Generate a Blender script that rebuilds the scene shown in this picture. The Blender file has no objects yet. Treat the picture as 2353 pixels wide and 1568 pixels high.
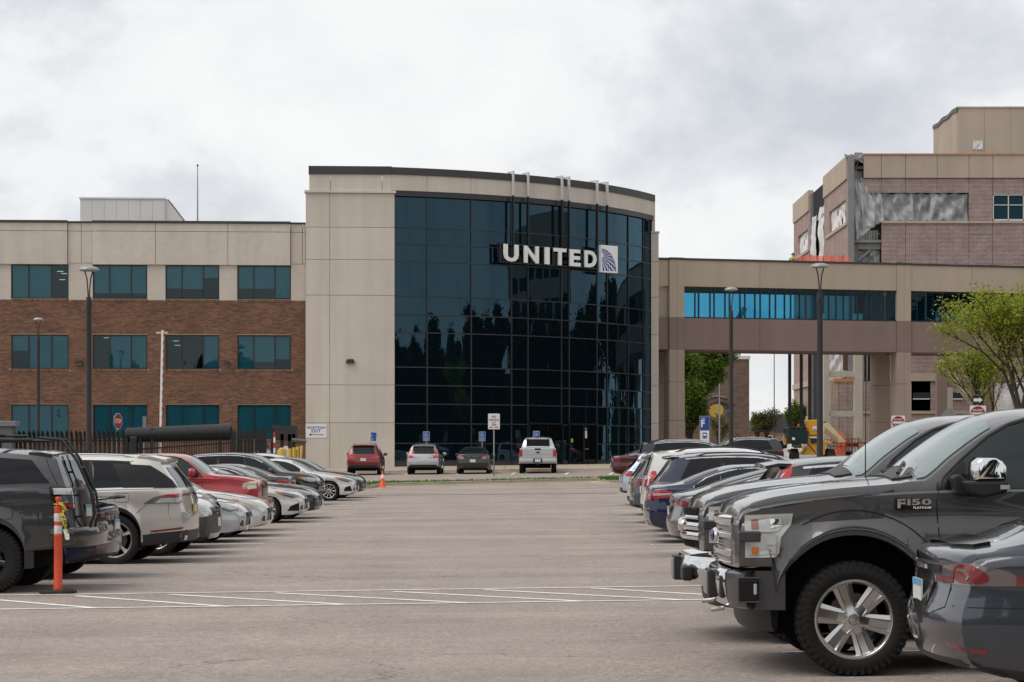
import bpy, bmesh, math, random
from mathutils import Vector, Matrix
from mathutils.bvhtree import BVHTree
random.seed(7)
SC = bpy.context.scene
COL = SC.collection
PI = math.pi
R_ = math.radians
# ------------------------------------------------------------------ camera
F = 5000.0      # focal length in units of a 2353 px wide picture
CX = 1176.5
HOR = 1055.0    # row of the horizon in that picture
CAMZ = 1.6
cam_data = bpy.data.cameras.new('camera')
cam = bpy.data.objects.new('camera', cam_data)
COL.objects.link(cam)
cam.location = (0, 0, CAMZ)
cam.rotation_euler = (R_(90), 0, 0)
cam_data.sensor_width = 36.0
cam_data.lens = F / 2353.0 * 36.0
cam_data.shift_y = (HOR - 784.0) / 2353.0
cam_data.clip_start = 0.1
cam_data.clip_end = 5000
SC.camera = cam
# ------------------------------------------------------------------ sky
SUN_EL, SUN_AZ = R_(56), R_(248)      # azimuth measured from +Y towards +X
world = bpy.data.worlds.new('World')
SC.world = world
world.use_nodes = True
nt = world.node_tree
nt.nodes.clear()
def wn(t, **k):
    n = nt.nodes.new(t)
    for a, b in k.items(): setattr(n, a, b)
    return n
wout = wn('ShaderNodeOutputWorld'); wbg = wn('ShaderNodeBackground')
wsky = wn('ShaderNodeTexSky', sky_type='NISHITA', sun_disc=False, sun_elevation=SUN_EL, sun_rotation=SUN_AZ)
wtc = wn('ShaderNodeTexCoord'); wmp = wn('ShaderNodeMapping')
wmp.inputs['Scale'].default_value = (12.0, 12.0, 17.0)
wmp.inputs['Location'].default_value = (3.1, 0.4, 1.7)
wnz = wn('ShaderNodeTexNoise'); wnz.inputs['Scale'].default_value = 0.62; wnz.inputs['Detail'].default_value = 8; wnz.inputs['Roughness'].default_value = 0.58
wnz.inputs['Distortion'].default_value = 0.12
wcr = wn('ShaderNodeValToRGB')
cr = wcr.color_ramp
cr.elements[0].position = 0.31; cr.elements[0].color = (0.50, 0.525, 0.565, 1)
cr.elements[1].position = 0.60; cr.elements[1].color = (0.785, 0.783, 0.778, 1)
e = cr.elements.new(0.43); e.color = (0.63, 0.643, 0.668, 1)
e = cr.elements.new(0.50); e.color = (0.735, 0.74, 0.745, 1)
wsc = wn('ShaderNodeVectorMath', operation='SCALE'); wsc.inputs['Scale'].default_value = 0.10
wmx = wn('ShaderNodeMixRGB'); wmx.inputs['Fac'].default_value = 0.94
L_ = nt.links.new
L_(wtc.outputs['Generated'], wmp.inputs['Vector']); L_(wmp.outputs['Vector'], wnz.inputs['Vector'])
L_(wnz.outputs['Fac'], wcr.inputs['Fac']); L_(wsky.outputs['Color'], wsc.inputs[0])
L_(wsc.outputs[0], wmx.inputs['Color1']); L_(wcr.outputs['Color'], wmx.inputs['Color2'])
L_(wmx.outputs['Color'], wbg.inputs['Color']); wbg.inputs['Strength'].default_value = 1.0
L_(wbg.outputs['Background'], wout.inputs['Surface'])
sun_d = bpy.data.lights.new('sun', 'SUN'); sun_d.energy = 1.5; sun_d.angle = R_(40); sun_d.color = (1.0, 0.96, 0.9)
sun = bpy.data.objects.new('sun', sun_d); COL.objects.link(sun)
sun.rotation_euler = (PI/2 - SUN_EL, 0, PI - SUN_AZ)
sun.location = (0, -50, 80)
SC.view_settings.view_transform = 'Standard'
SC.view_settings.look = 'None'
SC.view_settings.exposure = 0.32
SC.view_settings.gamma = 1.0
# ------------------------------------------------------------------ helpers
def s2l(c):
    c /= 255.0
    return c/12.92 if c <= 0.04045 else ((c+0.055)/1.055)**2.4
def C8(r, g, b, k=1.0):
    return tuple(min(0.9, s2l(c)*k) for c in (r, g, b))
MATS = {}
def new_mat(name):
    m = bpy.data.materials.new(name); m.use_nodes = True
    MATS[name] = m
    return m, m.node_tree, m.node_tree.nodes['Principled BSDF']
def M(name, col=None, rough=0.5, metal=0.0, spec=0.5, coat=0.0, vary=None, bump=None, streak=None, emit=None, ior=None, objvar=0.0, coat_rough=0.03):
    if name in MATS: return MATS[name]
    m, t, b = new_mat(name)
    N, L = t.nodes.new, t.links.new
    b.inputs['Base Color'].default_value = (*col, 1); b.inputs['Roughness'].default_value = rough
    b.inputs['Metallic'].default_value = metal; b.inputs['Specular IOR Level'].default_value = spec
    b.inputs['Coat Weight'].default_value = coat; b.inputs['Coat Roughness'].default_value = coat_rough
    if ior: b.inputs['IOR'].default_value = ior
    tc = N('ShaderNodeTexCoord')
    src = None
    def mul(fac_socket, lo, hi, prev):
        mr = N('ShaderNodeMapRange'); mr.inputs['To Min'].default_value = lo; mr.inputs['To Max'].default_value = hi
        mr.inputs['From Min'].default_value = 0.25; mr.inputs['From Max'].default_value = 0.75
        L(fac_socket, mr.inputs['Value'])
        mx = N('ShaderNodeVectorMath'); mx.operation = 'SCALE'
        if prev is None: mx.inputs[0].default_value = col
        else: L(prev, mx.inputs[0])
        L(mr.outputs[0], mx.inputs['Scale'])
        return mx.outputs[0]
    for v in ([vary] if vary and not isinstance(vary, list) else (vary or [])):
        nz = N('ShaderNodeTexNoise'); nz.inputs['Scale'].default_value = v[0]; nz.inputs['Detail'].default_value = 5
        nz.inputs['Roughness'].default_value = 0.6
        L(tc.outputs['Object'], nz.inputs['Vector'])
        src = mul(nz.outputs['Fac'], 1-v[1], 1+v[1], src)
    if streak:      # rain streaks: noise stretched along z
        mp = N('ShaderNodeMapping'); mp.inputs['Scale'].default_value = (streak[0], streak[0], streak[0]*0.06)
        nz = N('ShaderNodeTexNoise'); nz.inputs['Scale'].default_value = 1.0; nz.inputs['Detail'].default_value = 4
        L(tc.outputs['Object'], mp.inputs['Vector']); L(mp.outputs[0], nz.inputs['Vector'])
        src = mul(nz.outputs['Fac'], 1-streak[1], 1+streak[1], src)
    if objvar:      # panels differ slightly in tone
        oi = N('ShaderNodeObjectInfo'); mr = N('ShaderNodeMapRange'); mr.inputs['To Min'].default_value = 1-objvar; mr.inputs['To Max'].default_value = 1+objvar
        L(oi.outputs['Random'], mr.inputs['Value']); mx = N('ShaderNodeVectorMath'); mx.operation = 'SCALE'
        if src is None: mx.inputs[0].default_value = col
        else: L(src, mx.inputs[0])
        L(mr.outputs[0], mx.inputs['Scale']); src = mx.outputs[0]
    if src is not None: L(src, b.inputs['Base Color'])
    if bump:
        nz = N('ShaderNodeTexNoise'); nz.inputs['Scale'].default_value = bump[0]; nz.inputs['Detail'].default_value = 4
        bp = N('ShaderNodeBump'); bp.inputs['Strength'].default_value = bump[1]; bp.inputs['Distance'].default_value = bump[2] if len(bump) > 2 else 0.02
        L(tc.outputs['Object'], nz.inputs['Vector']); L(nz.outputs['Fac'], bp.inputs['Height']); L(bp.outputs['Normal'], b.inputs['Normal'])
    if emit:
        b.inputs['Emission Color'].default_value = (*emit[0], 1); b.inputs['Emission Strength'].default_value = emit[1]
    return m
def tinted_glass(name, tint, rough=0.0, refl=1.0, ior=1.5):
    m = bpy.data.materials.new(name); m.use_nodes = True; MATS[name] = m
    t = m.node_tree; t.nodes.clear(); N, L = t.nodes.new, t.links.new
    o = N('ShaderNodeOutputMaterial'); tr = N('ShaderNodeBsdfTransparent'); gl = N('ShaderNodeBsdfGlossy')
    fr = N('ShaderNodeFresnel'); fr.inputs['IOR'].default_value = ior; mx = N('ShaderNodeMixShader')
    tr.inputs['Color'].default_value = (*tint, 1); gl.inputs['Roughness'].default_value = rough
    gl.inputs['Color'].default_value = (refl, refl, refl, 1)
    tc = N('ShaderNodeTexCoord'); nz = N('ShaderNodeTexNoise'); nz.inputs['Scale'].default_value = 0.55; nz.inputs['Detail'].default_value = 1
    bp = N('ShaderNodeBump'); bp.inputs['Strength'].default_value = 0.25; bp.inputs['Distance'].default_value = 0.03
    L(tc.outputs['Object'], nz.inputs['Vector']); L(nz.outputs['Fac'], bp.inputs['Height']); L(bp.outputs['Normal'], gl.inputs['Normal'])
    L(fr.outputs[0], mx.inputs[0]); L(tr.outputs[0], mx.inputs[1]); L(gl.outputs[0], mx.inputs[2]); L(mx.outputs[0], o.inputs['Surface'])
    return m
def mirror_glass(name, base, refl_col, strength, wob=0.03, scale=0.5):
    """opaque coated facade glass: dark body + tinted wavy reflection"""
    m = bpy.data.materials.new(name); m.use_nodes = True; MATS[name] = m
    t = m.node_tree; t.nodes.clear(); N, L = t.nodes.new, t.links.new
    o = N('ShaderNodeOutputMaterial'); df = N('ShaderNodeBsdfDiffuse'); gl = N('ShaderNodeBsdfGlossy'); mx = N('ShaderNodeMixShader')
    lw = N('ShaderNodeFresnel'); lw.inputs['IOR'].default_value = strength
    df.inputs['Color'].default_value = (*base, 1); gl.inputs['Color'].default_value = (*refl_col, 1); gl.inputs['Roughness'].default_value = 0.0
    tc = N('ShaderNodeTexCoord'); nz = N('ShaderNodeTexNoise'); nz.inputs['Scale'].default_value = scale; nz.inputs['Detail'].default_value = 1.5
    bp = N('ShaderNodeBump'); bp.inputs['Strength'].default_value = 0.5; bp.inputs['Distance'].default_value = wob
    L(tc.outputs['Object'], nz.inputs['Vector']); L(nz.outputs['Fac'], bp.inputs['Height']); L(bp.outputs['Normal'], gl.inputs['Normal'])
    L(lw.outputs[0], mx.inputs[0]); L(df.outputs[0], mx.inputs[1]); L(gl.outputs[0], mx.inputs[2]); L(mx.outputs[0], o.inputs['Surface'])
    return m
def island_mat(name, cols, rough=0.85, jitter=0.12):
    """colour picked at random for every separate brick"""
    m, t, b = new_mat(name); N, L = t.nodes.new, t.links.new
    g = N('ShaderNodeNewGeometry'); oi = N('ShaderNodeObjectInfo'); ad = N('ShaderNodeMath'); ad.operation = 'ADD'
    fr = N('ShaderNodeMath'); fr.operation = 'FRACT'; r = N('ShaderNodeValToRGB'); r.color_ramp.interpolation = 'CONSTANT'
    els = r.color_ramp.elements; n = len(cols)
    els[0].color = (*cols[0], 1); els[1].position = 1.0/n; els[1].color = (*cols[1], 1)
    for i in range(2, n):
        q = els.new(i/n); q.color = (*cols[i], 1)
    L(g.outputs['Random Per Island'], ad.inputs[0]); L(oi.outputs['Random'], ad.inputs[1]); L(ad.outputs[0], fr.inputs[0]); L(fr.outputs[0], r.inputs[0])
    tc = N('ShaderNodeTexCoord'); nz = N('ShaderNodeTexNoise'); nz.inputs['Scale'].default_value = 0.7; nz.inputs['Detail'].default_value = 6
    mr = N('ShaderNodeMapRange'); mr.inputs['To Min'].default_value = 1-jitter*1.6; mr.inputs['To Max'].default_value = 1+jitter*1.6
    mr.inputs['From Min'].default_value = 0.3; mr.inputs['From Max'].default_value = 0.7
    L(tc.outputs['Object'], nz.inputs['Vector']); L(nz.outputs['Fac'], mr.inputs[0])
    sc = N('ShaderNodeVectorMath'); sc.operation = 'SCALE'; L(r.outputs[0], sc.inputs[0]); L(mr.outputs[0], sc.inputs['Scale'])
    L(sc.outputs[0], b.inputs['Base Color']); b.inputs['Roughness'].default_value = rough; b.inputs['Specular IOR Level'].default_value = 0.2
    return m
def brick_tex(name, c1, c2, mortar, bw, bh, axis='x', msize=0.012, blotch=0.18, efflo=0.0):
    """brick pattern for walls too far off to pick single bricks"""
    m, t, b = new_mat(name); N, L = t.nodes.new, t.links.new
    tc = N('ShaderNodeTexCoord'); sp = N('ShaderNodeSeparateXYZ'); cb = N('ShaderNodeCombineXYZ')
    L(tc.outputs['Object'], sp.inputs[0]); L(sp.outputs['X' if axis == 'x' else 'Y'], cb.inputs[0]); L(sp.outputs['Z'], cb.inputs[1])
    br = N('ShaderNodeTexBrick'); br.inputs['Scale'].default_value = 1.0; br.inputs['Brick Width'].default_value = bw; br.inputs['Row Height'].default_value = bh
    br.inputs['Mortar Size'].default_value = msize; br.inputs['Color1'].default_value = (*c1, 1); br.inputs['Color2'].default_value = (*c2, 1); br.inputs['Mortar'].default_value = (*mortar, 1)
    L(cb.outputs[0], br.inputs['Vector'])
    nz = N('ShaderNodeTexNoise'); nz.inputs['Scale'].default_value = 0.9; nz.inputs['Detail'].default_value = 7; nz.inputs['Roughness'].default_value = 0.65
    L(tc.outputs['Object'], nz.inputs['Vector'])
    mr = N('ShaderNodeMapRange'); mr.inputs['From Min'].default_value = 0.3; mr.inputs['From Max'].default_value = 0.7; mr.inputs['To Min'].default_value = 1-blotch; mr.inputs['To Max'].default_value = 1+blotch
    L(nz.outputs['Fac'], mr.inputs[0]); sc = N('ShaderNodeVectorMath'); sc.operation = 'SCALE'
    L(br.outputs['Color'], sc.inputs[0]); L(mr.outputs[0], sc.inputs['Scale'])
    if efflo:
        n2 = N('ShaderNodeTexNoise'); n2.inputs['Scale'].default_value = 0.55; n2.inputs['Detail'].default_value = 8; n2.inputs['Roughness'].default_value = 0.7
        L(tc.outputs['Object'], n2.inputs['Vector'])
        m2 = N('ShaderNodeMapRange'); m2.inputs['From Min'].default_value = 0.52; m2.inputs['From Max'].default_value = 0.75; m2.inputs['To Max'].default_value = efflo
        L(n2.outputs['Fac'], m2.inputs[0]); mx = N('ShaderNodeMixRGB'); mx.inputs['Color2'].default_value = (0.42, 0.38, 0.37, 1)
        L(m2.outputs[0], mx.inputs['Fac']); L(sc.outputs[0], mx.inputs['Color1']); L(mx.outputs[0], b.inputs['Base Color'])
    else: L(sc.outputs[0], b.inputs['Base Color'])
    bp = N('ShaderNodeBump'); bp.inputs['Strength'].default_value = 0.6; bp.inputs['Distance'].default_value = 0.01; bp.invert = True
    L(br.outputs['Fac'], bp.inputs['Height']); L(bp.outputs[0], b.inputs['Normal'])
    b.inputs['Roughness'].default_value = 0.9; b.inputs['Specular IOR Level'].default_value = 0.2
    return m

class MB:
    def __init__(s): s.v = []; s.f = []; s.m = []
    def add(s, vs, fs, mi=0):
        o = len(s.v); s.v += [tuple(v) for v in vs]
        for f in fs: s.f.append(tuple(i+o for i in f)); s.m.append(mi)
        return s
    def quad(s, a, b, c, d, mi=0): return s.add((a, b, c, d), ((0, 1, 2, 3),), mi)
    def box(s, x0, x1, y0, y1, z0, z1, mi=0):
        return s.add([(x, y, z) for z in (z0, z1) for y in (y0, y1) for x in (x0, x1)],
                     ((0, 2, 3, 1), (4, 5, 7, 6), (0, 1, 5, 4), (2, 6, 7, 3), (0, 4, 6, 2), (1, 3, 7, 5)), mi)
    def bar(s, a, b, w, h, mi=0, up=(0, 0, 1)):
        """box of section w x h along the line a-b"""
        a = Vector(a); b = Vector(b); d = (b-a).normalized(); u = Vector(up)
        if abs(d.dot(u)) > 0.98: u = Vector((0, 1, 0))
        r = d.cross(u).normalized(); u = r.cross(d).normalized()
        P = []
        for p in (a, b):
            for i, j in ((-1, -1), (1, -1), (1, 1), (-1, 1)): P.append(p + r*(i*w/2) + u*(j*h/2))
        return s.add(P, ((3, 2, 1, 0), (4, 5, 6, 7), (0, 1, 5, 4), (1, 2, 6, 5), (2, 3, 7, 6), (3, 0, 4, 7)), mi)
    def tube(s, pts, r, n=8, mi=0, caps=True):
        pts = [Vector(p) for p in pts]; k = len(pts)
        rs = r if isinstance(r, (list, tuple)) else [r]*k
        o = len(s.v); ref = None
        for i, p in enumerate(pts):
            d = (pts[min(i+1, k-1)] - pts[max(i-1, 0)]).normalized()
            if ref is None or abs(d.dot(ref)) > 0.95:
                ref = Vector((0, 0, 1)) if abs(d.z) < 0.9 else Vector((1, 0, 0))
            a = d.cross(ref).normalized(); b = d.cross(a).normalized()
            for j in range(n):
                t = 2*PI*j/n; s.v.append(tuple(p + a*(math.cos(t)*rs[i]) + b*(math.sin(t)*rs[i])))
        for i in range(k-1):
            for j in range(n):
                j2 = (j+1) % n
                s.f.append((o+i*n+j, o+i*n+j2, o+(i+1)*n+j2, o+(i+1)*n+j)); s.m.append(mi)
        if caps:
            s.f.append(tuple(o+j for j in range(n-1, -1, -1))); s.m.append(mi)
            s.f.append(tuple(o+(k-1)*n+j for j in range(n))); s.m.append(mi)
        return s
    def lathe(s, prof, n=24, axis='z', mi=0, c=(0, 0, 0), close=False):
        o = len(s.v); k = len(prof)
        for j in range(n):
            t = 2*PI*j/n
            for r, h in prof:
                q = {'z': (r*math.cos(t), r*math.sin(t), h), 'y': (r*math.cos(t), h, r*math.sin(t)), 'x': (h, r*math.cos(t), r*math.sin(t))}[axis]
                s.v.append((q[0]+c[0], q[1]+c[1], q[2]+c[2]))
        for j in range(n):
            j2 = (j+1) % n
            for i in range(k if close else k-1):
                i2 = (i+1) % k
                s.f.append((o+j*k+i, o+j2*k+i, o+j2*k+i2, o+j*k+i2)); s.m.append(mi)
        return s
    def prism(s, poly, h0, h1, plane='xz', mi=0):
        """extrude a 2-D outline; plane xz -> along y, xy -> along z, yz -> along x"""
        def q(a, b, h): return {'xz': (a, h, b), 'xy': (a, b, h), 'yz': (h, a, b)}[plane]
        n = len(poly); o = len(s.v)
        s.v += [q(a, b, h0) for a, b in poly] + [q(a, b, h1) for a, b in poly]
        s.f.append(tuple(range(o, o+n))); s.f.append(tuple(range(o+2*n-1, o+n-1, -1))); s.m += [mi, mi]
        for i in range(n):
            j = (i+1) % n; s.f.append((o+i, o+n+i, o+n+j, o+j)); s.m.append(mi)
        return s
    def xf(s, mat):
        s.v = [tuple(mat @ Vector(v)) for v in s.v]; return s
    def mesh(s, name, mats, smooth=None):
        me = bpy.data.meshes.new(name)
        me.from_pydata(s.v, [], s.f)
        for m in (mats if isinstance(mats, (list, tuple)) else [mats]): me.materials.append(m)
        if any(s.m): me.polygons.foreach_set('material_index', s.m)
        bm = bmesh.new(); bm.from_mesh(me); bmesh.ops.recalc_face_normals(bm, faces=bm.faces); bm.to_mesh(me); bm.free()
        if smooth is not None:
            me.polygons.foreach_set('use_smooth', [True]*len(me.polygons))
            if smooth < 179: me.set_sharp_from_angle(angle=R_(smooth))
        me.update()
        return me
    def build(s, name, mats, parent=None, smooth=None, bevel=None):
        return link(name, s.mesh(name, mats, smooth), parent, bevel)
def link(name, me, parent=None, bevel=None):
    o = bpy.data.objects.new(name, me); COL.objects.link(o)
    if parent is not None: o.parent = parent
    if bevel:
        b = o.modifiers.new('bevel', 'BEVEL'); b.width = bevel; b.segments = 2; b.limit_method = 'ANGLE'; b.angle_limit = R_(40)
    return o
def tag(o, label, cat, group=None):
    o['label'] = label; o['category'] = cat
    if group: o['group'] = group
    return o
def thing(name, label, cat, loc=(0, 0, 0), rz=0.0, group=None):
    o = bpy.data.objects.new(name, None); COL.objects.link(o)
    o.empty_display_size = 0.2; o.location = loc; o.rotation_euler = (0, 0, rz)
    return tag(o, label, cat, group)
def struct(o):
    o['kind'] = 'structure'; return o
def stuff(o):
    o['kind'] = 'stuff'; return o
def copy_tree(o, parent=None):
    c = o.copy(); COL.objects.link(c); c.parent = parent
    for ch in [x for x in bpy.data.objects if x.parent is o]: copy_tree(ch, c)
    return c
_tx = {}
def text_mb(txt, size, ext=0.01, bold=0.0, sx=1.0, font_shear=0.0):
    """upright lettering in the xz plane, centred on the origin, facing -y"""
    cu = bpy.data.curves.new('lettering', 'FONT'); cu.body = txt; cu.size = size; cu.extrude = ext; cu.offset = bold
    cu.align_x = 'CENTER'; cu.align_y = 'CENTER'; cu.resolution_u = 3; cu.shear = font_shear
    ob = bpy.data.objects.new('lettering', cu); COL.objects.link(ob)
    dg = bpy.context.evaluated_depsgraph_get()
    me = bpy.data.meshes.new_from_object(ob.evaluated_get(dg))
    mb = MB(); mb.add([(v.co.x*sx, -v.co.z, v.co.y) for v in me.vertices], [tuple(p.vertices) for p in me.polygons])
    bpy.data.objects.remove(ob); bpy.data.meshes.remove(me); bpy.data.curves.remove(cu)
    if mb.v:
        xs = [v[0] for v in mb.v]; zs = [v[2] for v in mb.v]; ox = (min(xs)+max(xs))/2; oz = (min(zs)+max(zs))/2
        mb.v = [(a-ox, b, c-oz) for a, b, c in mb.v]
    return mb
def fit_text(txt, w, h, ext=0.01, bold=0.0):
    mb = text_mb(txt, 1.0, ext, bold)
    xs = [v[0] for v in mb.v]; zs = [v[2] for v in mb.v]
    kx = w/(max(xs)-min(xs)); kz = h/(max(zs)-min(zs))
    mb.v = [(a*kx, b, c*kz) for a, b, c in mb.v]
    return mb
# image position -> world at a chosen distance
def PX(xd, D): return (xd-CX)/F*D
def PZ(yd, D): return CAMZ + (HOR-yd)/F*D
def PT(xd, yd, D): return (PX(xd, D), D, PZ(yd, D))
def pchip(pts):
    xs = [p[0] for p in pts]; ys = [p[1] for p in pts]; n = len(xs)
    if n == 1: return lambda x: ys[0]
    h = [xs[i+1]-xs[i] for i in range(n-1)]; d = [(ys[i+1]-ys[i])/h[i] for i in range(n-1)]
    m = [0.0]*n; m[0] = d[0]; m[-1] = d[-1]
    for i in range(1, n-1):
        if d[i-1]*d[i] > 0:
            w1 = 2*h[i]+h[i-1]; w2 = h[i]+2*h[i-1]; m[i] = (w1+w2)/(w1/d[i-1]+w2/d[i])
    def f(x):
        if x <= xs[0]: return ys[0]
        if x >= xs[-1]: return ys[-1]
        i = 0
        while x > xs[i+1]: i += 1
        t = (x-xs[i])/h[i]; t2 = t*t; t3 = t2*t
        return (2*t3-3*t2+1)*ys[i] + (t3-2*t2+t)*h[i]*m[i] + (-2*t3+3*t2)*ys[i+1] + (t3-t2)*h[i]*m[i+1]
    return f
_rise = pchip([(-400, 0.0), (40, 0.0), (76, 0.22), (100, 0.60), (122, 0.90), (131, 1.0), (150, 1.05), (3000, 1.05)])
def ZG(X, D):
    """height of the car park surface"""
    return 0.010*max(-35.0, min(30.0, X)) + _rise(D)
AISLE = 0.015    # the aisle runs slightly to the right of the view axis
# ================================================================== setting
def GP(xd, yd):
    """point of the car park surface seen at an image position"""
    D = 60.0
    for _ in range(60):
        D = 0.5*D + 0.5*max(5.0, (CAMZ-ZG(PX(xd, D), D))*F/(yd-HOR))
    X = PX(xd, D)
    return (X, D, ZG(X, D))
def asphalt_material():
    m, t, b = new_mat('asphalt'); N, L = t.nodes.new, t.links.new
    tc = N('ShaderNodeTexCoord')
    def noise(sc, det=4, vec=None, rough=0.6):
        n = N('ShaderNodeTexNoise'); n.inputs['Scale'].default_value = sc; n.inputs['Detail'].default_value = det; n.inputs['Roughness'].default_value = rough
        L(vec or tc.outputs['Object'], n.inputs['Vector']); return n.outputs['Fac']
    def rng(v, a, b_, lo=0.3, hi=0.7):
        r = N('ShaderNodeMapRange'); r.inputs['From Min'].default_value = lo; r.inputs['From Max'].default_value = hi
        r.inputs['To Min'].default_value = a; r.inputs['To Max'].default_value = b_; L(v, r.inputs[0]); return r.outputs[0]
    def mul(a, b_):
        n = N('ShaderNodeMath'); n.operation = 'MULTIPLY'; L(a, n.inputs[0]); L(b_, n.inputs[1]); return n.outputs[0]
    mp = N('ShaderNodeMapping'); mp.inputs['Scale'].default_value = (0.05, 0.55, 1)     # sweeps laid across the aisle
    L(tc.outputs['Object'], mp.inputs['Vector'])
    mp2 = N('ShaderNodeMapping'); mp2.inputs['Scale'].default_value = (0.9, 0.07, 1)    # tyre wear along the aisle
    L(tc.outputs['Object'], mp2.inputs['Vector'])
    grain = rng(noise(55, 3), 0.66, 1.34)
    fine = rng(noise(18, 4), 0.80, 1.20)
    patch = rng(noise(0.35, 5), 0.90, 1.10)
    lanes = rng(noise(1, 4, mp.outputs[0]), 0.87, 1.09)
    wear = rng(noise(1, 3, mp2.outputs[0]), 0.94, 1.05)
    mid = rng(noise(4.5, 5), 0.93, 1.07); stain = rng(noise(0.9, 6, None, .7), 0.88, 1.01, .30, .46)
    f = mul(mul(mul(mul(mul(mul(grain, fine), patch), lanes), wear), mid), stain)
    # dark tar seams and hairline cracks
    vo = N('ShaderNodeTexVoronoi'); vo.feature = 'DISTANCE_TO_EDGE'; vo.inputs['Scale'].default_value = 0.16
    nz = N('ShaderNodeTexNoise'); nz.inputs['Scale'].default_value = 1.3; nz.inputs['Detail'].default_value = 6
    L(tc.outputs['Object'], nz.inputs['Vector'])
    av = N('ShaderNodeVectorMath'); av.operation = 'MULTIPLY_ADD'; av.inputs[1].default_value = (1.4, 1.4, 0); L(nz.outputs['Color'], av.inputs[0]); L(tc.outputs['Object'], av.inputs[2])
    L(av.outputs[0], vo.inputs['Vector'])
    crack = rng(vo.outputs['Distance'], 0.45, 1.0, 0.0, 0.0035)
    gate = rng(noise(0.22, 2), 0.0, 1.0, 0.50, 0.56)
    mixc = N('ShaderNodeMix'); mixc.data_type = 'FLOAT'; L(gate, mixc.inputs[0]); mixc.inputs[2].default_value = 1.0; L(crack, mixc.inputs[3])
    f = mul(f, mixc.outputs[0])
    # oil drips
    v2 = N('ShaderNodeTexVoronoi'); v2.inputs['Scale'].default_value = 0.8; L(tc.outputs['Object'], v2.inputs['Vector'])
    f = mul(f, rng(v2.outputs['Distance'], 0.6, 1.0, 0.015, 0.05))
    sc = N('ShaderNodeVectorMath'); sc.operation = 'SCALE'; sc.inputs[0].default_value = ASPH; L(f, sc.inputs['Scale'])
    L(sc.outputs[0], b.inputs['Base Color']); b.inputs['Roughness'].default_value = 0.9; b.inputs['Specular IOR Level'].default_value = 0.25
    bp = N('ShaderNodeBump'); bp.inputs['Strength'].default_value = 0.5; bp.inputs['Distance'].default_value = 0.006
    n3 = N('ShaderNodeTexNoise'); n3.inputs['Scale'].default_value = 90; n3.inputs['Detail'].default_value = 3; L(tc.outputs['Object'], n3.inputs['Vector'])
    L(n3.outputs['Fac'], bp.inputs['Height']); L(bp.outputs[0], b.inputs['Normal'])
    return m
ASPH = (0.292, 0.246, 0.216)
M('tar', (.13, .115, .105), .85, vary=[(2, .2), (20, .2)])
asphalt_material()
M('concrete_kerb', C8(172, 160, 142, 0.95), 0.9, spec=0.2, vary=[(0.8, 0.16), (14, 0.12)], bump=(60, 0.3))
M('sidewalk', C8(168, 155, 138, 0.95), 0.9, spec=0.2, vary=[(0.5, 0.10), (9, 0.08)])
M('line_paint', (0.74, 0.72, 0.68), 0.8, spec=0.2, vary=[(4, 0.22), (40, 0.18)])
M('grass_soil', (0.055, 0.095, 0.022), 1.0, spec=0.1, vary=[(3, 0.35), (30, 0.3)])
M('grass_blade', (0.075, 0.155, 0.022), 0.8, spec=0.2, vary=[(2, 0.4)])

xs = [-900, -400, -150, -80, -35, -25, -15, -10, -5, 0, 5, 10, 15, 20, 30, 45, 80, 150, 400, 900]
ds = [-500, -200, -80, -30, -10] + list(range(0, 40, 5)) + [40 + 2.5*i for i in range(45)] + [160, 200, 300, 600, 1200, 2600]
mb = MB(); nx = len(xs)
for d in ds:
    for x in xs: mb.v.append((x, d, ZG(x, d)))
for i in range(len(ds)-1):
    for j in range(nx-1):
        mb.f.append((i*nx+j, i*nx+j+1, (i+1)*nx+j+1, (i+1)*nx+j)); mb.m.append(0)
ground = struct(mb.build('parking_lot', MATS['asphalt'], smooth=180))
def strip(a, b, w, name='painted_line', mat='line_paint', lift=0.005, n=None):
    """flat ribbon on the ground between two (X, D) points"""
    a = Vector(a[:2]); b = Vector(b[:2]); d = (b-a); ln = d.length; d.normalize(); r = Vector((d.y, -d.x))*(w/2)
    n = n or max(1, int(ln/1.2)); mb = MB()
    for i in range(n+1):
        p = a + d*(ln*i/n)
        for q in (p-r, p+r): mb.v.append((q.x, q.y, ZG(q.x, q.y)+lift))
    for i in range(n): mb.f.append((2*i, 2*i+1, 2*i+3, 2*i+2)); mb.m.append(0)
    return mb.build(name, MATS[mat], ground)
def row_end(side, D):
    return (-5.05 + AISLE*(D-28.7)) if side < 0 else (2.45 + AISLE*(D-34.3))
for k in range(-4, 25):
    D = 28.7 + 2.72*k
    if D > 27.5: xe = row_end(-1, D); strip((xe, D), (xe-5.6, D+0.08), 0.10)
for k in range(-7, 22):
    D = 34.3 + 2.76*k
    xe = row_end(1, D)
    strip((xe, D), (xe+5.6, D-0.08), 0.10)
# hatched no-parking strip across the aisle
def hz(x, y): return (x*0.659, (2300+1.1474*y)/1.7408)
for (a, b) in (((-400, 78), (2560, 38)), ((-400, 127), (2560, 86))):
    pa, pb = GP(*hz(*a)), GP(*hz(*b)); strip(pa, pb, 0.10, lift=0.006)
for (a, b) in (((-420, 85), (-100, 121)), ((-60, 84), (335, 117)), ((262, 74), (800, 112)), ((590, 69), (1215, 105)), ((960, 64), (1640, 99)), ((1370, 59), (2030, 93)), ((1690, 53), (2380, 88)), ((2060, 47), (2700, 84))):
    pa, pb = GP(*hz(*a)), GP(*hz(*b)); strip(pa, pb, 0.10)
# accessible-bay ticks in front of the entrance
for x in (690, 812, 932, 1050, 1175, 1298, 1400):
    p = GP(x, 1091); q = GP(x+9, 1086.5); strip(p, q, 0.12)
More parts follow.
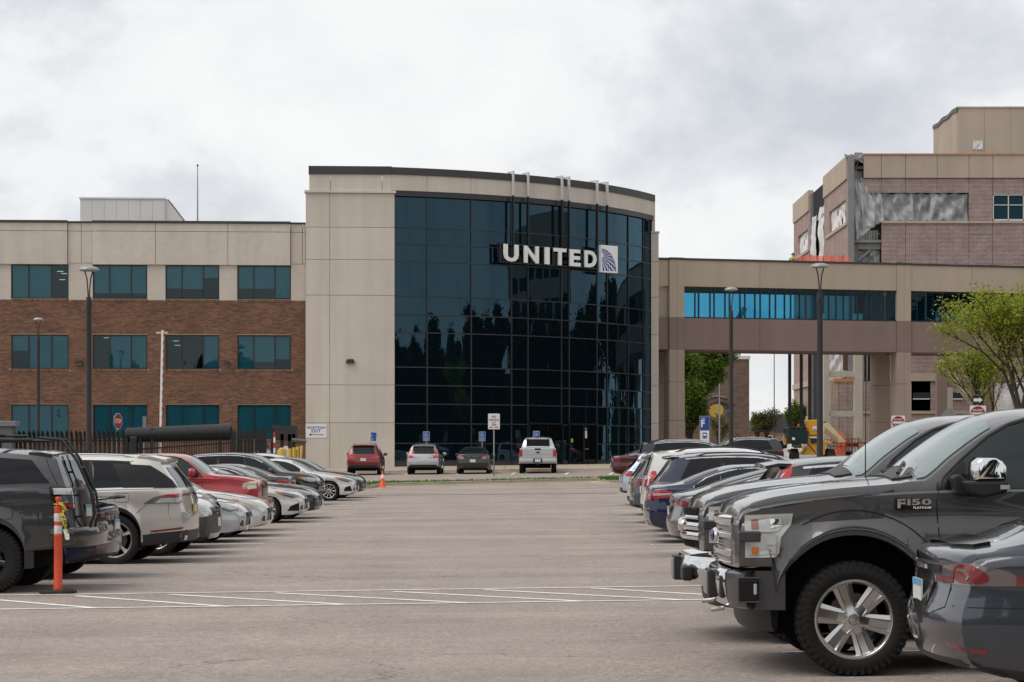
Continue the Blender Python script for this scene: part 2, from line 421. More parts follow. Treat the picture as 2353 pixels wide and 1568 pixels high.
# tar-filled seam crossing the lot
for x0, y0, x1, y1 in ((560, 1141, 1420, 1134),):
    strip(GP(x0, y0), GP(x1, y1), 0.55, name='tar_seam', mat='tar', n=20) if 'tar' in MATS else None
# planted islands with kerbs
def kerb_run(pts, name, w=0.16, h=0.15, slope=0.03, base_out=0.45):
    """kerb profile swept along (X, D) points, grass on the left-hand side; gutter pan in front"""
    mb = MB(); n = len(pts); prof = []
    for i, p in enumerate(pts):
        a = Vector(pts[max(i-1, 0)][:2]); b = Vector(pts[min(i+1, n-1)][:2]); d = (b-a).normalized(); out = Vector((d.y, -d.x))
        for o, z in ((base_out, -0.06), (base_out, 0.012), (0.0, 0.018), (-0.02, h-0.025), (-0.05, h), (-w, h), (-w, -0.05)):
            q = Vector(p[:2]) + out*o; mb.v.append((q.x, q.y, ZG(q.x, q.y)+z))
    for i in range(n-1):
        for j in range(6): mb.f.append((i*7+j, (i+1)*7+j, (i+1)*7+j+1, i*7+j+1)); mb.m.append(0)
    mb.f.append(tuple(range(7))); mb.f.append(tuple((n-1)*7+j for j in range(6, -1, -1))); mb.m += [0, 0]
    return mb.build(name, MATS['concrete_kerb'], smooth=35)
def island(name, front, back):
    """front and back: lists of (X, D); kerb sections butted with joints, turf inside"""
    loop = front + back[::-1]
    secs = []
    # split the front run into sections about 3 m long
    def resample(pts, step):
        out = [Vector(pts[0][:2])]
        for a, b in zip(pts, pts[1:]):
            a = Vector(a[:2]); b = Vector(b[:2]); n = max(1, int((b-a).length/step))
            out += [a + (b-a)*((i+1)/n) for i in range(n)]
        return out
    root = None
    ring = resample(loop + [loop[0]], 0.5)
    turf = MB(); n = len(ring)-1
    cx = sum(p.x for p in ring)/len(ring); cy = sum(p.y for p in ring)/len(ring)
    turf.v = [(p.x, p.y, ZG(p.x, p.y)+0.13) for p in ring[:-1]]
    turf.f = [tuple(range(n))]; turf.m = [0]
    t = struct(turf.build(name, MATS['grass_soil']))
    i = 0; step = 6
    while i < n:
        seg = ring[i:min(i+step, n)+1]
        if len(seg) > 1:
            if i+step < n: seg = seg[:-1] + [seg[-2] + (seg[-1]-seg[-2])*0.97]
            k = kerb_run(seg, 'kerb_section'); k.parent = t
        i += step
    # blades
    poly = [(p.x, p.y) for p in ring[:-1]]
    def inside(x, y):
        c = False; j = len(poly)-1
        for i in range(len(poly)):
            if (poly[i][1] > y) != (poly[j][1] > y) and x < (poly[j][0]-poly[i][0])*(y-poly[i][1])/(poly[j][1]-poly[i][1])+poly[i][0]: c = not c
            j = i
        return c
    rr = random.Random(5); mb = MB()
    x0 = min(p[0] for p in poly); x1 = max(p[0] for p in poly); y0 = min(p[1] for p in poly); y1 = max(p[1] for p in poly)
    tries = int((x1-x0)*(y1-y0)*260)
    for _ in range(min(tries, 14000)):
        x = rr.uniform(x0, x1); y = rr.uniform(y0, y1)
        if not inside(x, y): continue
        z = ZG(x, y)+0.125; a = rr.uniform(0, PI); h = rr.uniform(0.05, 0.13); w = 0.02
        lx, ly = rr.uniform(-.04, .04), rr.uniform(-.04, .04)
        mb.add(((x-w*math.cos(a), y-w*math.sin(a), z), (x+w*math.cos(a), y+w*math.sin(a), z), (x+lx, y+ly, z+h)), ((0, 1, 2),))
    g = stuff(mb.build('turf_grass', MATS['grass_blade'], t))
    return t
fl = [GP(855, 1124), GP(872, 1120.5), GP(886, 1118.5), GP(1073, 1114), GP(1248, 1109.5), GP(1330, 1107.5), GP(1372, 1106.5)]
bk = [(p[0], p[1]+2.1) for p in (fl[2], fl[3], fl[4], fl[5])]
left_far = GP(770, 1128)
fl = [(left_far[0]-14, left_far[1]), (left_far[0], left_far[1])] + [tuple(p[:2]) for p in fl]
bk = [(fl[0][0], fl[0][1]+5), (left_far[0], left_far[1]+5.4), (bk[0][0]-.8, bk[0][1]+.6), bk[1], bk[2], (bk[3][0]+.8, bk[3][1])]
island('grass_island', fl, bk)
g2 = [GP(1384, 1112), GP(1390, 1113.5), GP(1430, 1113.5)]
a = g2[0]
island('grass_verge', [(a[0], a[1]+.5), (a[0]+.35, a[1]), (a[0]+12, a[1]-.4)], [(a[0], a[1]+5.2), (a[0]+.5, a[1]+5.8), (a[0]+12, a[1]+5.6)])
# sidewalk in front of the office: slabs with joints, kerb facing the bays
WALK0 = 121.0
def walk_line(X): return WALK0 + 0.05*(X+12)
sw = MB(); sw.box(-0.001, 0.001, -0.001, 0.001, 0, 0.001)
side = []
for i in range(34):
    X0, X1 = -34 + i*2.4, -34 + (i+1)*2.4 - 0.02
    mb = MB(); y0, y1 = walk_line(X0), walk_line(X1)
    z0, z1 = ZG(X0, y0)+0.15, ZG(X1, y1)+0.15
    dd = 16.0 if X0 > -6 else 9.0
    zz = 0.2
    mb.add([(X0, y0, z0-.3), (X1, y1, z1-.3), (X1, y1+5.2, z1-.2), (X0, y0+5.2, z0-.2), (X0, y0, z0), (X1, y1, z1), (X1, y1+5.2, z1+zz*.9), (X0, y0+5.2, z0+zz*.9),
            (X0, y0+26, z0+zz), (X1, y1+26, z1+zz), (X1, y1+26, z1-.2), (X0, y0+26, z0-.2)],
           ((0, 1, 5, 4), (4, 5, 6, 7), (7, 6, 9, 8), (0, 4, 7, 3), (1, 2, 6, 5), (3, 7, 8, 11), (2, 10, 9, 6)))
    side.append(mb)
sidewalk = struct(side[0].build('sidewalk', MATS['sidewalk']))
for mb in side[1:]:
    mb.build('paving_slab', MATS['sidewalk'], sidewalk)
kb = MB()
for i in range(12):
    X0, X1 = -34 + i*6.8, -34 + (i+1)*6.8-.03
    mb = MB(); y0, y1 = walk_line(X0)-.17, walk_line(X1)-.17
    for (X, y) in ((X0, y0), (X1, y1)):
        z = ZG(X, y)
        mb.v += [(X, y, z-.2), (X, y, z), (X, y+.02, z+.13), (X, y+.04, z+.152), (X, y+.165, z+.155), (X, y+.165, z-.2)]
    mb.f = [(j, j+6, j+7, j+1) for j in range(5)] + [(0, 1, 2, 3, 4, 5), (11, 10, 9, 8, 7, 6)]; mb.m = [0]*7
    mb.build('kerb_section', MATS['concrete_kerb'], sidewalk)
# ================================================================== office buildings
class Frame:
    """upright plane through image column xd at distance D, turned by ang; local x runs along it, y away from us"""
    def __init__(s, xd, D, ang, base):
        s.ox, s.oy, s.a, s.base = PX(xd, D), D, ang, base
        s.c, s.s = math.cos(ang), math.sin(ang)
    def lx(s, xd):
        k = (xd-CX)/F
        return (k*s.oy-s.ox)/(s.c-k*s.s)
    def D(s, xd): return s.oy + s.lx(xd)*s.s
    def z(s, yd, xd): return PZ(yd, s.D(xd)) - s.base
    def loc(s): return (s.ox, s.oy, s.base)
    def world(s, x, y, z): return (s.ox + x*s.c - y*s.s, s.oy + x*s.s + y*s.c, s.base+z)
STUCCO = M('stucco_warm', C8(176, 168, 158, 1.25), 0.92, spec=0.15, vary=[(0.35, 0.07), (3.5, 0.06), (40, 0.08)], streak=(1.2, 0.08), bump=(9, 0.5, 0.012), objvar=.035)
STUCCO_T = M('stucco_tower', C8(178, 170, 160, 1.25), 0.92, spec=0.15, vary=[(0.4, 0.06), (55, 0.07)], streak=(1.6, 0.08), bump=(70, 0.3, 0.006), objvar=.03)
CAP = M('roof_cap_metal', (0.045, 0.042, 0.043), 0.45, spec=0.4, vary=(0.8, 0.15))
FRAME = M('black_aluminium', (0.012, 0.013, 0.015), 0.35, spec=0.5)
MULL = M('curtain_mullion', (0.018, 0.021, 0.027), 0.35, spec=0.5, vary=(1.5, 0.3))
MORTAR = M('mortar', C8(180, 158, 136, 1.15), 0.95, spec=0.1, vary=[(0.5, 0.10), (30, 0.1)])
BRICK = island_mat('red_brown_brick', [C8(118, 86, 68, 1.12), C8(106, 79, 64, 1.12), C8(126, 94, 74, 1.12), C8(98, 74, 62, 1.12), C8(116, 82, 64, 1.12), C8(88, 70, 61, 1.12), C8(110, 84, 69, 1.12)])
TEAL = tinted_glass('teal_window_glass', (0.45, 0.71, 0.77), refl=0.8, ior=1.5)
CYAN = tinted_glass('cyan_bridge_glass', (0.47, 0.75, 0.845), refl=0.5, ior=1.35)
BLIND = M('roller_blind', (0.62, 0.66, 0.66), 0.9, spec=0.1, vary=(1.0, 0.06))
ROOM = M('dark_interior', (0.035, 0.037, 0.04), 0.9, spec=0.1)
CEIL = M('ceiling_lamp', (0.8, 0.75, 0.6), 0.5, emit=((1.0, 0.8, 0.55), 1.0))
WHITE_MET = M('white_metal', (0.62, 0.62, 0.60), 0.5, spec=0.4, vary=(2, 0.06))
GREY_MET = M('grey_metal_sheet', C8(214, 213, 210, 1.0), 0.55, spec=0.3, vary=(0.6, 0.05), streak=(1, 0.04))
LAMP_BLK = M('wall_lamp_bronze', (0.03, 0.028, 0.027), 0.45)
def holes_wall(mb, x0, x1, z0, z1, holes, y0, y1, mi=0):
    X = sorted({x0, x1} | {h[i] for h in holes for i in (0, 1) if x0 < h[i] < x1})
    Z = sorted({z0, z1} | {h[i] for h in holes for i in (2, 3) if z0 < h[i] < z1})
    for a, b in zip(X, X[1:]):
        run = None
        for c, d in zip(Z, Z[1:]):
            mx, mz = (a+b)/2, (c+d)/2
            if any(h[0] < mx < h[1] and h[2] < mz < h[3] for h in holes):
                if run: mb.box(a, b, y0, y1, run[0], run[1], mi); run = None
            else: run = (run[0], d) if run else (c, d)
        if run: mb.box(a, b, y0, y1, run[0], run[1], mi)
def lay_bricks(x0, x1, z0, z1, holes, length, course, joint, y, depth, rnd):
    """every brick of a running bond wall as (x0, x1, z0, z1)"""
    out = []; n = int((z1-z0)/course)
    for r in range(n):
        a = z0 + r*course + joint/2; b = a + course - joint
        off = (length/2 if r % 2 else 0.0)
        x = x0 - off
        while x < x1:
            p, q = max(x0, x+joint/2), min(x1, x+length-joint/2)
            segs = [(p, q)]
            for h in holes:
                if h[2] < (a+b)/2 < h[3]:
                    ns = []
                    for s in segs:
                        if s[1] <= h[0] or s[0] >= h[1]: ns.append(s)
                        else:
                            if s[0] < h[0]-0.01: ns.append((s[0], h[0]))
                            if s[1] > h[1]+0.01: ns.append((h[1], s[1]))
                    segs = ns
            out += [(s[0], s[1], a, b) for s in segs if s[1]-s[0] > 0.03]
            x += length
    return out
def brick_objects(parent, bricks, y, depth, rnd, mat, n_single=300, name='brick'):
    """the widest n_single bricks as objects of their own sharing one mesh, the rest joined"""
    full = max(b[1]-b[0] for b in bricks)
    idx = [i for i, b in enumerate(bricks) if b[1]-b[0] > full-0.004]
    pick = set(idx[-n_single:])
    one = MB().box(-full/2, full/2, 0, depth, 0, bricks[0][3]-bricks[0][2]).mesh(name, mat)
    rest = MB()
    for i, (a, b, c, d) in enumerate(bricks):
        dy = rnd.uniform(-0.003, 0.003)
        if i in pick:
            o = link(name, one, parent); o.location = ((a+b)/2, y+dy, c)
        else:
            # front and four edges only
            y0, y1 = y+dy, y+depth
            rest.add([(a, y0, c), (b, y0, c), (b, y0, d), (a, y0, d), (a, y1, c), (b, y1, c), (b, y1, d), (a, y1, d)],
                     ((0, 1, 2, 3), (0, 4, 5, 1), (3, 2, 6, 7), (0, 3, 7, 4), (1, 5, 6, 2)))
    me = bpy.data.meshes.new('brickwork'); me.from_pydata(rest.v, [], rest.f); me.materials.append(mat)
    return stuff(link('brickwork', me, parent))
def wall_lamp(loc, rz, label, w=0.34):
    t = thing('wall_lamp', label, 'wall lamp', loc, rz, 'floodlights on the office walls')
    MB().prism([(-w/2, -.12), (w/2, -.12), (w/2*.9, .05), (w/2*.72, .13), (-w/2*.72, .13), (-w/2*.9, .05)], -.20, -.03).build('housing', LAMP_BLK, t, bevel=.01)
    MB().box(-.10, .10, -.03, 0.0, -.14, .12).build('back_plate', LAMP_BLK, t)
    MB().box(-w/2*.8, w/2*.8, -.19, -.05, -.14, -.122).build('lens', M('lamp_lens', (.35, .35, .33), .2), t)
    return t
# ------------------------------------------------------------------ brick wing
fb = Frame(700, 127.2, math.atan(0.054), 0.8)
brick_b = thing('brick_office', 'three-storey brown brick office wing with beige top storey and teal windows', 'building', fb.loc(), fb.a)
bx = fb.lx
ref = 380.0
zz = lambda y: fb.z(y, ref)
xl, xr = bx(-260), bx(702)
ztop, zbrick = zz(508.5), zz(690)
cols = [(-142, -17), (25, 157.8), (212.8, 338.6), (380, 504), (545, 668.7)]
rows = [(608.6, 687.8), (769.4, 849), (929.8, 1010)]
holes = [(bx(a), bx(b), zz(d), zz(c)) for a, b in cols for c, d in rows]
wall = MB()
holes_wall(wall, xl, xr, 0.0, zbrick, holes, 0.012, 0.30)
wall.build('mortar_wall', MORTAR, brick_b)
up = MB(); holes_wall(up, xl, xr, zbrick, zz(606), holes, -0.01, 0.30)
up.build('window_band', STUCCO, brick_b)
rb = random.Random(3)
bricks = lay_bricks(xl, xr, 0.0, zbrick-0.01, holes, 0.245, 0.0755, 0.011, 0, .02, rb)
# leave out those hidden under the sill courses, then order so that the named ones are in view
sills = [(h[0]-0.02, h[1]+0.02, h[2]-0.155, h[2]) for h in holes]
bricks = [b for b in bricks if not any(s[0] < (b[0]+b[1])/2 < s[1] and s[2] < (b[2]+b[3])/2 < s[3] for s in sills)]
vis = bx(30), bx(699)
bricks.sort(key=lambda b: (vis[0] < b[0] < vis[1]) and (zz(900) < b[2] < zz(862)))
brick_objects(brick_b, bricks, -0.004, 0.02, rb, BRICK)
for s in sills:       # soldier courses under the windows
    n = int((s[1]-s[0])/0.078); w = (s[1]-s[0])/n; mb = MB()
    for i in range(n):
        a = s[0]+i*w; mb.box(a+.005, a+w-.005, -0.02, 0.03, s[2]+.005, s[3]-.012)
    stuff(mb.build('brick_sill', BRICK, brick_b))
# projecting beige panels of the top storey, joints between them
def panel(parent, x0, x1, z0, z1, y0, y1, mat, name='wall_panel', g=0.012):
    return MB().box(x0+g, x1-g, y0, y1, z0+g, z1-g).build(name, mat, parent, bevel=0.008)
jz = zz(532.8)
zcap = zz(513.5)
for (a, b, y0) in ((-260, -55, -.16), (-55, 155.5, -.16), (155.5, 187, -.03), (187, 212.5, -.03), (212.5, 358, -.16), (358, 524, -.16), (524, 667.5, -.16), (667.5, 695, -.03), (695, 702, -.03)):
    zb_ = zz(609.5) if y0 < -.1 else zz(606)
    panel(brick_b, bx(a), bx(b), zb_, jz, y0, .28, STUCCO)
    panel(brick_b, bx(a), bx(b), jz, zcap, y0, .28, STUCCO)
for (a, b, y0) in ((-260, 155.5, -.24), (155.5, 212.5, -.11), (212.5, 667.5, -.24), (667.5, 702, -.11)):
    MB().box(bx(a), bx(b), y0, .34, zcap+.002, ztop-(0 if y0 < -.2 else .04)).build('roof_cap', CAP, brick_b)
MB().box(xl, xr, 0.32, 15, ztop-.6, ztop-.25).box(xl, xl+.2, .32, 15, 0, ztop-.6).box(xl, xr, 14.8, 15, 0, ztop-.62).build('roof_slab', CAP, brick_b)
MB().box(xl+.3, xr-.1, 1.6, 1.7, 0, ztop-.7).build('interior_wall', ROOM, brick_b)
rw = random.Random(11)
for ci, (a, b) in enumerate(cols):
    for ri, (c, d) in enumerate(rows):
        x0, x1, z0, z1 = bx(a), bx(b), zz(d), zz(c)
        w = x1-x0; fm = MB(); e = .07
        cuts = [x0, x0+w*.305, x0+w*.70, x1]
        fm.box(x0, x1, .11, .21, z0, z0+e).box(x0, x1, .11, .21, z1-e, z1).box(x0, x0+e, .11, .21, z0+e, z1-e).box(x1-e, x1, .11, .21, z0+e, z1-e)
        for q in cuts[1:3]: fm.box(q-.03, q+.03, .11, .21, z0+e, z1-e)
        fo = fm.build('window', FRAME, brick_b)
        for k in range(3):
            pa, pb = cuts[k]+(.03 if k else e), cuts[k+1]-(.03 if k < 2 else e)
            pn = MB().box(pa, pb, .150, .160, z0+e, z1-e); tq = rw.uniform(-.012, .012); uq = rw.uniform(-.012, .012); pn.v = [(x, y+(x-(pa+pb)/2)*tq+(z-z0)*uq*.6, z) for x, y, z in pn.v]; pn.build('pane', TEAL, fo)
            # roller blinds at different heights
            full = (ri == 2) or rw.random() < .45
            drop = 1.0 if full else rw.choice([.45, .7, .78, .72])
            if (ci, ri) == (1, 0): drop = (.99, .99, 0)[k]
            if (ci, ri) == (2, 1): drop = (.0, 1, 1)[k]
            if (ci, ri) == (3, 1): drop = (0, .0, 1)[k]
            if (ci, ri) == (1, 1): drop = (.45, 1, 1)[k]
            if (ci, ri) == (4, 0): drop = (.68, .68, .97)[k]
            if (ci, ri) == (3, 0): drop = (.68, .70, .35)[k]
            if (ci, ri) == (2, 0): drop = (.84, .84, .84)[k]
            if drop > 0:
                zb_ = z1-e-(z1-z0-2*e)*drop; bl = MB()
                n = 8; ys = .26
                for i in range(n+1):
                    x = pa-.02+(pb-pa+.04)*i/n; y = ys+.008*math.sin(i*1.3+ci)
                    bl.v += [(x, y, zb_), (x, y, z1-e)]
                bl.f = [(2*i, 2*i+2, 2*i+3, 2*i+1) for i in range(n)]; bl.m = [0]*n
                bl.box(pa, pb, ys-.012, ys+.012, zb_-.02, zb_)
                bl.build('blind', BLIND, fo)
    # ceiling lamps in the two rooms with raised blinds
for (xd, yd) in ((132, 622), (141, 627), (137, 641), (240, 775), (400, 782), (404, 792)):
    x = bx(xd); z = zz(yd)
    MB().box(x-.16, x+.16, .9, 1.2, z, z+.018).build('ceiling_lamp', CEIL, brick_b)
for (xd, yd, lb) in ((182, 834, 'dark floodlight on the brick wall between second-storey windows, under the tall lamp post'), (523, 835, 'small dark floodlight on the brick wall beside the striped barrier arm')):
    wx = fb.world(bx(xd), -0.006, zz(yd)); wall_lamp(wx, fb.a, lb, .46 if xd < 300 else .28)
# rooftop plant room and mast
pr = thing('rooftop_plant_room', 'pale grey metal plant room on the flat office roof', 'plant room', fb.world(0, 0, ztop-.25), fb.a)
fp = Frame(280, 136.0, fb.a, 0)
sh = 136.0/fb.D(280)
yl_ = 8.2; pxl = lambda xd: (((xd-CX)/F)*(fb.oy+yl_*fb.c)-fb.ox+yl_*fb.s)/(fb.c-((xd-CX)/F)*fb.s)
x0, x1 = pxl(184), pxl(378); z0, z1 = 0, PZ(463.5, 136)-(0.8+ztop-.25)
q = MB(); y0 = 8.2
nse = 7
for i in range(nse):
    a, b = x0+(x1-x0)*i/nse, x0+(x1-x0)*(i+1)/nse
    MB().box(a+.006, b-.006, y0, y0+.12, z0, z1).build('metal_panel', GREY_MET, pr)
MB().box(x0-.05, x1+.05, y0-.05, y0+.14, z1, z1+.10).build('coping', WHITE_MET, pr)
# raking screens at both ends
MB().prism([(x1, z0), (x1+2.1, z0), (x1+.12, z1+.05), (x1, z1+.05)], y0+.13, y0+3.2).build('raking_screen', GREY_MET, pr)
mb = MB()
for i in range(14):
    t = i/14; mb.bar((x1+.2+1.9*t, y0+.1, z1-(z1)*t), (x1+.2+1.9*t, y0+3.2, z1-z1*t), .05, .05)
stuff(mb.build('screen_ribs', CAP, pr))
MB().prism([(x0, z0), (x0-.65, z0), (x0, z1*.42)], y0+.13, y0+3.2).build('raking_screen', GREY_MET, pr)
ms = thing('rooftop_mast', 'thin grey mast standing on the roof beside the plant room', 'mast', (PX(454, 133), 133, 0.8+ztop-.25))
hh = PZ(383, 133)-(0.8+ztop-.25)
MB().tube([(0, 0, 0), (0, 0, hh*.5), (0, 0, hh)], [.05, .04, .025]).build('pole', M('mast_grey', (.28, .29, .31), .5), ms, smooth=60)
MB().lathe([(0, hh), (.06, hh+.02), (.07, hh+.08), (0, hh+.16)], 10).build('finial', LAMP_BLK, ms, smooth=60)
# ------------------------------------------------------------------ entrance tower with bowed glass front
D0 = 126.3; PHI0, PHI1, RAD = R_(14), R_(65.4), 24.15
X0a = PX(900, D0)
CXa, CYa = X0a-RAD*math.sin(PHI0), D0+RAD*math.cos(PHI0)
def arc(phi, r, z=0): return (CXa+r*math.sin(phi), CYa-r*math.cos(phi), z)
def phi_at(xd, r=RAD):
    k = (xd-CX)/F; a, b = PHI0-.3, PHI1+.3
    for _ in range(50):
        m = (a+b)/2; p = arc(m, r)
        if p[0] < k*p[1]: a = m
        else: b = m
    return a
ft = Frame(702, 126.0, math.atan(0.054), 0.8)
TB = 0.8
tower = thing('glass_entrance_tower', 'entrance tower with bowed dark glass wall between beige panelled walls', 'building', (ft.ox, ft.oy, TB))
def tw(mb): return mb.xf(Matrix.Translation((-ft.ox, -ft.oy, -TB)))
def curved(phi_a, phi_b, r0, r1, z0, z1, name, mat, parent=tower, n=4, smooth=None, tilt=(0, 0)):
    mb = MB()
    for i in range(n+1):
        p = phi_a+(phi_b-phi_a)*i/n; q = (p-(phi_a+phi_b)/2)*RAD*tilt[0]; b = (z1-z0)/2*tilt[1]
        mb.v += [arc(p, r1+q-b, z0), arc(p, r1+q+b, z1), arc(p, r0+q+b, z1), arc(p, r0+q-b, z0)]
    for i in range(n):
        for j in range(4): mb.f.append((i*4+j, (i+1)*4+j, (i+1)*4+(j+1) % 4, i*4+(j+1) % 4)); mb.m.append(0)
    mb.f += [(0, 1, 2, 3), (n*4+3, n*4+2, n*4+1, n*4)]; mb.m += [0, 0]
    return tw(mb).build(name, mat, parent, smooth=smooth)
ZC1 = PZ(384.5, D0); ZC0 = ZC1-0.42
D9 = 127.45
ZBand = PZ(443, D9)
mul_x = [906, 981, 1082, 1174.5, 1212, 1289, 1306.5, 1370.5, 1394, 1442.5, 1477, 1495]
RG = RAD-0.20
phis = [phi_at(x, RG) for x in mul_x]
row_y = [455, 525, 563.6, 603, 682.6, 724.9, 766, 845, 886.7, 929.3, 974, 1019.4, 1059]
row_z = [PZ(y, D9-.2) for y in row_y]
pj = [PHI0] + [phi_at(x, RAD) for x in (981, 1082, 1174, 1210, 1289, 1306, 1371, 1395, 1436, 1471)] + [PHI1]
for a, b in zip(pj, pj[1:]):
    g = 0.0005
    curved(a+g, b-g, RAD-.45, RAD, ZBand, ZC0, 'parapet_panel', STUCCO_T, n=3)
    curved(a+.0001, b-.0001, RAD-.5, RAD+.07, ZC0+.003, ZC1, 'roof_cap', CAP, n=3)
curved(phis[0]-.002, phis[-1]+.004, RG-.3, RG+.16, row_z[0]+.02, ZBand-.004, 'head_frame', MULL, n=24)
GL_UP = mirror_glass('coated_glass', (0.0022, 0.006, 0.009), (0.40, 0.76, 1.0), 1.66, wob=0.010, scale=0.5)
rg_ = random.Random(12)
for j in range(len(phis)-1):
    for i in range(len(row_z)-1):
        curved(phis[j]+.0014, phis[j+1]-.0014, RG-.02, RG+.01, row_z[i+1]+.035, row_z[i]-.035, 'glass_pane', GL_UP, n=3 if phis[j+1]-phis[j] > .08 else 2, smooth=30, tilt=(rg_.uniform(-.008, .008), rg_.uniform(-.006, .006)))
for p in phis:
    mb = MB(); q = [arc(p-.0015, RG-.1), arc(p+.0015, RG-.1), arc(p+.0015, RG+.075), arc(p-.0015, RG+.075)]
    mb.v = [(a, b, row_z[-1]-.2) for a, b, c in q] + [(a, b, row_z[0]+.03) for a, b, c in q]
    mb.f = [(0, 1, 2, 3), (7, 6, 5, 4), (0, 4, 5, 1), (1, 5, 6, 2), (2, 6, 7, 3), (3, 7, 4, 0)]; mb.m = [0]*6
    tw(mb).build('mullion', MULL, tower)
for z in row_z[1:]:
    curved(phis[0], phis[-1], RG-.08, RG+.06, z-.034, z+.034, 'transom', MULL, n=28)
curved(phis[0], phis[-1], RG-.3, RG+.05, TB, row_z[-1]-.036, 'base_plinth', CAP, n=24)
# solid core behind the glass, roof, right-hand pier
core = MB(); n = 20
ring = [arc(PHI0+(PHI1-PHI0)*i/n, RG-.35) for i in range(n+1)]
back = (ring[-1][0]-4, ring[-1][1]+6)
poly = [(p[0], p[1]) for p in ring] + [back, (ft.ox+1, ft.oy+20), (ft.ox+.6, ft.oy+.6)]
core.prism(poly, TB, ZC0-.3, plane='xy'); tw(core).build('building_core', ROOM, tower)
# right pier in front of the return wall
ea = arc(PHI1, RG+.12); pw = PX(1512.5, ea[1]+.2)-PX(1495.5, ea[1]+.2)
px0 = PX(1496, ea[1])
seams = [ZBand-1.1, PZ(597, 138), PZ(680, 138), PZ(766, 138), PZ(885, 138), PZ(973, 138), TB]
for a, b in zip(seams[1:], seams):
    tw(MB().box(px0, px0+pw, ea[1]-.15, ea[1]+9, a+.012, b-.012)).build('pier_panel', STUCCO_T, tower)
tw(MB().box(px0-.02, px0+pw+.06, ea[1]-.2, ea[1]+9, seams[0], seams[0]+.10)).build('pier_coping', STUCCO_T, tower)
tw(MB().box(px0-.12, px0+pw-.22, ea[1]-.05, ea[1]+9, seams[0]+.10, ZC0)).build('pier_panel', STUCCO_T, tower)
# left-hand flat wall of large panels
fx = ft.lx; fz = lambda y: ft.z(y, 800)
tl = bpy.data.objects.new('side_wall', None)
def tflat(x0, x1, y0, y1, z0, z1, name, mat, bevel=None):
    mb = MB().box(x0, x1, y0, y1, z0, z1)
    mb.v = [ft.world(*v) for v in mb.v]
    return tw(mb).build(name, mat, tower, bevel=bevel)
yy = [444, 522.9, 597, 679, 885, 972, 1075]
g = .012
for a, b in zip(yy, yy[1:]):
    for c, d in ((702, 757.8), (757.8, 907)):
        tflat(fx(c)+g, fx(d)-g, -.02, .5, fz(b)+g, fz(a)-g, 'wall_panel', STUCCO_T, .008)
tflat(fx(702)+.03, fx(907)-.02, .03, .52, 0, fz(444)-.02, 'joint_backing', M('joint_grey', C8(135, 125, 112, 1.2), .9), None)
tflat(fx(702)-.06, fx(907)+.08, -.14, .55, fz(444), fz(438.5), 'wall_coping', STUCCO_T, .01)
for c, d in ((710, 759), (759, 878), (878, 900.5)):
    tflat(fx(c)+g, fx(d)-g, .06, .5, fz(438.5)+.003, ZC0-TB-.003, 'parapet_panel', STUCCO_T, .008)
tflat(fx(709), fx(900.3), -.02, .6, ZC0-TB, ZC1-TB+.04, 'roof_cap', CAP)
for w in (0,):      # left return wall of the tower
    tflat(fx(702)+.012, fx(702)+.3, .5, 19, 0, fz(444), 'return_wall', STUCCO_T)
    tflat(fx(710)+.012, fx(710)+.3, .5, 19, fz(444), ZC0-TB, 'return_wall', STUCCO_T)
    tflat(fx(710), fx(710)+.34, .6, 19, ZC0-TB, ZC1-TB, 'roof_cap', CAP)
wl = ft.world(fx(805), -.022, fz(831)); wall_lamp(wl, ft.a, 'dark floodlight on the beige panel wall above the pedestrian exit sign', .5)
# entrance doors, set in the glass
DOORM = M('door_frame', (.006, .006, .007), .3)
DGL = mirror_glass('door_glass', (0.004, 0.005, 0.006), (0.6, 0.8, 0.9), 1.45, wob=0.004)
zt = PZ(976, D9+4); zb0 = TB+.27
def door(xa, xb, label=None):
    pa, pb = phi_at(xa, RG+.1), phi_at(xb, RG+.1)
    fr = curved(pa, pb, RG+.02, RG+.16, zt, zt+.09, 'door', DOORM)
    for p in (pa, pb):
        m2 = MB(); q = [arc(p-.0016, RG+.02), arc(p+.0016, RG+.02), arc(p+.0016, RG+.15), arc(p-.0016, RG+.15)]
        m2.v = [(a, b, zb0) for a, b, c in q] + [(a, b, zt) for a, b, c in q]; m2.f = [(0, 1, 2, 3), (7, 6, 5, 4), (0, 4, 5, 1), (1, 5, 6, 2), (2, 6, 7, 3), (3, 7, 4, 0)]; m2.m = [0]*6
        tw(m2).build('door_jamb', DOORM, fr)
    curved(pa+.002, pb-.002, RG+.08, RG+.1, zb0+.12, zt-.02, 'door_glass', DGL, fr)
    curved(pa+.002, pb-.002, RG+.06, RG+.12, zb0, zb0+.11, 'door_rail', DOORM, fr)
    return fr
door(1216, 1258); door(1258, 1292)
d3 = door(1308, 1340); d4 = door(1342, 1371)
p = phi_at(1344.5, RG+.12); pz = PZ(999, 135)
curved(phi_at(1341.5, RG+.12), phi_at(1349, RG+.12), RG+.105, RG+.112, PZ(1008, 135), PZ(992, 135), 'paper_notice', M('paper', (.7, .7, .68), .8), d4, n=1)
curved(phi_at(1341.5, RG+.12), phi_at(1349, RG+.12), RG+.105, RG+.112, PZ(991.5, 135), PZ(984, 135), 'blue_notice', M('notice_blue', (.03, .22, .45), .5), d4, n=1)
curved(phi_at(1312.5, RG+.12), phi_at(1317, RG+.12), RG+.105, RG+.112, PZ(1018, 135), PZ(1009, 135), 'yellow_sticker', M('sticker_yellow', (.42, .42, .03), .5), d3, n=1)
curved(phi_at(1308.5, RG+.12), phi_at(1321, RG+.12), RG+.105, RG+.112, PZ(1033, 135), PZ(1031.8, 135), 'red_strip', M('strip_red', (.4, .04, .05), .5), d3, n=1)
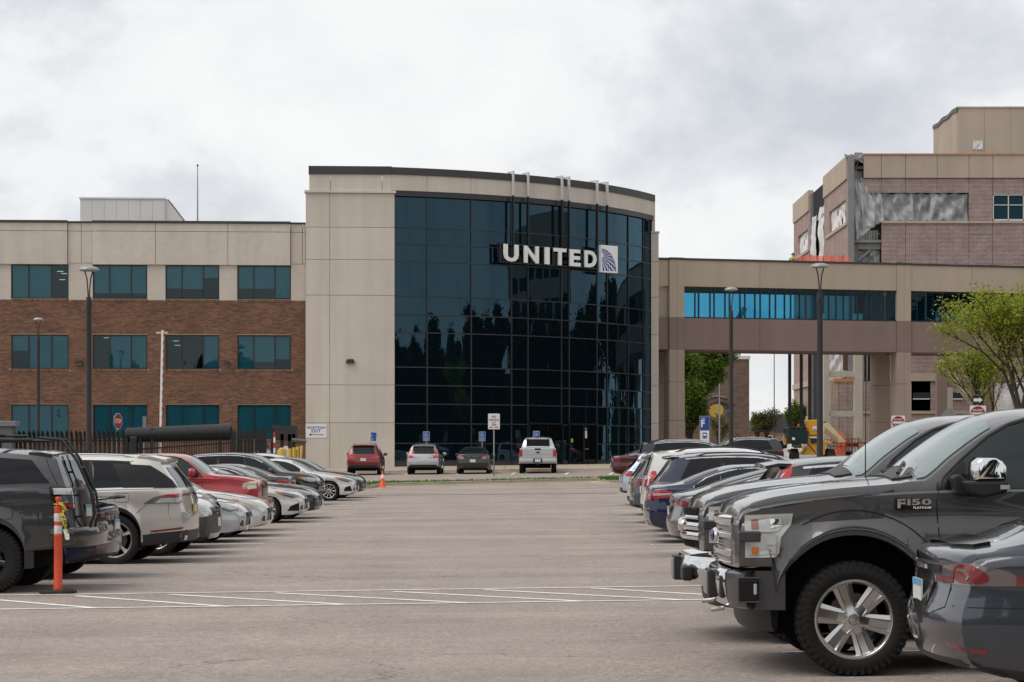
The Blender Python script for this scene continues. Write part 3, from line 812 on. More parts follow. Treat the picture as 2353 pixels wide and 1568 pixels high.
curved(phi_at(1342.5, RG+.12), phi_at(1353.5, RG+.12), RG+.105, RG+.112, PZ(1033, 135), PZ(1031.8, 135), 'yellow_strip', M('strip_yel', (.35, .33, .05), .5), d4, n=1)
# white/black hangers that carry the sign
HW = M('hanger_white', (.52, .52, .51), .5); HB = M('hanger_black', (.012, .013, .016), .4)
for xd in (1180.5, 1215, 1293, 1309, 1374, 1397):
    p = phi_at(xd, RAD+.3); w = .0016
    def post(z0, z1, name, mat, r0=.16, r1=.32):
        m2 = MB(); q = [arc(p-w, RAD+r0), arc(p+w, RAD+r0), arc(p+w, RAD+r1), arc(p-w, RAD+r1)]
        m2.v = [(a, b, z0) for a, b, c in q] + [(a, b, z1) for a, b, c in q]
        m2.f = [(0, 1, 2, 3), (7, 6, 5, 4), (0, 4, 5, 1), (1, 5, 6, 2), (2, 6, 7, 3), (3, 7, 4, 0)]; m2.m = [0]*6
        return tw(m2).build(name, mat, tower)
    Dp = arc(p, RAD+.3)[1]
    post(ZBand+.03, ZC1+.14, 'sign_hanger', HW); post(PZ(566, Dp) if xd < 1390 else PZ(566, Dp), ZBand+.028, 'sign_hanger', HB)
    post(ZC1+.05, ZC1+.139, 'hanger_return', HW, -.35, .159)
# ------------------------------------------------------------------ lit airline sign
ps = phi_at(1268, RAD+.20)
o = arc(ps, RAD+.20)
fs = Frame(1268, o[1], ps, 0); fs.base = PZ(590, o[1])
sign = thing('building_sign', 'white raised capital letters and blue globe panel across the dark glass front', 'sign', fs.loc(), ps)
LW = M('letter_white', (.82, .82, .80), .45, spec=.4); LS = M('letter_edge', (.60, .60, .60), .5); SB = M('sign_black', (.006, .006, .008), .4)
BLUE = M('emblem_blue', (0.010, 0.045, 0.27), .45)
sl = fs.lx
# backing rack
xa, xb = sl(1149.5), sl(1374)
zt_, zb_ = fs.z(558.5, 1160), fs.z(604, 1160)
sk = (fs.z(573, 1370)-zt_)/(xb-xa)*0
rk = MB()
rk.box(xa, xb, .10, .20, zt_-.10, zt_).box(xa, xb, .10, .20, zb_, zb_+.10).box(xa, xa+.12, .08, .22, zb_, zt_)
rk.build('rack', SB, sign)
lets = [('U', 1157.5, 1191), ('N', 1204, 1237.5), ('I', 1251.5, 1262), ('T', 1272, 1300.5), ('E', 1308.5, 1333), ('D', 1343, 1370)]
lz0, lz1 = fs.z(601.5, 1172), fs.z(562, 1172)
for ch, a, b in lets:
    x0, x1 = sl(a), sl(b)
    mb = fit_text(ch, x1-x0, lz1-lz0, .05, 0.035)
    mb.v = [(v[0]+(x0+x1)/2, v[1]+.0, v[2]+(lz0+lz1)/2) for v in mb.v]
    lt = mb.build('letter', LW, sign)
    MB().box((x0+x1)/2-.12, (x0+x1)/2+.12, .055, .10, zt_-.10, zt_).build('standoff', SB, lt)
    MB().box(x0-.02, x0+.16, .09, .19, zb_+.1, zt_-.1).build('rack_upright', SB, sign)
gx0, gx1 = sl(1378.5), sl(1416.5); gz1, gz0 = fs.z(563.5, 1380), fs.z(626, 1380)
bd = MB().box(gx0, gx1, -.12, .10, gz0, gz1).build('emblem_panel', LW, sign)
gw, gh = gx1-gx0-.04, gz1-gz0-.04
def globe():
    mb = MB(); c = (.06, .02); r = .84
    pole = Vector((-.10, .72, .0)); pole.z = math.sqrt(1-pole.x**2-pole.y**2); pole.normalize()
    e1 = pole.cross(Vector((0, 1, 0))).normalized(); e2 = pole.cross(e1)
    def P(th, ph): return pole*math.cos(th) + (e1*math.cos(ph)+e2*math.sin(ph))*math.sin(th)
    def put(quad):
        pts = []
        for v in quad:
            if v.z < 0.03: return
            x, y = c[0]+r*v.x, c[1]+r*v.y
            if not (0.02 <= x <= .985 and 0.015 <= y <= .985): return
            pts.append((gx0+.02+x*gw, -.126, gz0+.02+y*gh))
        mb.add(pts, ((0, 1, 2, 3),))
    nlon = 20; nsub = 4
    for b in range(7):
        t0 = R_(10+14.0*b); t1 = R_(10+14.0*b+11.6)
        for k in range(nlon):
            tw_ = b*.12
            f0 = 2*PI*k/nlon+tw_; f1 = f0+2*PI/nlon*.58
            for i in range(nsub):
                for j in range(2):
                    a, bb = t0+(t1-t0)*i/nsub, t0+(t1-t0)*(i+1)/nsub
                    q, s = f0+(f1-f0)*j/2, f0+(f1-f0)*(j+1)/2
                    put((P(a, q), P(a, s), P(bb, s), P(bb, q)))
        for k in range(120):     # thin circles
            f0, f1 = 2*PI*k/120, 2*PI*(k+1)/120
            put((P(t1+.012, f0), P(t1+.012, f1), P(t1+.034, f1), P(t1+.034, f0)))
    for k in range(90):          # rim
        a0, a1 = 2*PI*k/90, 2*PI*(k+1)/90
        def Q(a, rr): return Vector((rr*math.cos(a), rr*math.sin(a), 1))
        put((Q(a0, .985), Q(a1, .985), Q(a1, 1.01), Q(a0, 1.01)))
    return mb
gm = globe()
gm.build('emblem', BLUE, bd)
# pedestrian exit sign on the wall
pz0, pz1 = fz(1006), fz(975.5); pxa, pxb = fx(702.5), fx(750.5)
wloc = ft.world((pxa+pxb)/2, -.022, pz0)
sg = thing('wall_sign', 'white wall sign reading PEDESTRIAN EXIT with blue arrow pointing left', 'sign', wloc, ft.a)
W_, H_ = pxb-pxa, pz1-pz0
M('sign_white', (.74, .74, .73), .5); M('sign_blue', (.02, .06, .22), .5)
MB().box(-W_/2, W_/2, -.02, 0, 0, H_).build('board', MATS['sign_white'], sg)
for tx, w, h, z in (('PEDESTRIAN', W_*.88, H_*.18, H_*.76), ('EXIT', W_*.44, H_*.24, H_*.50)):
    mb = fit_text(tx, w, h, .004, .005); mb.v = [(a, b-.025, c+z) for a, b, c in mb.v]; mb.build('lettering', MATS['sign_blue'], sg)
ar = [(-.36*W_, .22*H_), (-.24*W_, .33*H_), (-.24*W_, .245*H_), (.36*W_, .245*H_), (.36*W_, .195*H_), (-.24*W_, .195*H_), (-.24*W_, .11*H_)]
MB().prism(ar, -.026, -.0201).build('arrow', MATS['sign_blue'], sg)
# ================================================================== footbridge, site, trees, street furniture
BEIGE = M('bridge_beige', C8(158, 146, 132, 1.22), .92, spec=.15, vary=[(.4, .06), (50, .07)], streak=(1.3, .05), bump=(60, .3, .006), objvar=.025)
BROWN = M('bridge_brown', C8(120, 104, 98, 1.22), .92, spec=.15, vary=[(.5, .08), (40, .07)], streak=(1.0, .06), bump=(50, .3, .006), objvar=.03)
CONC = M('raw_concrete', C8(166, 159, 148, 1.25), .92, spec=.15, vary=[(.8, .14), (12, .10)], streak=(1.5, .08))
fk = Frame(1512, 141.0, math.atan(.25), 1.0)
bridge = thing('office_footbridge', 'long beige and brown covered footbridge with blue glazing on tall square pillars', 'footbridge', fk.loc(), fk.a)
kx = fk.lx
b0 = 1.0
ZR, ZW1, ZW0, ZS = 14.68-b0, 12.79-b0, 10.79-b0, 8.72-b0
DEP = 4.4
x_end = kx(2760)
def bbox(x0, x1, y0, y1, z0, z1, name, mat, bev=.006): return MB().box(x0, x1, y0, y1, z0, z1).build(name, mat, bridge, bevel=bev)
pil = [(1538, 1572), (2060.8, 2092.6), (2610, 2645)]
g = .010
spans = [(1572, 2060.8, [1746.4]), (2092.6, 2610, [2233, 2420])]
# left return next to the tower
bbox(kx(1490), kx(1538)-g, .10, .5, 12.82-b0, ZR-.15, 'upper_panel', BEIGE); bbox(kx(1490), kx(1538)-g, .32, .6, ZW0, 12.80-b0, 'recessed_panel', BEIGE); bbox(kx(1490), kx(1538)-g, .12, .5, ZS, ZW0-g, 'spandrel_panel', BROWN)
for a, b in pil:
    m = (kx(a)+kx(b))/2
    for (p, q) in ((kx(a), m), (m, kx(b))):
        bbox(p+g/2, q-g/2, -.06 if p > 0 else -.06, .5, ZW0, ZR-.15, 'pilaster_panel', BEIGE)
        bbox(p+g/2, q-g/2, -.06, .5, ZS, ZW0-g, 'pilaster_base', BROWN)
    for yb in (0, DEP-1.0):
        zz_ = [ZS-.002, 5.6, 3.1, -.2]
        for z1, z0 in zip(zz_, zz_[1:]):
            w = .05*(ZS-z0)/ZS
            if yb == 0:
                for (p, q) in ((kx(a)-w, m), (m, kx(b)+w)): bbox(p+.006, q-.006, -.05-w, 1.0, z0+.01, z1-.01, 'pillar', M('pillar_taupe', C8(144, 130, 121, 1.22), .92, spec=.15, vary=[(.5, .07), (40, .07)], streak=(1.2, .05)))
            else: bbox(kx(a)-w, kx(b)+w, DEP-1.0, DEP, z0+.01, z1-.01, 'pillar', MATS['pillar_taupe'])
for a, b, sm in spans:
    cuts = [a]+sm+[b]
    for p, q in zip(cuts, cuts[1:]):
        bbox(kx(p)+g, kx(q)-g, .0, .4, ZW1+.03, ZR-.15, 'upper_panel', BEIGE)
        bbox(kx(p)+g, kx(q)-g, .02, .4, ZS, ZW0-.03, 'spandrel_panel', BROWN)
        for y in (DEP-.4,):
            bbox(kx(p)+g, kx(q)-g, y, y+.4, ZW1+.03, ZR-.15, 'upper_panel', BEIGE); bbox(kx(p)+g, kx(q)-g, y, y+.4, ZS, ZW0-.03, 'spandrel_panel', BROWN)
    n = 14; x0, x1 = kx(a), kx(b); w = (x1-x0)/n
    for y in (.22, DEP-.3):
        MB().box(x0, x1, y-.06, y+.06, ZW1-.06, ZW1+.028).box(x0, x1, y-.06, y+.06, ZW0-.028, ZW0+.06).build('window_rail', FRAME, bridge)
        for i in range(n):
            MB().box(x0+i*w-.04, x0+i*w+.04, y-.07, y+.07, ZW0+.06, ZW1-.06).build('window_mullion', FRAME, bridge)
            MB().box(x0+i*w+.04, x0+(i+1)*w-.04, y-.006, y+.006, ZW0+.06, ZW1-.06).build('window_pane', CYAN, bridge)
MB().box(kx(1480), x_end, .45, DEP-.45, ZS+.05, ZS+.4).build('floor_slab', BROWN, bridge)
MB().box(kx(1480), x_end, .42, DEP-.42, ZR-.5, ZR-.2).build('roof_slab', BEIGE, bridge)
for (a, b, y0) in ((1490, 1538, .02), (1538, 1572, -.1), (1572, 2060.8, -.06), (2060.8, 2092.6, -.1), (2092.6, 2610, -.06)):
    bbox(kx(a)+.002, kx(b)-.002, y0, .5, ZR-.148, ZR-(.02 if y0 > -.07 else 0), 'roof_cap', CAP, None)
bbox(kx(1490), x_end, DEP-.45, DEP+.06, ZR-.148, ZR-.01, 'roof_cap', CAP, None)
# ------------------------------------------------------------------ building under conversion
u7 = lambda x: (3100+x/1.96)/1.7408
v7 = lambda y: (350+y/1.96)/1.7408
u6 = lambda x: (2600+x/1.573)/1.7408
v6 = lambda y: (900+y/1.573)/1.7408
DC = 175.0
cb = thing('construction_building', 'half-clad brick and beige block under conversion with plastic sheeting over openings', 'building', (PX(1985, DC), DC, 1.0))
cbx, cby, cbz = cb.location
def cw(mb, name, mat, par=cb, **k): return mb.xf(Matrix.Translation((-cbx, -cby, -cbz))).build(name, mat, par, **k)
SB1 = brick_tex('site_brick', C8(122, 98, 95, 1.25), C8(96, 76, 74, 1.25), C8(176, 162, 156, 1.15), .30, .105, 'x', .017, .2, .45)
SB2 = brick_tex('site_brick_side', C8(138, 116, 110, 1.25), C8(120, 98, 94, 1.25), C8(170, 154, 146, 1.15), .30, .105, 'y', .015, .2, .5)
SB3 = brick_tex('site_brick_pale', C8(150, 132, 120, 1.25), C8(128, 112, 102, 1.25), C8(176, 162, 148, 1.15), .30, .105, 'x', .015, .15, .2)
CBE = M('site_beige', C8(160, 147, 133, 1.22), .92, spec=.15, vary=[(.3, .06), (30, .05)], streak=(.8, .06), objvar=.03)
STEEL = M('primer_steel', C8(120, 120, 118, 1.2), .6, spec=.3, vary=(1.5, .2))
WOODM = M('raw_timber', C8(170, 120, 80, 1.2), .85, vary=(3, .2))
def plastic(name, col, trans=.55, rough=.35):
    m = bpy.data.materials.new(name); m.use_nodes = True; MATS[name] = m
    t = m.node_tree; t.nodes.clear(); N, L = t.nodes.new, t.links.new
    o = N('ShaderNodeOutputMaterial'); p = N('ShaderNodeBsdfPrincipled'); tr = N('ShaderNodeBsdfTransparent'); mx = N('ShaderNodeMixShader')
    p.inputs['Base Color'].default_value = (*col, 1); p.inputs['Roughness'].default_value = rough
    tc = N('ShaderNodeTexCoord'); nz = N('ShaderNodeTexNoise'); nz.inputs['Scale'].default_value = 1.4; nz.inputs['Detail'].default_value = 5
    mr = N('ShaderNodeMapRange'); mr.inputs['From Min'].default_value = .3; mr.inputs['From Max'].default_value = .7; mr.inputs['To Min'].default_value = 1-trans-.2; mr.inputs['To Max'].default_value = 1-trans+.2
    L(tc.outputs['Object'], nz.inputs['Vector']); L(nz.outputs['Fac'], mr.inputs[0]); L(mr.outputs[0], mx.inputs[0])
    L(tr.outputs[0], mx.inputs[1]); L(p.outputs[0], mx.inputs[2]); L(mx.outputs[0], o.inputs['Surface'])
    return m
PLAS = plastic('polythene_sheet', (.60, .61, .63), .48)
WRAP = M('white_wrap', (.66, .66, .65), .45, vary=(1.2, .12), bump=(3, .5, .05))
UX = lambda x, D=DC: PX(u7(x), D)
VZ = lambda y, D=DC: PZ(v7(y), D)
def cbox(x0, x1, y0, y1, d0, d1, name, mat, bev=None):
    return cw(MB().box(UX(x0), UX(x1), DC+d0, DC+d1, VZ(y1), VZ(y0)), name, mat, bevel=bev)
segs = [695, 832, 1022, 1270, 1520, 1707, 1955, 2210]
q = 1.6
for a, b in zip(segs, segs[1:]):
    cbox(a+q, b-q, 531, 711, -.12, .3, 'fascia_panel', CBE, .01)
for a, b in zip(segs[:5], segs[1:5]): cbox(a+q, b-q, 714, 825, 0, .3, 'brick_panel', SB1)
cbox(1520+q, 1707-q, 714, 1044, 0, .3, 'brick_panel', SB1)
cbox(1707+q, 1955-q, 714, 838, 0, .3, 'brick_panel', SB1); cbox(1955+q, 2210, 714, 1044, 0, .3, 'brick_panel', SB1)
low = [835, 1022, 1270, 1520, 1707, 1955, 2210]
for a, b in zip(low, low[1:]):
    cbox(a+q, b-q, 1046, 1067, -.1, .3, 'sill_band', CBE)
    if a == 1520:
        cbox(a+q, b-q, 1069, 1153, 0, .3, 'brick_panel', SB1); cbox(a+q, b-q, 1157, 1560, 0, .3, 'brick_panel', SB1)
    else: cbox(a+q, b-q, 1069, 1560, 0, .3, 'brick_panel', SB1)
cbox(690, 2215, 521, 531, -.2, .3, 'roof_edge_board', WOODM)
# window with white frame
wx0, wx1, wz0, wz1 = UX(1709), UX(1953), VZ(1044), VZ(840)
fw = MB(); e = .07
for (a, b, c, d) in ((wx0, wx1, wz0, wz0+.11), (wx0, wx1, wz1-e, wz1), (wx0, wx0+e, wz0, wz1), (wx1-e, wx1, wz0, wz1), ((wx0+wx1)/2-.035, (wx0+wx1)/2+.035, wz0, wz1), (wx0, wx1, VZ(922)-.03, VZ(922)+.03)):
    fw.box(a, b, DC+.02, DC+.16, c, d)
fo = cw(fw, 'window', WHITE_MET)
NAVY = mirror_glass('navy_glass', (.006, .022, .035), (.5, .75, .9), 1.35, wob=.01)
for (a, b) in ((wx0+e, (wx0+wx1)/2-.035), ((wx0+wx1)/2+.035, wx1-e)):
    for (c, d) in ((wz0+.11, VZ(922)-.03), (VZ(922)+.03, wz1-e)): cw(MB().box(a, b, DC+.09, DC+.1, c, d), 'pane', NAVY, fo)
# interior darkness and slabs
cw(MB().box(UX(600), UX(2300), DC+1.6, DC+1.8, 1, VZ(545)), 'inner_wall', ROOM)
cbox(600, 2210, 545, 560, .3, 13, 'roof_deck', CONC); cbox(600, 2210, 1200, 1215, .35, 1.5, 'floor_slab', STEEL)
# open corner bay: steel, railing, debris
cbox(605, 652, 640, 1560, .35, .75, 'steel_column', STEEL); cbox(598, 695, 615, 640, .2, .6, 'steel_beam', M('dark_steel', (.05, .05, .055), .5))
cbox(652, 693, 650, 712, .5, .7, 'steel_plate', STEEL); cbox(606, 832, 1196, 1216, .02, 1.2, 'platform_edge', STEEL)
cbox(652, 832, 1218, 1268, .3, .5, 'steel_beam', STEEL)
mb = MB(); mb.bar((UX(655), DC+.45, VZ(1355)), (UX(755), DC+.45, VZ(1270)), .2, .2); cw(mb, 'brace', STEEL)
for x in (718, 738, 778, 800, 822): cw(MB().box(UX(x)-.025, UX(x)+.025, DC+.6, DC+.65, VZ(1196), VZ(1095)), 'railing_post', MATS['dark_steel'])
for y in (1143,): cw(MB().box(UX(665), UX(832), DC+.58, DC+.60, VZ(y)-.03, VZ(y)+.03), 'railing_bar', M('caution_yellow', (.5, .36, .08), .6))
cw(MB().box(UX(656), UX(832), DC+1.55, DC+1.58, VZ(1192), VZ(1105)), 'wrapped_opening', WRAP)
for (x0, x1) in ((630, 640), (652, 660)): 
    m2 = MB(); m2.bar((UX(x0-6), DC+.3, VZ(612)), (UX(x0+18), DC+.3, VZ(535)), .1, .1); cw(m2, 'brace', MATS['dark_steel'])
def sheet(pts, name='plastic_sheet', mat=None, nu=26, nv=18, amp=.10, seed=1, par=cb, freq=1.1):
    """hanging sheet between four corners (tl, tr, br, bl) with folds"""
    r = random.Random(seed); ph = [r.uniform(0, 6) for _ in range(6)]
    tl, tr, br, bl = [Vector(p) for p in pts]; n = (tr-tl).cross(bl-tl).normalized(); mb = MB()
    for j in range(nv+1):
        v = j/nv
        for i in range(nu+1):
            u = i/nu; p = tl.lerp(tr, u).lerp(bl.lerp(br, u), v)
            f = math.sin(u*freq*9+ph[0]+2.2*math.sin(v*3+ph[1]))*.5+math.sin(u*freq*21+ph[2]+v*2*math.sin(ph[3]))*.3+math.sin((u*1.3+v)*7+ph[4])*.5+.45*abs(math.sin((u*2.1-v*1.4)*5+ph[5]))
            edge = min(1, 4*min(u, 1-u, v+.1, 1-v+.15))
            p = p + n*(f*amp*(1.5 if mat is None else .8)*(.3+.7*edge)); p.z += .06*math.sin(u*17+ph[5])*(1 if v in (0, 1) else 0)
            if 'torn' in name and (i in (0, nu)): p = p + (tr-tl).normalized()*(r.uniform(-.5, .35)*(tr-tl).length*.25)
            if 'torn' in name and j == nv: p.z += r.uniform(-.2, .8)
            mb.v.append(tuple(p))
    for j in range(nv):
        for i in range(nu):
            a = j*(nu+1)+i; mb.f.append((a, a+1, a+nu+2, a+nu+1)); mb.m.append(0)
    return cw(mb, name, mat or PLAS, par, smooth=180)
def S7(x, y, d): return (UX(x), DC+d, VZ(y))
sheet([S7(825, 828, .25), S7(1080, 828, .2), S7(1090, 1044, .15), S7(850, 1044, .2)], seed=2, amp=.16)
sheet([S7(1060, 830, .22), S7(1280, 830, .2), S7(1230, 1044, .15), S7(1060, 1044, .2)], seed=3, amp=.16)
sheet([S7(1225, 828, .18), S7(1516, 832, .25), S7(1514, 1044, .2), S7(1215, 1044, .15)], seed=4, amp=.18)
sheet([S7(598, 722, -.05), S7(695, 712, .1), S7(845, 1040, .05), S7(640, 1195, -.1)], seed=5, amp=.2, nu=20)
sheet([S7(655, 735, .0), S7(840, 830, .12), S7(850, 1050, -.15), S7(690, 1110, -.2)], seed=6, amp=.2)
sheet([S7(655, 1272, .6), S7(830, 1270, .6), S7(830, 1400, .6), S7(655, 1400, .6)], seed=7, amp=.1)
sheet([S7(540, 535, -.3), S7(700, 520, -.1), S7(700, 585, .4), S7(560, 560, .2)], 'white_membrane', WRAP, seed=8, amp=.1)
# left flank running away from us
XL = PX(u7(572), DC)
def flank(D0, D1, z0, z1, name, mat, x0=0, x1=.35): return cw(MB().box(XL+x0, XL+x1, D0, D1, z0, z1), name, mat)
zf1, zf0 = VZ(535), VZ(715); zs1, zs0 = VZ(1050), VZ(1075)
for (d0, d1) in ((175.1, 188.3), (197.5, 208.6)):
    n = 5 if d0 < 190 else 4; w = (d1-d0)/n
    for i in range(n): flank(d0+i*w+.02, d0+(i+1)*w-.02, zf0, zf1, 'fascia_panel', CBE, -.12)
    o0, o1 = d0+1.2, d1-3.0
    flank(d0, o0, zs0, zf0-.02, 'brick_panel', SB2); flank(o1, d1, zs0, zf0-.02, 'brick_panel', SB2)
    flank(o0, o1, VZ(865), zf0-.02, 'brick_panel', SB2); flank(d0, d1, 1, zs0-.02, 'brick_panel', SB2); flank(d0-.05, d1-1.5, zs0, zs1, 'sill_band', CBE, -.12, .3)
    flank(o0, o1, zs1, VZ(865), 'dark_opening', ROOM, .8, .9)
    sheet([(XL+.2, o1, VZ(865)), (XL+.2, o0, VZ(865)), (XL+.2, o0, zs1), (XL+.2, o1, zs1)], 'white_membrane', WRAP, seed=int(d0), amp=.16, freq=3)
    for zb in (VZ(1560)*0+5.0, 8.2): flank(d0, d1, zb, zb+.5, 'sill_band', CBE, -.14, .3)
flank(188.4, 197.4, 1, zf1-.3, 'dark_opening', ROOM, 1.5, 1.6)
flank(188.4, 197.4, VZ(850), VZ(825), 'steel_beam', STEEL, .1, .4)
flank(188.35, 188.7, 1, zf1, 'steel_column', STEEL, .05, .4); flank(197.1, 197.45, 1, zf1-.4, 'steel_column', STEEL, .05, .4)
flank(175.0-.35, 175.08, 1, zf1-.1, 'corner_post', STEEL, -.05, .45)
sheet([(XL+.1, 196.5, VZ(800)), (XL+.1, 193.5, VZ(800)), (XL-.1, 194.2, VZ(1400)), (XL-.1, 196.8, VZ(1400))], 'torn_sheet', WRAP, seed=21, amp=.35, freq=1.5)
sheet([(XL+.1, 192.0, VZ(760)), (XL+.1, 189.0, VZ(770)), (XL-.1, 189.4, VZ(1400)), (XL-.1, 190.6, VZ(1400))], 'torn_sheet', WRAP, seed=22, amp=.35, freq=1.5)
cw(MB().box(XL+.3, XL+30, DC+1.9, 209, 1, VZ(560)), 'building_core', ROOM)
# penthouse
ph_d = 194.0
PHX = PX(u7(1436), ph_d); pz1 = PZ(v7(158), ph_d); pz0 = VZ(545)
for i in range(4): cw(MB().box(PHX+i*2.35+.01, PHX+(i+1)*2.35-.01, ph_d, ph_d+.3, pz0, pz1), 'penthouse_panel', CBE)
for i in range(4): cw(MB().box(PHX-.02, PHX+.3, ph_d+.31+i*2.75, ph_d+.29+(i+1)*2.75, pz0, pz1), 'penthouse_panel', CBE)
cw(MB().box(PHX+.3, PHX+12, ph_d+.35, ph_d+11, pz0, pz1-.3), 'penthouse_core', ROOM)
cw(MB().box(PHX-.1, PHX+9.6, ph_d-.1, ph_d+.3, pz1, pz1+.10), 'white_membrane_edge', WRAP)
sheet([(PHX-.12, ph_d+11.3, pz1+.05), (PHX-.12, ph_d-.1, pz1+.12), (PHX-.14, ph_d-.1, pz1-.25), (PHX-.14, ph_d+11.3, pz1-.3)], 'roof_membrane', CAP, seed=31, amp=.05, nv=4)
vx = PX(u7(1550), ph_d), PX(u7(1628), ph_d)
cw(MB().box(vx[0]-.06, vx[1]+.06, ph_d-.03, ph_d+.02, PZ(v7(493), ph_d), PZ(v7(415), ph_d)), 'louvre_frame', CBE)
sheet([(vx[0], ph_d-.06, PZ(v7(419), ph_d)), (vx[1], ph_d-.06, PZ(v7(419), ph_d)), (vx[1], ph_d-.06, PZ(v7(487), ph_d)), (vx[0], ph_d-.06, PZ(v7(487), ph_d))], 'wrapped_vent', WRAP, seed=33, amp=.04, nu=10, nv=8)
# bundles on the roof
rbm = MB(); rz = VZ(545)
for (a, b, y) in ((1098, 1228, 497), (1230, 1348, 495)):
    cbnd = thing('insulation_bundle', 'white wrapped roof bundle %s' % ('with a small box on top' if a < 1200 else 'touching the penthouse wall'), 'bundle', (UX((a+b)/2), DC+4, rz))
    w = UX(b)-UX(a); MB().box(-w/2, w/2, 0, 1.5, 0, VZ(y)-rz+.1).build('pallet_wrap', WRAP, cbnd, bevel=.08)
    if a < 1200: MB().box(-w*.17, w*.08, .2, .8, VZ(y)-rz+.1, VZ(y)-rz+.34).build('box', WRAP, cbnd, bevel=.03)
m2 = MB()
for x in (660, 714): m2.box(UX(x)-.05, UX(x)+.05, DC+2, DC+2.1, rz, VZ(487))
m2.box(UX(657), UX(717), DC+2, DC+2.1, VZ(489), VZ(484)); m2.bar((UX(665), DC+2.05, VZ(489)), (UX(710), DC+2.05, VZ(517)), .05, .05)
cw(m2, 'roof_davit', MATS['dark_steel'])
# ground-floor frames of the site seen under the bridge
DF = 168.0
pf = thing('concrete_frame', 'bare concrete columns and beams standing before the half-clad brick block', 'frame', (PX(u6(1200), DF), DF, 1.0))
def pw_(x0, x1, y0, y1, name, mat, d0=0, d1=.5):
    mb = MB().box(PX(u6(x0), DF), PX(u6(x1), DF), DF+d0, DF+d1, PZ(v6(y1), DF), PZ(v6(y0), DF)); pl = pf.location
    return mb.xf(Matrix.Translation((-pl[0], -pl[1], -pl[2]))).build(name, mat, pf, bevel=.012)
for (a, b) in ((1092, 1128), (1286, 1338), (1842, 1905)): pw_(a, b, 560, 1440, 'column', CONC, -.05, .55)
for (a, b) in ((1758, 1822), (2050, 2112)): pw_(a, b, 560, 1440, 'column', BROWN, -3.0, -2.4)
for (a, b, c, d) in ((1128, 1286, 920, 957), (1128, 1286, 1172, 1207)): pw_(a, b, c, d, 'beam', CONC, .05, .5)
pw_(1822, 2050, 982, 1030, 'beam', BROWN, -2.9, -2.5); pw_(1905, 2400, 560, 620, 'beam', CONC, .05, .5)
# steel columns in dark paint behind the bridge
for x, lb in ((879, 'slim black steel column under the bridge, furthest from the brick block'), (952, 'slim black steel column under the bridge, middle of three beside the brick block'), (1005, 'slim black steel column under the bridge, touching the view of the brick block')):
    Dq = 151.0; xx = PX(u6(x), Dq); h = 9.6
    cl = thing('steel_column', lb, 'column', (xx, Dq, 1.05), 0, 'black columns beneath the footbridge')
    MB().box(-.10, .10, -.12, -.10, 0, h).box(-.10, .10, .10, .12, 0, h).box(-.012, .012, -.10, .10, 0, h).build('shaft', M('black_steel', (.018, .016, .016), .5), cl)
    MB().box(-.22, .22, -.22, .22, 0, .03).build('base_plate', MATS['black_steel'], cl)
for (a, b, c, d, m_) in ((1455, 1560, 815, 931, SB1), (1455, 1760, 985, 1170, SB1), (1640, 2400, 820, 931, SB1), (1640, 2400, 985, 1175, SB1), (1335, 2400, 1192, 1440, SB3), (1338, 1455, 985, 1175, SB1)):
    cw(MB().box(PX(u6(a), DC), PX(u6(b), DC), DC-.3, DC-.05, PZ(v6(d), DC), PZ(v6(c), DC)), 'brick_panel', m_)
for (c, d) in ((933, 984), (1173, 1190)): cw(MB().box(PX(u6(1335 if c > 1000 else 1455), DC), PX(u6(2400), DC), DC-.42, DC-.31+.28, PZ(v6(d), DC), PZ(v6(c), DC)), 'sill_band', CBE)
for (a, b) in ((1650, 1755), (1842, 1980)):
    w_ = cw(MB().box(PX(u6(a), DC), PX(u6(b), DC), DC-.36, DC-.3, PZ(v6(1093), DC), PZ(v6(1056), DC)), 'window', ROOM); cw(MB().box(PX(u6(a), DC), PX(u6(b), DC), DC-.42, DC-.3, PZ(v6(1100), DC), PZ(v6(1093), DC)), 'window_sill', WHITE_MET, w_)
for (a, b, m_) in ((1130, 1180, SB3), (1182, 1238, SB1), (1240, 1284, SB1)): cw(MB().box(PX(u6(a), DC), PX(u6(b), DC), DC-.5, DC-.1, 1, PZ(v6(985), DC)), 'brick_panel', m_)
cw(MB().box(PX(u6(1150), DC), PX(u6(1284), DC), DC-.55, DC, PZ(v6(990), DC), PZ(v6(968), DC)), 'timber_plate', WOODM)
cw(MB().box(PX(u6(1212), DC), PX(u6(1282), DC), DC-.3, DC-.2, PZ(v6(918), DC), PZ(v6(700), DC)), 'timber_door', M('dark_timber', (.10, .045, .025), .7))
sheet([PT(u6(1128), v6(800), DC-.2), PT(u6(1212), v6(800), DC-.2), PT(u6(1212), v6(925), DC-.2), PT(u6(1128), v6(925), DC-.2)], 'white_membrane', WRAP, seed=41, amp=.2, nu=12)
for x in (1340, 1362, 1385, 1408, 1430, 1452): cw(MB().box(PX(u6(x), DC)-.05, PX(u6(x), DC)+.05, DC-.35, DC-.25, PZ(v6(980), DC), PZ(v6(700), DC)), 'stud', STEEL)
sheet([PT(u6(2115), v6(1000), DC-6), PT(u6(2420), v6(985), DC-6), PT(u6(2420), v6(1320), DC-6), PT(u6(2115), v6(1320), DC-6)], 'white_hoarding', WRAP, seed=43, amp=.25, freq=1)
m2 = MB(); m2.bar(PT(u6(2155), v6(1040), DC-6.3), PT(u6(2190), v6(1200), DC-6.3), .12, .08); cw(m2, 'timber_prop', WOODM)
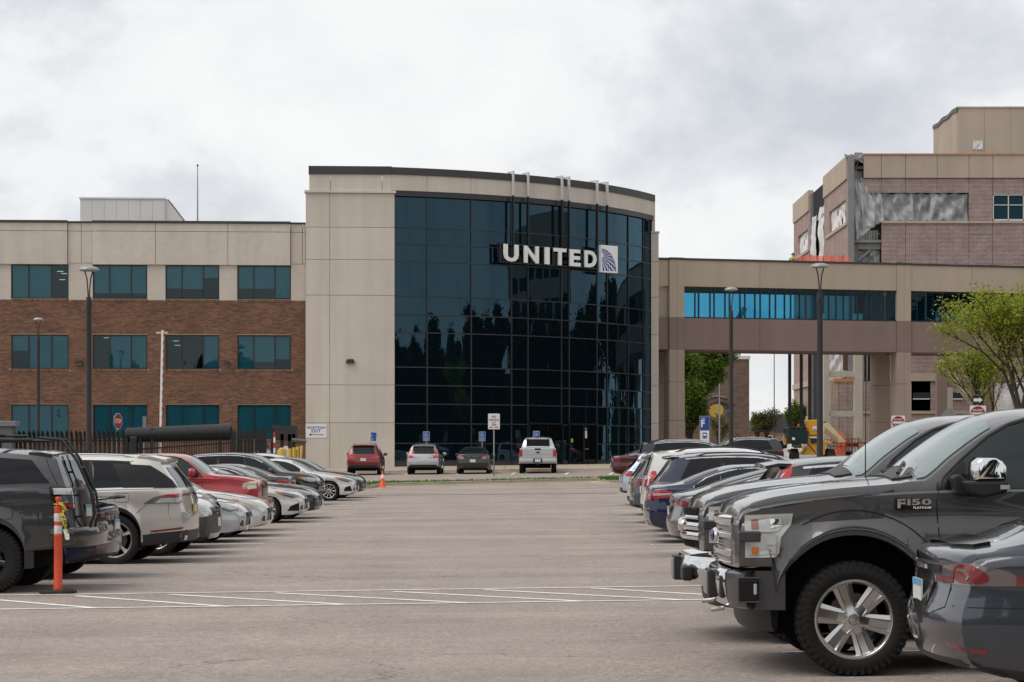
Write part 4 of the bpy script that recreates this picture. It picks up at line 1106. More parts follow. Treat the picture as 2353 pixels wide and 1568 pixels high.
# orange mesh and worker on the bridge roof
OR = M('safety_orange', (.62, .13, .07), .7, vary=(3, .2))
om = thing('safety_netting', 'orange safety netting along the footbridge roof', 'netting', (PX(u7(150), 146.5), 146.5, 14.65))
D_ = 146.5; mb = MB(); xa, xb = PX(u7(150), D_), PX(u7(588), D_); n = 34; r = random.Random(4)
tops = [PZ(v7(1345-26*min(1, i/6)+r.uniform(-3, 3)), D_)-14.65 for i in range(n+1)]
for i in range(n+1):
    x = (xb-xa)*i/n; y = .06*math.sin(i*1.1); mb.v += [(x, y, -.05), (x, y+.03, tops[i])]
mb.f = [(2*i, 2*i+2, 2*i+3, 2*i+1) for i in range(n)]; mb.m = [0]*n
mb.build('net', plastic('orange_net', (.68, .13, .07), .35, .7), om)
for i in range(0, n+1, 5): MB().tube([((xb-xa)*i/n, .1, -.1), ((xb-xa)*i/n, .1, tops[i]+.08)], .025, 6).build('net_post', MATS['dark_steel'], om)
# ------------------------------------------------------------------ people
SKIN = M('skin', (.42, .25, .18), .6)
def person(name, label, loc, rz, h, shirt, trousers, hair, pose, helmet=None):
    k = h/1.75
    J = dict(pel=(0, 0, .95), sp=(0, -.01, 1.12), ch=(0, 0, 1.32), nk=(0, .01, 1.47), hd0=(0, -.015, 1.56), hd1=(0, -.015, 1.66), hd2=(0, .0, 1.72),
             ls=(-.18, 0, 1.41), le=(-.23, .03, 1.14), lw=(-.22, -.05, .90), lh=(-.21, -.08, .80), rs=(.18, 0, 1.41), re=(.23, .03, 1.14), rw=(.22, -.05, .90), rh=(.21, -.08, .80),
             lp=(-.09, 0, .90), lk=(-.10, -.03, .50), la=(-.10, .02, .09), lt=(-.11, -.15, .04), rp=(.09, 0, .90), rk=(.10, -.03, .50), ra=(.10, .02, .09), rt=(.11, -.15, .04))
    J.update(pose or {})
    rad = dict(pel=.15, sp=.135, ch=.15, nk=.058, hd0=.075, hd1=.095, hd2=.075, ls=.068, le=.047, lw=.034, lh=.036, rs=.068, re=.047, rw=.034, rh=.036, lp=.095, lk=.062, la=.045, lt=.045, rp=.095, rk=.062, ra=.045, rt=.045)
    E = [('pel', 'sp'), ('sp', 'ch'), ('ch', 'nk'), ('nk', 'hd0'), ('hd0', 'hd1'), ('hd1', 'hd2'), ('ch', 'ls'), ('ls', 'le'), ('le', 'lw'), ('lw', 'lh'), ('ch', 'rs'), ('rs', 're'), ('re', 'rw'), ('rw', 'rh'), ('pel', 'lp'), ('lp', 'lk'), ('lk', 'la'), ('la', 'lt'), ('pel', 'rp'), ('rp', 'rk'), ('rk', 'ra'), ('ra', 'rt')]
    names = list(J); V = [tuple(c*k for c in J[n_]) for n_ in names]; Ed = [(names.index(a), names.index(b)) for a, b in E]
    for s in 'lr':       # fingers
        sg_ = -1 if s == 'l' else 1; w = J[s+'h']
        for i, (dx, dy, ln) in enumerate(((-.028, 0, .075), (-.010, -.004, .085), (.010, -.004, .08), (.028, 0, .065), (-.02, -.045, .05))):
            V.append(tuple(c*k for c in (w[0]+dx*.8, w[1]+dy-.01, w[2]-ln*.55))); V.append(tuple(c*k for c in (w[0]+dx, w[1]+dy-.03, w[2]-ln)))
            Ed += [(names.index(s+'h'), len(V)-2), (len(V)-2, len(V)-1)]
    me = bpy.data.meshes.new(name); me.from_pydata(V, Ed, []); ob = bpy.data.objects.new(name, me); COL.objects.link(ob)
    md = ob.modifiers.new('skin', 'SKIN'); ob.modifiers.new('sub', 'SUBSURF').levels = 2
    if not me.skin_vertices: me.attributes.new('skin', 'FLOAT', 'POINT')
    for i, sv in enumerate(me.skin_vertices[0].data if me.skin_vertices else []):
        rr_ = (rad[names[i]] if i < len(names) else .010)*k; sv.radius = (rr_*(1.25 if i < len(names) and names[i] in ('ch', 'sp', 'pel') else 1), rr_); sv.use_root = (i == 0)
    dg = bpy.context.evaluated_depsgraph_get(); m2 = bpy.data.meshes.new_from_object(ob.evaluated_get(dg))
    bpy.data.objects.remove(ob)
    for m_ in (shirt, trousers, SKIN): m2.materials.append(m_)
    for p in m2.polygons:
        c = p.center; z = c.z/k; arm = abs(c.x/k) > .165
        p.material_index = 2 if (z > 1.49 or (arm and .6 < z < 1.0 and abs(c.x/k) > .18)) else (0 if z > .93 else 1); p.use_smooth = True
    o_ = link(name, m2); o_.location = loc; o_.rotation_euler = (0, 0, rz); tag(o_, label, 'person')
    hx = Vector(J['hd1'])*k
    if helmet:
        MB().lathe([(0, .15), (.06, .14), (.105, .09), (.125, .02), (.16, .015), (.16, 0), (.12, 0)], 16, c=(hx.x, hx.y, hx.z)).build('helmet', helmet, o_, smooth=60)
    else:
        mb = MB().lathe([(0, .135), (.06, .125), (.1, .08), (.112, .02), (.108, -.06), (.095, -.13), (.05, -.15)], 16, c=(hx.x, hx.y+.025, hx.z)); mb.build('hair', hair, o_, smooth=80)
    for s_ in (-1, 1): MB().lathe([(0, -.012), (.012, 0), (0, .012)], 8, c=(hx.x+s_*.035, hx.y-.088, hx.z-.005)).build('eye', M('eye_dark', (.02, .015, .012), .3), o_)
    MB().lathe([(0, .02), (.014, 0), (.018, -.025), (0, -.04)], 8, c=(hx.x, hx.y-.098, hx.z-.035)).build('nose', SKIN, o_, smooth=80)
    MB().box(hx.x-.025, hx.x+.025, hx.y-.088, hx.y-.07, hx.z-.085, hx.z-.075).build('mouth', M('lip', (.3, .12, .1), .6), o_)
    return o_
HV = M('hi_vis', (.55, .75, .06), .7); NAVYC = M('navy_cloth', (.02, .025, .05), .9)
zr = 1.0+ZR-.25
person('person', 'worker in hi-vis vest and dark hard hat crouching on the footbridge roof', (PX(u7(124), 146), 146, zr-.35), 1.0, 1.75, HV, NAVYC, None,
       dict(pel=(0, .15, .55), sp=(0, .08, .72), ch=(0, -.05, .90), nk=(0, -.12, 1.04), hd0=(0, -.16, 1.11), hd1=(0, -.17, 1.2), hd2=(0, -.16, 1.26), ls=(-.18, -.04, .98), rs=(.18, -.04, .98), le=(-.24, -.2, .78), re=(.24, -.2, .78), lw=(-.18, -.38, .72), rw=(.18, -.38, .72), lh=(-.16, -.46, .70), rh=(.16, -.46, .70), lp=(-.1, .12, .52), rp=(.1, .12, .52), lk=(-.13, -.25, .5), rk=(.13, -.25, .5)), M('helmet_dark', (.03, .04, .06), .3))
person('person', 'person with dark hair and pale top walking behind the black palisade fence', (PX(590, 112), 112, ZG(-13, 112)), -1.2, 1.66, M('pale_top', (.55, .48, .44), .9), NAVYC, M('dark_hair', (.015, .012, .012), .6), dict(lk=(-.10, -.16, .5), la=(-.10, -.22, .1), lt=(-.1, -.38, .05), ra=(.1, .2, .1), rt=(.1, .05, .04)))
person('person', 'person in a light blue shirt behind the gate posts', (PX(611, 113), 113, ZG(-12.8, 113)), .4, 1.72, M('blue_shirt', (.22, .34, .68), .9), NAVYC, MATS['dark_hair'], None)
# ------------------------------------------------------------------ school and houses behind
DS = 232.0; u5 = lambda x: (2600+x/3.92)/1.7408; v5 = lambda y: (1380+y/3.92)/1.7408
fsx = Frame(1500, DS, 0, 1.0)
school = thing('school_building', 'tall brown block school wall with a yellow planet emblem', 'building', fsx.loc())
sx0, sx1, sz1 = 0.0, fsx.lx(u5(1557)), fsx.z(v5(226), 1700)
MB().box(sx0, sx1, .02, 14, 0, sz1).build('wall', M('block_mortar', C8(128, 110, 96, 1.1), .95), school)
BLK = island_mat('brown_block', [C8(108, 91, 80, 1.2), C8(116, 98, 86, 1.2), C8(102, 86, 76, 1.2), C8(112, 94, 84, 1.2)], jitter=.05)
rs = random.Random(9); bl = lay_bricks(sx0, sx1, 0, sz1-.02, [], .41, .2, .012, 0, .03, rs)
vs0, vs1 = fsx.lx(u5(1300)), fsx.lx(u5(1556))
bl.sort(key=lambda b: (vs0 < b[0] < vs1))
brick_objects(school, bl, 0, .03, rs, BLK, 300, 'block')
MB().box(sx0, sx1+.1, -.08, 14.1, sz1, sz1+.35).build('coping', GREY_MET, school)
ex, ez = fsx.lx(u5(1040)), fsx.z(v5(1030), 1640)
em = MB().lathe([(0, -.07), (.72, -.07), (.78, -.04), (.78, 0)], 40, axis='y').xf(Matrix.Translation((ex, 0, ez))).build('planet_disc', M('planet_yellow', (.52, .34, .06), .6, vary=(1, .1)), school)
for rr, a0, a1, wd, ox, oz in ((1.9, 20, 150, .05, .15, -.1), (1.35, -20, 165, .04, .35, -.15), (1.12, -40, 140, .035, .3, -.1), (.98, -60, 120, .03, .22, -.05)):
    pts = [(ex+ox+rr*1.02*math.cos(R_(t)), -.05, ez+oz+rr*.8*math.sin(R_(t))) for t in range(a0, a1+1, 5)]
    MB().tube(pts, wd, 6).build('orbit_ring', M('ring_dark', (.03, .03, .035), .6), school, smooth=60)
for (dx, dz, rr, cc) in ((1.22, -.02, .10, (.12, .32, .5)), (-1.02, .95, .16, (.03, .03, .04)), (-1.5, 1.0, .2, (.03, .03, .04))):
    MB().lathe([(0, -.07), (rr, -.06), (rr, 0)], 16, axis='y').xf(Matrix.Translation((ex+dx, 0, ez+dz))).build('small_planet', M('pl_%d' % int(dx*100), cc, .6), school)
tx = 'A DISCOVERY SCH'
for i, ch in enumerate(tx):
    if ch == ' ': continue
    a = R_(113-i*5.0); mb = fit_text(ch, .14 if ch != 'I' else .04, .22, .02, .01); rr = 2.25
    mb.xf(Matrix.Translation((ex+.1+rr*.92*math.cos(a), -.05, ez-.42+rr*.86*math.sin(a))) @ Matrix.Rotation(-(a-PI/2), 4, 'Y')).build('letter', M('letter_cream', (.6, .58, .52), .6), school)
m2 = MB().tube([(fsx.lx(u5(1475)), 1, sz1+.3), (fsx.lx(u5(1520)), 1, sz1+.75), (fsx.lx(u5(1565)), 1, sz1+.75), (fsx.lx(u5(1566)), 1, sz1+.6)], .03, 6); m2.build('roof_lamp', GREY_MET, school)
RSH = M('roof_shingle', (.05, .053, .062), .9, vary=(1, .2)); HWALL = M('house_white', (.62, .62, .6), .8); HBR = M('house_tan', (.25, .19, .15), .9)
def house(xd, D, w, dpt, h, rh, wall, label, rot=0):
    t = thing('house', label, 'house', (PX(xd, D), D, 1.05), rot)
    MB().box(-w/2, w/2, 0, dpt, 0, h).build('wall', wall, t)
    MB().prism([(-w/2-.4, h), (w/2+.4, h), (w/2-.6, h+rh), (-w/2+.6, h+rh)], -.3, dpt+.3).build('roof', RSH, t)
    for x in (-w*.3, 0, w*.3):
        f_ = MB().box(x-.6, x+.6, -.05, .02, h-1.7, h-.5).build('window', HWALL, t); MB().box(x-.5, x+.5, -.08, -.051, h-1.6, h-.6).build('pane', ROOM, f_)
    return t
house(1765, 330, 16, 10, 4.0, 2.3, HWALL, 'white house with grey shingle roof showing between the school and the trees')
house(1810, 300, 9, 9, 4.3, 2.4, HBR, 'tan house with dark hipped roof beyond the black columns')
# ------------------------------------------------------------------ trees
BARK = M('bark', (.045, .034, .028), .95, vary=(5, .3), bump=(12, .6, .02))
def leaf_mat(name, c, jit=.35):
    m, t, b = new_mat(name); N, L = t.nodes.new, t.links.new
    g_ = N('ShaderNodeNewGeometry'); mr = N('ShaderNodeMapRange'); mr.inputs['To Min'].default_value = 1-jit; mr.inputs['To Max'].default_value = 1+jit
    L(g_.outputs['Random Per Island'], mr.inputs[0]); sc = N('ShaderNodeVectorMath'); sc.operation = 'SCALE'; sc.inputs[0].default_value = c; L(mr.outputs[0], sc.inputs['Scale'])
    L(sc.outputs[0], b.inputs['Base Color']); b.inputs['Roughness'].default_value = .6; b.inputs['Specular IOR Level'].default_value = .3
    tr = N('ShaderNodeBsdfTranslucent'); L(sc.outputs[0], tr.inputs['Color']); mx = N('ShaderNodeMixShader'); mx.inputs[0].default_value = .35
    o_ = [n for n in t.nodes if n.type == 'OUTPUT_MATERIAL'][0]; L(b.outputs[0], mx.inputs[1]); L(tr.outputs[0], mx.inputs[2]); L(mx.outputs[0], o_.inputs['Surface'])
    return m
LF1 = leaf_mat('leaf_lime', (.27, .31, .030)); LF2 = leaf_mat('leaf_green', (.115, .185, .022)); LF3 = leaf_mat('leaf_olive', (.13, .13, .04)); LF4 = leaf_mat('leaf_dark', (.035, .06, .015))
def tree(name, label, loc, h, spread, leaves, leafmat, seed, trunk_r=.14, fork=.3, size=.09, depth=4, lean=.0, group=None, per=16, bare=0.0):
    r = random.Random(seed); t = thing(name, label, 'tree', loc, 0, group)
    tk = MB(); tips = []
    def grow(p, d, ln, rad, lev):
        pts = [p]; q = p.copy(); dd = d.copy(); n = 4
        for i in range(n):
            dd = (dd+Vector((r.uniform(-1, 1), r.uniform(-1, 1), r.uniform(-.3, .6)))*.16).normalized(); q = q+dd*(ln/n); pts.append(q.copy())
            if lev >= 2: tips.append((q.copy(), lev))
        tk.tube(pts, [rad*(1-.45*i/n) for i in range(n+1)], 7 if lev < 2 else 4, caps=False)
        if lev >= depth: tips.append((q.copy(), lev)); return
        k = r.choice((3, 4)) if lev < 2 else r.choice((2, 3, 3))
        a0 = r.uniform(0, 6)
        for i in range(k):
            a = a0+2*PI*i/k+r.uniform(-.5, .5); tilt = r.uniform(.35, .95)*spread
            nd = (dd*math.cos(tilt)+Vector((math.cos(a), math.sin(a), .15))*math.sin(tilt)).normalized()
            b_ = pts[-1] if i < 2 or lev == 0 else pts[r.choice((2, 3))]
            grow(b_, nd, ln*r.uniform(.62, .85), rad*.58, lev+1)
    grow(Vector((0, 0, -.1)), Vector((lean, 0, 1)).normalized(), h*fork, trunk_r, 0)
    top = max(p.z for p, l in tips); k = h/top
    tk.v = [(x*(1 if z < h*fork else k**.5), y, z*k) for x, y, z in tk.v]
    tk.build('trunk', BARK, t, smooth=80)
    cr_ = MB(); keep = [p for p, l in tips if r.random() > bare]
    for _ in range(leaves):
        p = r.choice(keep); c = Vector((p.x*(k**.5), p.y, p.z*k))+Vector((r.gauss(0, 1), r.gauss(0, 1), r.gauss(0, .7)))*(h*.030)
        a = Vector((r.uniform(-1, 1), r.uniform(-1, 1), r.uniform(-.6, .6))).normalized(); b_ = a.cross(Vector((r.uniform(-1, 1), r.uniform(-1, 1), r.uniform(-1, 1)))).normalized()
        s = size*r.uniform(.6, 1.3); cr_.add((c-a*s, c+b_*s*.45, c+a*s, c-b_*s*.45), ((0, 1, 2, 3),))
    me = bpy.data.meshes.new('crown'); me.from_pydata(cr_.v, [], cr_.f); me.materials.append(leafmat); link('crown', me, t)
    return t
gz = lambda X, D: ZG(X, D)
def tl_(xd, D): X = PX(xd, D); return (X, D, ZG(X, D))
tree('locust_tree', 'lime green honey locust with dark forked trunk in front of the footbridge end', tl_(2340, 100), 8.9, .74, 14000, LF1, 5, .17, .24, .085, 5)
tree('locust_tree', 'thin lime green young tree leaning beside the one-way sign', tl_(2268, 104), 6.2, .5, 3600, LF1, 14, .11, .26, .085, 5, lean=-.10, bare=.35)
tree('shade_tree', 'full mid-green tree behind the footbridge pillar near the entrance', (PX(1588, 178), 178, 1.05), 11.0, 1.15, 30000, LF2, 8, .22, .10, .15, 5)
tree('shade_tree', 'full mid-green tree partly hidden behind the corner of the entrance tower', (PX(1538, 168), 168, 1.05), 10.5, 1.1, 22000, LF2, 28, .2, .10, .14, 5)
tree('shade_tree', 'low bushy mid-green tree filling the gap beside the first footbridge pillar', (PX(1582, 172), 172, 1.05), 7.0, 1.0, 15000, LF2, 33, .16, .06, .13, 5)
tree('shade_tree', 'low bushy mid-green tree in the slit between tower and first pillar', (PX(1524, 160), 160, 1.05), 7.0, 1.2, 12000, LF2, 35, .16, .06, .13, 5)
tree('small_tree', 'olive sparse small tree before the grey-roofed house', (PX(1752, 215), 215, 1.05), 5.6, 1.25, 6500, LF3, 17, .10, .07, .10, 5, bare=.3)
tree('small_tree', 'thin leafless-looking small tree under the school emblem', (PX(1650, 205), 205, 1.05), 5.0, .9, 1300, LF3, 23, .11, .2, .1, 4, bare=.4)
tree('small_tree', 'bright green small tree between the black steel columns', (PX(1832, 200), 200, 1.05), 6.0, .95, 5200, LF2, 19, .1, .08, .11, 5)
# trees and offices on the other side of the lot, seen mirrored in the glass front
src = tree('street_tree', 'dense green street tree along the far edge of the car park', (-44, -64, 0), 14, .95, 7000, LF4, 51, .3, .16, .42, 3, group='trees edging the car park')
rt_ = random.Random(77)
spots = [(-40+i*6.5, -60+rt_.uniform(-5, 5)) for i in range(15)] + [(66+rt_.uniform(-3, 3), -52+i*6.2) for i in range(32)] + [(76+rt_.uniform(-3, 4), -50+i*7) for i in range(20)]
spots += [(62+i*7, 152+i*5.5) for i in range(13)]  # extra row added to cover open sky mirrored in the lower panes
for i, (x, d) in enumerate(spots):
    k = rt_.uniform(.85, 1.2); c = copy_tree(src); c.location = (x, d, ZG(x, d)); c.scale = (k*1.3, k*1.3, k); c.rotation_euler.z = i*1.3
def reflection_filler(label, x0, d0, x1, d1, h_, n):  # unseen leaf mass with solid core, added to fill bright gaps in glass reflections
    r = random.Random(int(x0*7+d0)); ln = math.hypot(x1-x0, d1-d0); mb = MB()
    for _ in range(n):
        t_ = r.random(); w = r.gauss(0, 1.1); q = Vector((x0+(x1-x0)*t_+w*(d1-d0)/ln, d0+(d1-d0)*t_-w*(x1-x0)/ln, h_*(r.random()**.8)*(.8+.2*math.sin(t_*ln*.7)))); q.z += ZG(q.x, q.y)
        a_ = Vector((r.uniform(-1, 1), r.uniform(-1, 1), r.uniform(-1, 1))).normalized(); b_ = a_.cross(Vector((r.uniform(-1, 1), r.uniform(-1, 1), r.uniform(-1, 1)))).normalized(); s_ = r.uniform(.3, .6)
        mb.add((q-a_*s_, q+b_*s_*.6, q+a_*s_, q-b_*s_*.6), ((0, 1, 2, 3),))
    nx_, ny_ = (d1-d0)/ln*.8, -(x1-x0)/ln*.8; zb_ = min(ZG(x0, d0), ZG(x1, d1))-.2
    mb.add([(x0-nx_, d0-ny_, zb_), (x0+nx_, d0+ny_, zb_), (x1+nx_, d1+ny_, zb_), (x1-nx_, d1-ny_, zb_)]+[(x0-nx_, d0-ny_, h_*.85), (x0+nx_, d0+ny_, h_*.85), (x1+nx_, d1+ny_, h_*.85), (x1-nx_, d1-ny_, h_*.85)], ((0, 1, 5, 4), (1, 2, 6, 5), (2, 3, 7, 6), (3, 0, 4, 7), (4, 5, 6, 7)))
    me = bpy.data.meshes.new('reflection_filler'); me.from_pydata(mb.v, [], mb.f); me.materials.append(LF4); o = link('filler_tree_belt', me); stuff(o); tag(o, label, 'tree belt'); return o
reflection_filler('added tall tree belt beside the car park that darkens the glass reflections', 74, -60, 74, 150, 11.5, 26000)
reflection_filler('added tree belt across the back of the car park that darkens the glass reflections', -48, -66, 68, -66, 10.5, 14000)
reflection_filler('added tree belt past the far end of the footbridge covering mirrored bright sky', 62, 154, 150, 222, 6.5, 8000)
ob_ = thing('neighbour_office', 'plain beige office block across the car park with dark window strips', 'building', (88, 104, 1.0), R_(-78))
MB().box(-24, 24, 0, 14, 0, 25).build('wall', BEIGE, ob_)
for z in (2.2, 6.2, 10.2, 14.2, 18.2): 
    for i in range(9): MB().box(-20.5+i*4.6, -17+i*4.6, -.06, .02, z, z+1.9).build('window', NAVY, ob_)
# ================================================================== vehicles
def paint(name, col, metal=.35, rough=.32, dirt=.06):
    return M('paint_'+name, col, rough, metal=metal, spec=.5, coat=1.0, coat_rough=.035, vary=[(1.3, dirt)])
GLASS = M('car_glass', (.007, .009, .010), .015, spec=.38, ior=1.5)
GLASS_SHEEN = M('car_glass_tint_sheen', (.15, .20, .195), .015, spec=.8, ior=1.52)  # teal tint lightened: paints sky reflection and interior light into the base
PRIV = M('privacy_glass', (.006, .0065, .008), .02, spec=.30)
CHROME = M('chrome', (.72, .72, .73), .07, metal=1.0)
SATIN = M('satin_silver', (.55, .55, .56), .28, metal=.9)
PLASTIC = M('black_trim', (.016, .016, .017), .5, spec=.4, vary=(4, .2))
GLOSSB = M('gloss_black', (.008, .008, .009), .14, spec=.35)
UNDER = M('underbody', (.006, .006, .006), .9, spec=.1)
RUBBER = M('tyre_rubber', (.014, .0135, .013), .78, spec=.25, vary=[(6, .2)], bump=(60, .2, .004))
ALLOY = M('alloy_wheel', (.52, .51, .50), .22, metal=.95)
ALLOY_D = M('alloy_dark', (.05, .05, .053), .35, metal=.6)
ALLOY_B = M('alloy_black', (.012, .013, .015), .35, metal=.2)
BRAKE = M('brake_disc', (.10, .095, .09), .45, metal=.6)
LAMPW = M('lamp_clear', (.36, .37, .37), .12, spec=.7, coat=1, vary=[(9, .25)])
LAMPD = M('lamp_dark_lens', (.09, .095, .10), .1, spec=.7, coat=1, vary=[(8, .3)])
LAMPOLD = M('lamp_hazed', (.52, .50, .40), .3, spec=.5, vary=[(6, .12)])
AMBER = M('lamp_amber', (.48, .13, .015), .2, coat=1)
RED = M('lamp_red', (.42, .012, .012), .14, coat=1, vary=[(10, .2)])
REDD = M('lamp_red_dark', (.16, .006, .008), .14, coat=1)
PLATE = M('plate_white', (.62, .62, .60), .45); PLATEB = M('plate_band', (.12, .34, .55), .45); PLATEY = M('plate_yellow', (.5, .33, .06), .45); PLATEI = M('plate_ink', (.06, .08, .10), .5)
SEAM = M('panel_gap', (.004, .004, .004), .8)

class Car:
    def __init__(s, S, paintmat, name, label, group=None, cat='car'):
        s.S = S; s.L = S['L']; s.W = S['W']; s.paint = paintmat
        s.root = thing(name, label, cat, (0, 0, 0), 0, group)
        s.top = pchip(S['top']); s.belt = pchip(S['belt']); s.plan = pchip(S['plan']); s.lowf = pchip(S['low'])
        s.nose = pchip(S['nose']); s.tail = pchip(S['tail'])
        s.zroof = max(p[1] for p in S['top']); s.crown = S.get('crown', .045)
        s._body()
    def _warp(s, x, y, z):
        S = s.S; fl = S.get('fadef', .6); fr = S.get('fader', .7); W = s.W
        if x < fl: w = (1-x/fl)**2; x += (s.nose(z)+S['bowf']*(abs(y)/W)**2.4)*w
        xr = s.L-x
        if 0 <= xr < fr: w = (1-xr/fr)**2; x -= (s.tail(z)+S['bowr']*(abs(y)/W)**2.4)*w
        return (x-s.L/2, y, z)
    def ring(s, x):
        S = s.S; W = s.plan(x); T = s.top(x); zb = min(s.belt(x), T-.012); sill = s.lowf(x); zl = sill; fl = 0.0
        for a in S['axles']:
            d = abs(x-a); R = S['arch']
            if d < R: zl = max(zl, S['wz']+math.sqrt(max(0, R*R-d*d)))
            if d < R+.16: fl = max(fl, S.get('flare', .01)*(1 if d < R else 1-(d-R)/.16))
        zl = min(zl, zb-.16)
        h = T-zb; bw = S.get('bw', .13)
        Ts = min(T, s.top(max(0, x-bw)), s.top(min(s.L, x+bw)))
        zr = max(zb+.55*min(max(h, 0), .12), Ts-s.crown); zr = min(zr, T-.004)
        ins = S.get('shoulder', .045); yb = W-.012
        roofY = S['roofY']; hh = max(.2, s.zroof-s.crown-zb)
        yr = yb-ins-max(0, (yb-ins-roofY))*max(0, (zr-zb))/hh
        band = S.get('band', .07); lv = max(0, zb-sill); P = [(0, zl), (W*.55, zl), (W-.06, zl), (W-.022+fl, zl+.012), (W-.012+fl, zl+band)]
        pr = S.get('sideprof', [(.24, .006), (.38, 0), (.52, .003), (.66, .018), (.78, .016), (.90, .012)])
        lastz = zl+band
        for t, ii in pr:
            z = max(sill+t*lv, lastz+.006); lastz = z; k = 1.0 if z > sill+t*lv+.02 else 0.0
            P.append((W-ii+fl*max(0, 1-(z-zl-band)/.10), min(z, zb-.03)))
        P += [(W-.018, zb-.022), (W-.034, zb-.006), (yb-ins, zb+.002)]
        for i in range(1, 6):
            t = i/6; P.append((yb-ins+(yr-yb+ins)*t+.018*math.sin(PI*t)*min(1, (zr-zb)/.3), zb+.004+(zr-zb-.004)*t))
        P.append((yr, zr))
        for k in (.97, .92, .82, .66, .45, .22, 0): P.append((yr*k, zr+(T-zr)*(1-k**2.6)))
        return P
    def _body(s):
        S = s.S; st = set()
        n = 26
        for i in range(n+1): st.add(round(s.L*i/n, 4))
        tp = S['top']
        for (x0, z0), (x1, z1) in zip(tp, tp[1:]):
            k = max(1, int(math.hypot(x1-x0, z1-z0)/.07))
            for i in range(k+1): st.add(round(x0+(x1-x0)*i/k, 4))
        for a in S['axles']:
            R = S['arch']
            for q in (1.0005, .9995, .99, .96, .9, .8, .66, .5, .32, .15, 0): st.add(round(a+R*q, 4)); st.add(round(a-R*q, 4))
            for q in (.05, .12): st.add(round(a+R+q, 4)); st.add(round(a-R-q, 4))
        for q in (.02, .05, .1, .16, .24): st.add(q); st.add(round(s.L-q, 4))
        st = sorted(x for x in st if 0 <= x <= s.L)
        out = [st[0]]
        for x in st[1:]:
            if x-out[-1] > .0004: out.append(x)
        st = out; V = []; Fc = []; Mi = []; rings = [s.ring(x) for x in st]; m = len(rings[0]); N = 2*m-1
        for x, P in zip(st, rings):
            full = [(-y, z) for y, z in P[:0:-1]] if False else None
            row = [(y, z) for y, z in P] + [(-y, z) for y, z in P[-2::-1]]
            # row: bottom centre -> right side up -> top centre -> left side down -> bottom centre
            for y, z in row: V.append(s._warp(x, y, z))
        N = 2*m-1
        cl = S.get('clad', 0)
        for i in range(len(st)-1):
            for j in range(N-1):
                a = i*N+j; Fc.append((a, a+1, a+N+1, a+N)); jj = min(j, N-2-j)
                Mi.append(1 if jj < 2 else (2 if (jj < 4 and cl) or (cl > 1 and jj < 5) else 0))
        # end caps: strips between the two sides with inner columns
        for end, i in ((0, 0), (1, len(st)-1)):
            x = st[i]; P = rings[i]; K = 10; rows = []
            for j in range(2, m-1):
                y, z = P[j]; row = [i*N+(N-1-j)]
                for k in range(1, K):
                    yy_ = -y+2*y*k/K; V.append(s._warp(x, yy_, z)); row.append(len(V)-1)
                row.append(i*N+j); rows.append(row)
            for r0, r1 in zip(rows, rows[1:]):
                for k in range(K):
                    q = (r0[k], r0[k+1], r1[k+1], r1[k]); zc = sum(V[v][2] for v in q)/4
                    Fc.append(q if end == 0 else q[::-1]); Mi.append(2 if cl and zc < S.get('cladz', .5) else 0)
            c = i*N+m-1; top = rows[-1]
            for k in range(K): Fc.append((top[k], top[k+1], c)); Mi.append(0)
            b = rows[0]; Fc.append((i*N, i*N+1, b[-1])); Fc.append((i*N, b[0], i*N+N-2)); Mi += [1, 1]
            for k in range(K//2): pass
        s.bvh = BVHTree.FromPolygons(V, Fc)
        mb = MB(); mb.v = V; mb.f = Fc; mb.m = Mi
        for a in S['axles']:
            R = S['arch']-.012; w = s.plan(a)-.30; zc = S['wz']
            pl = [(a-s.L/2+R*math.cos(R_(q)), zc+R*math.sin(R_(q))) for q in range(0, 181, 15)]
            top_ = min(s.belt(a)-.18, zc+R); pl = [(x, min(z, top_)) for x, z in pl]
            MB().prism(pl+[(a-s.L/2-R, zc-.12), (a-s.L/2+R, zc-.12)], -w, w).build('wheel_liner', UNDER, s.root)
        s.body = mb.build('body', [s.paint, UNDER, S.get('cladmat', PLASTIC)], s.root, smooth=S.get('smooth', 38))
    # ---- projecting outlines on to the body
    def _hit(s, o, d, near):
        h = s.bvh.ray_cast(Vector(o), Vector(d))
        if h[0] is None:
            q = s.bvh.find_nearest(Vector(near)); return q[0], (q[1] if q[1] is not None else Vector((0, 0, 1)))
        n = h[1]
        if n.dot(Vector(d)) > 0: n = -n
        return h[0], n
    def _proj(s, how, u, v):
        """u,v -> point and normal. side: u = distance from the nose, v = height; front/rear: u = y, v = z; top: u = x, v = y"""
        if how == 'r' or how == 'l':
            sg_ = 1 if how == 'r' else -1; x = u-s.L/2
            return s._hit((x, sg_*3, v), (0, -sg_, 0), (x, sg_*s.W, v))
        if how in ('qr', 'ql'):      # rear corner seen at 45 degrees: u runs from the flank towards the tail
            sg_ = 1 if how == 'qr' else -1; k = .70711; C = Vector((s.L/2-.25, sg_*(s.W-.22), v)); t = Vector((k, -sg_*k, 0)); d = Vector((-k, -sg_*k, 0))
            q = C+t*u; return s._hit(q-d*2, d, q+d*-.2)
        if how in ('fr', 'fl'):      # front corner at 45 degrees: u runs from the nose towards the flank
            sg_ = 1 if how == 'fr' else -1; k = .70711; C = Vector((-s.L/2+.25, sg_*(s.W-.22), v)); t = Vector((k, sg_*k, 0)); d = Vector((k, -sg_*k, 0))
            q = C+t*u; return s._hit(q-d*2, d, q+d*-.2)
        if how == 'front': return s._hit((-s.L, u, v), (1, 0, 0), (-s.L/2, u, v))
        if how == 'rear': return s._hit((s.L, u, v), (-1, 0, 0), (s.L/2, u, v))
        return s._hit((u-s.L/2, v, 4), (0, 0, -1), (u-s.L/2, v, 1))
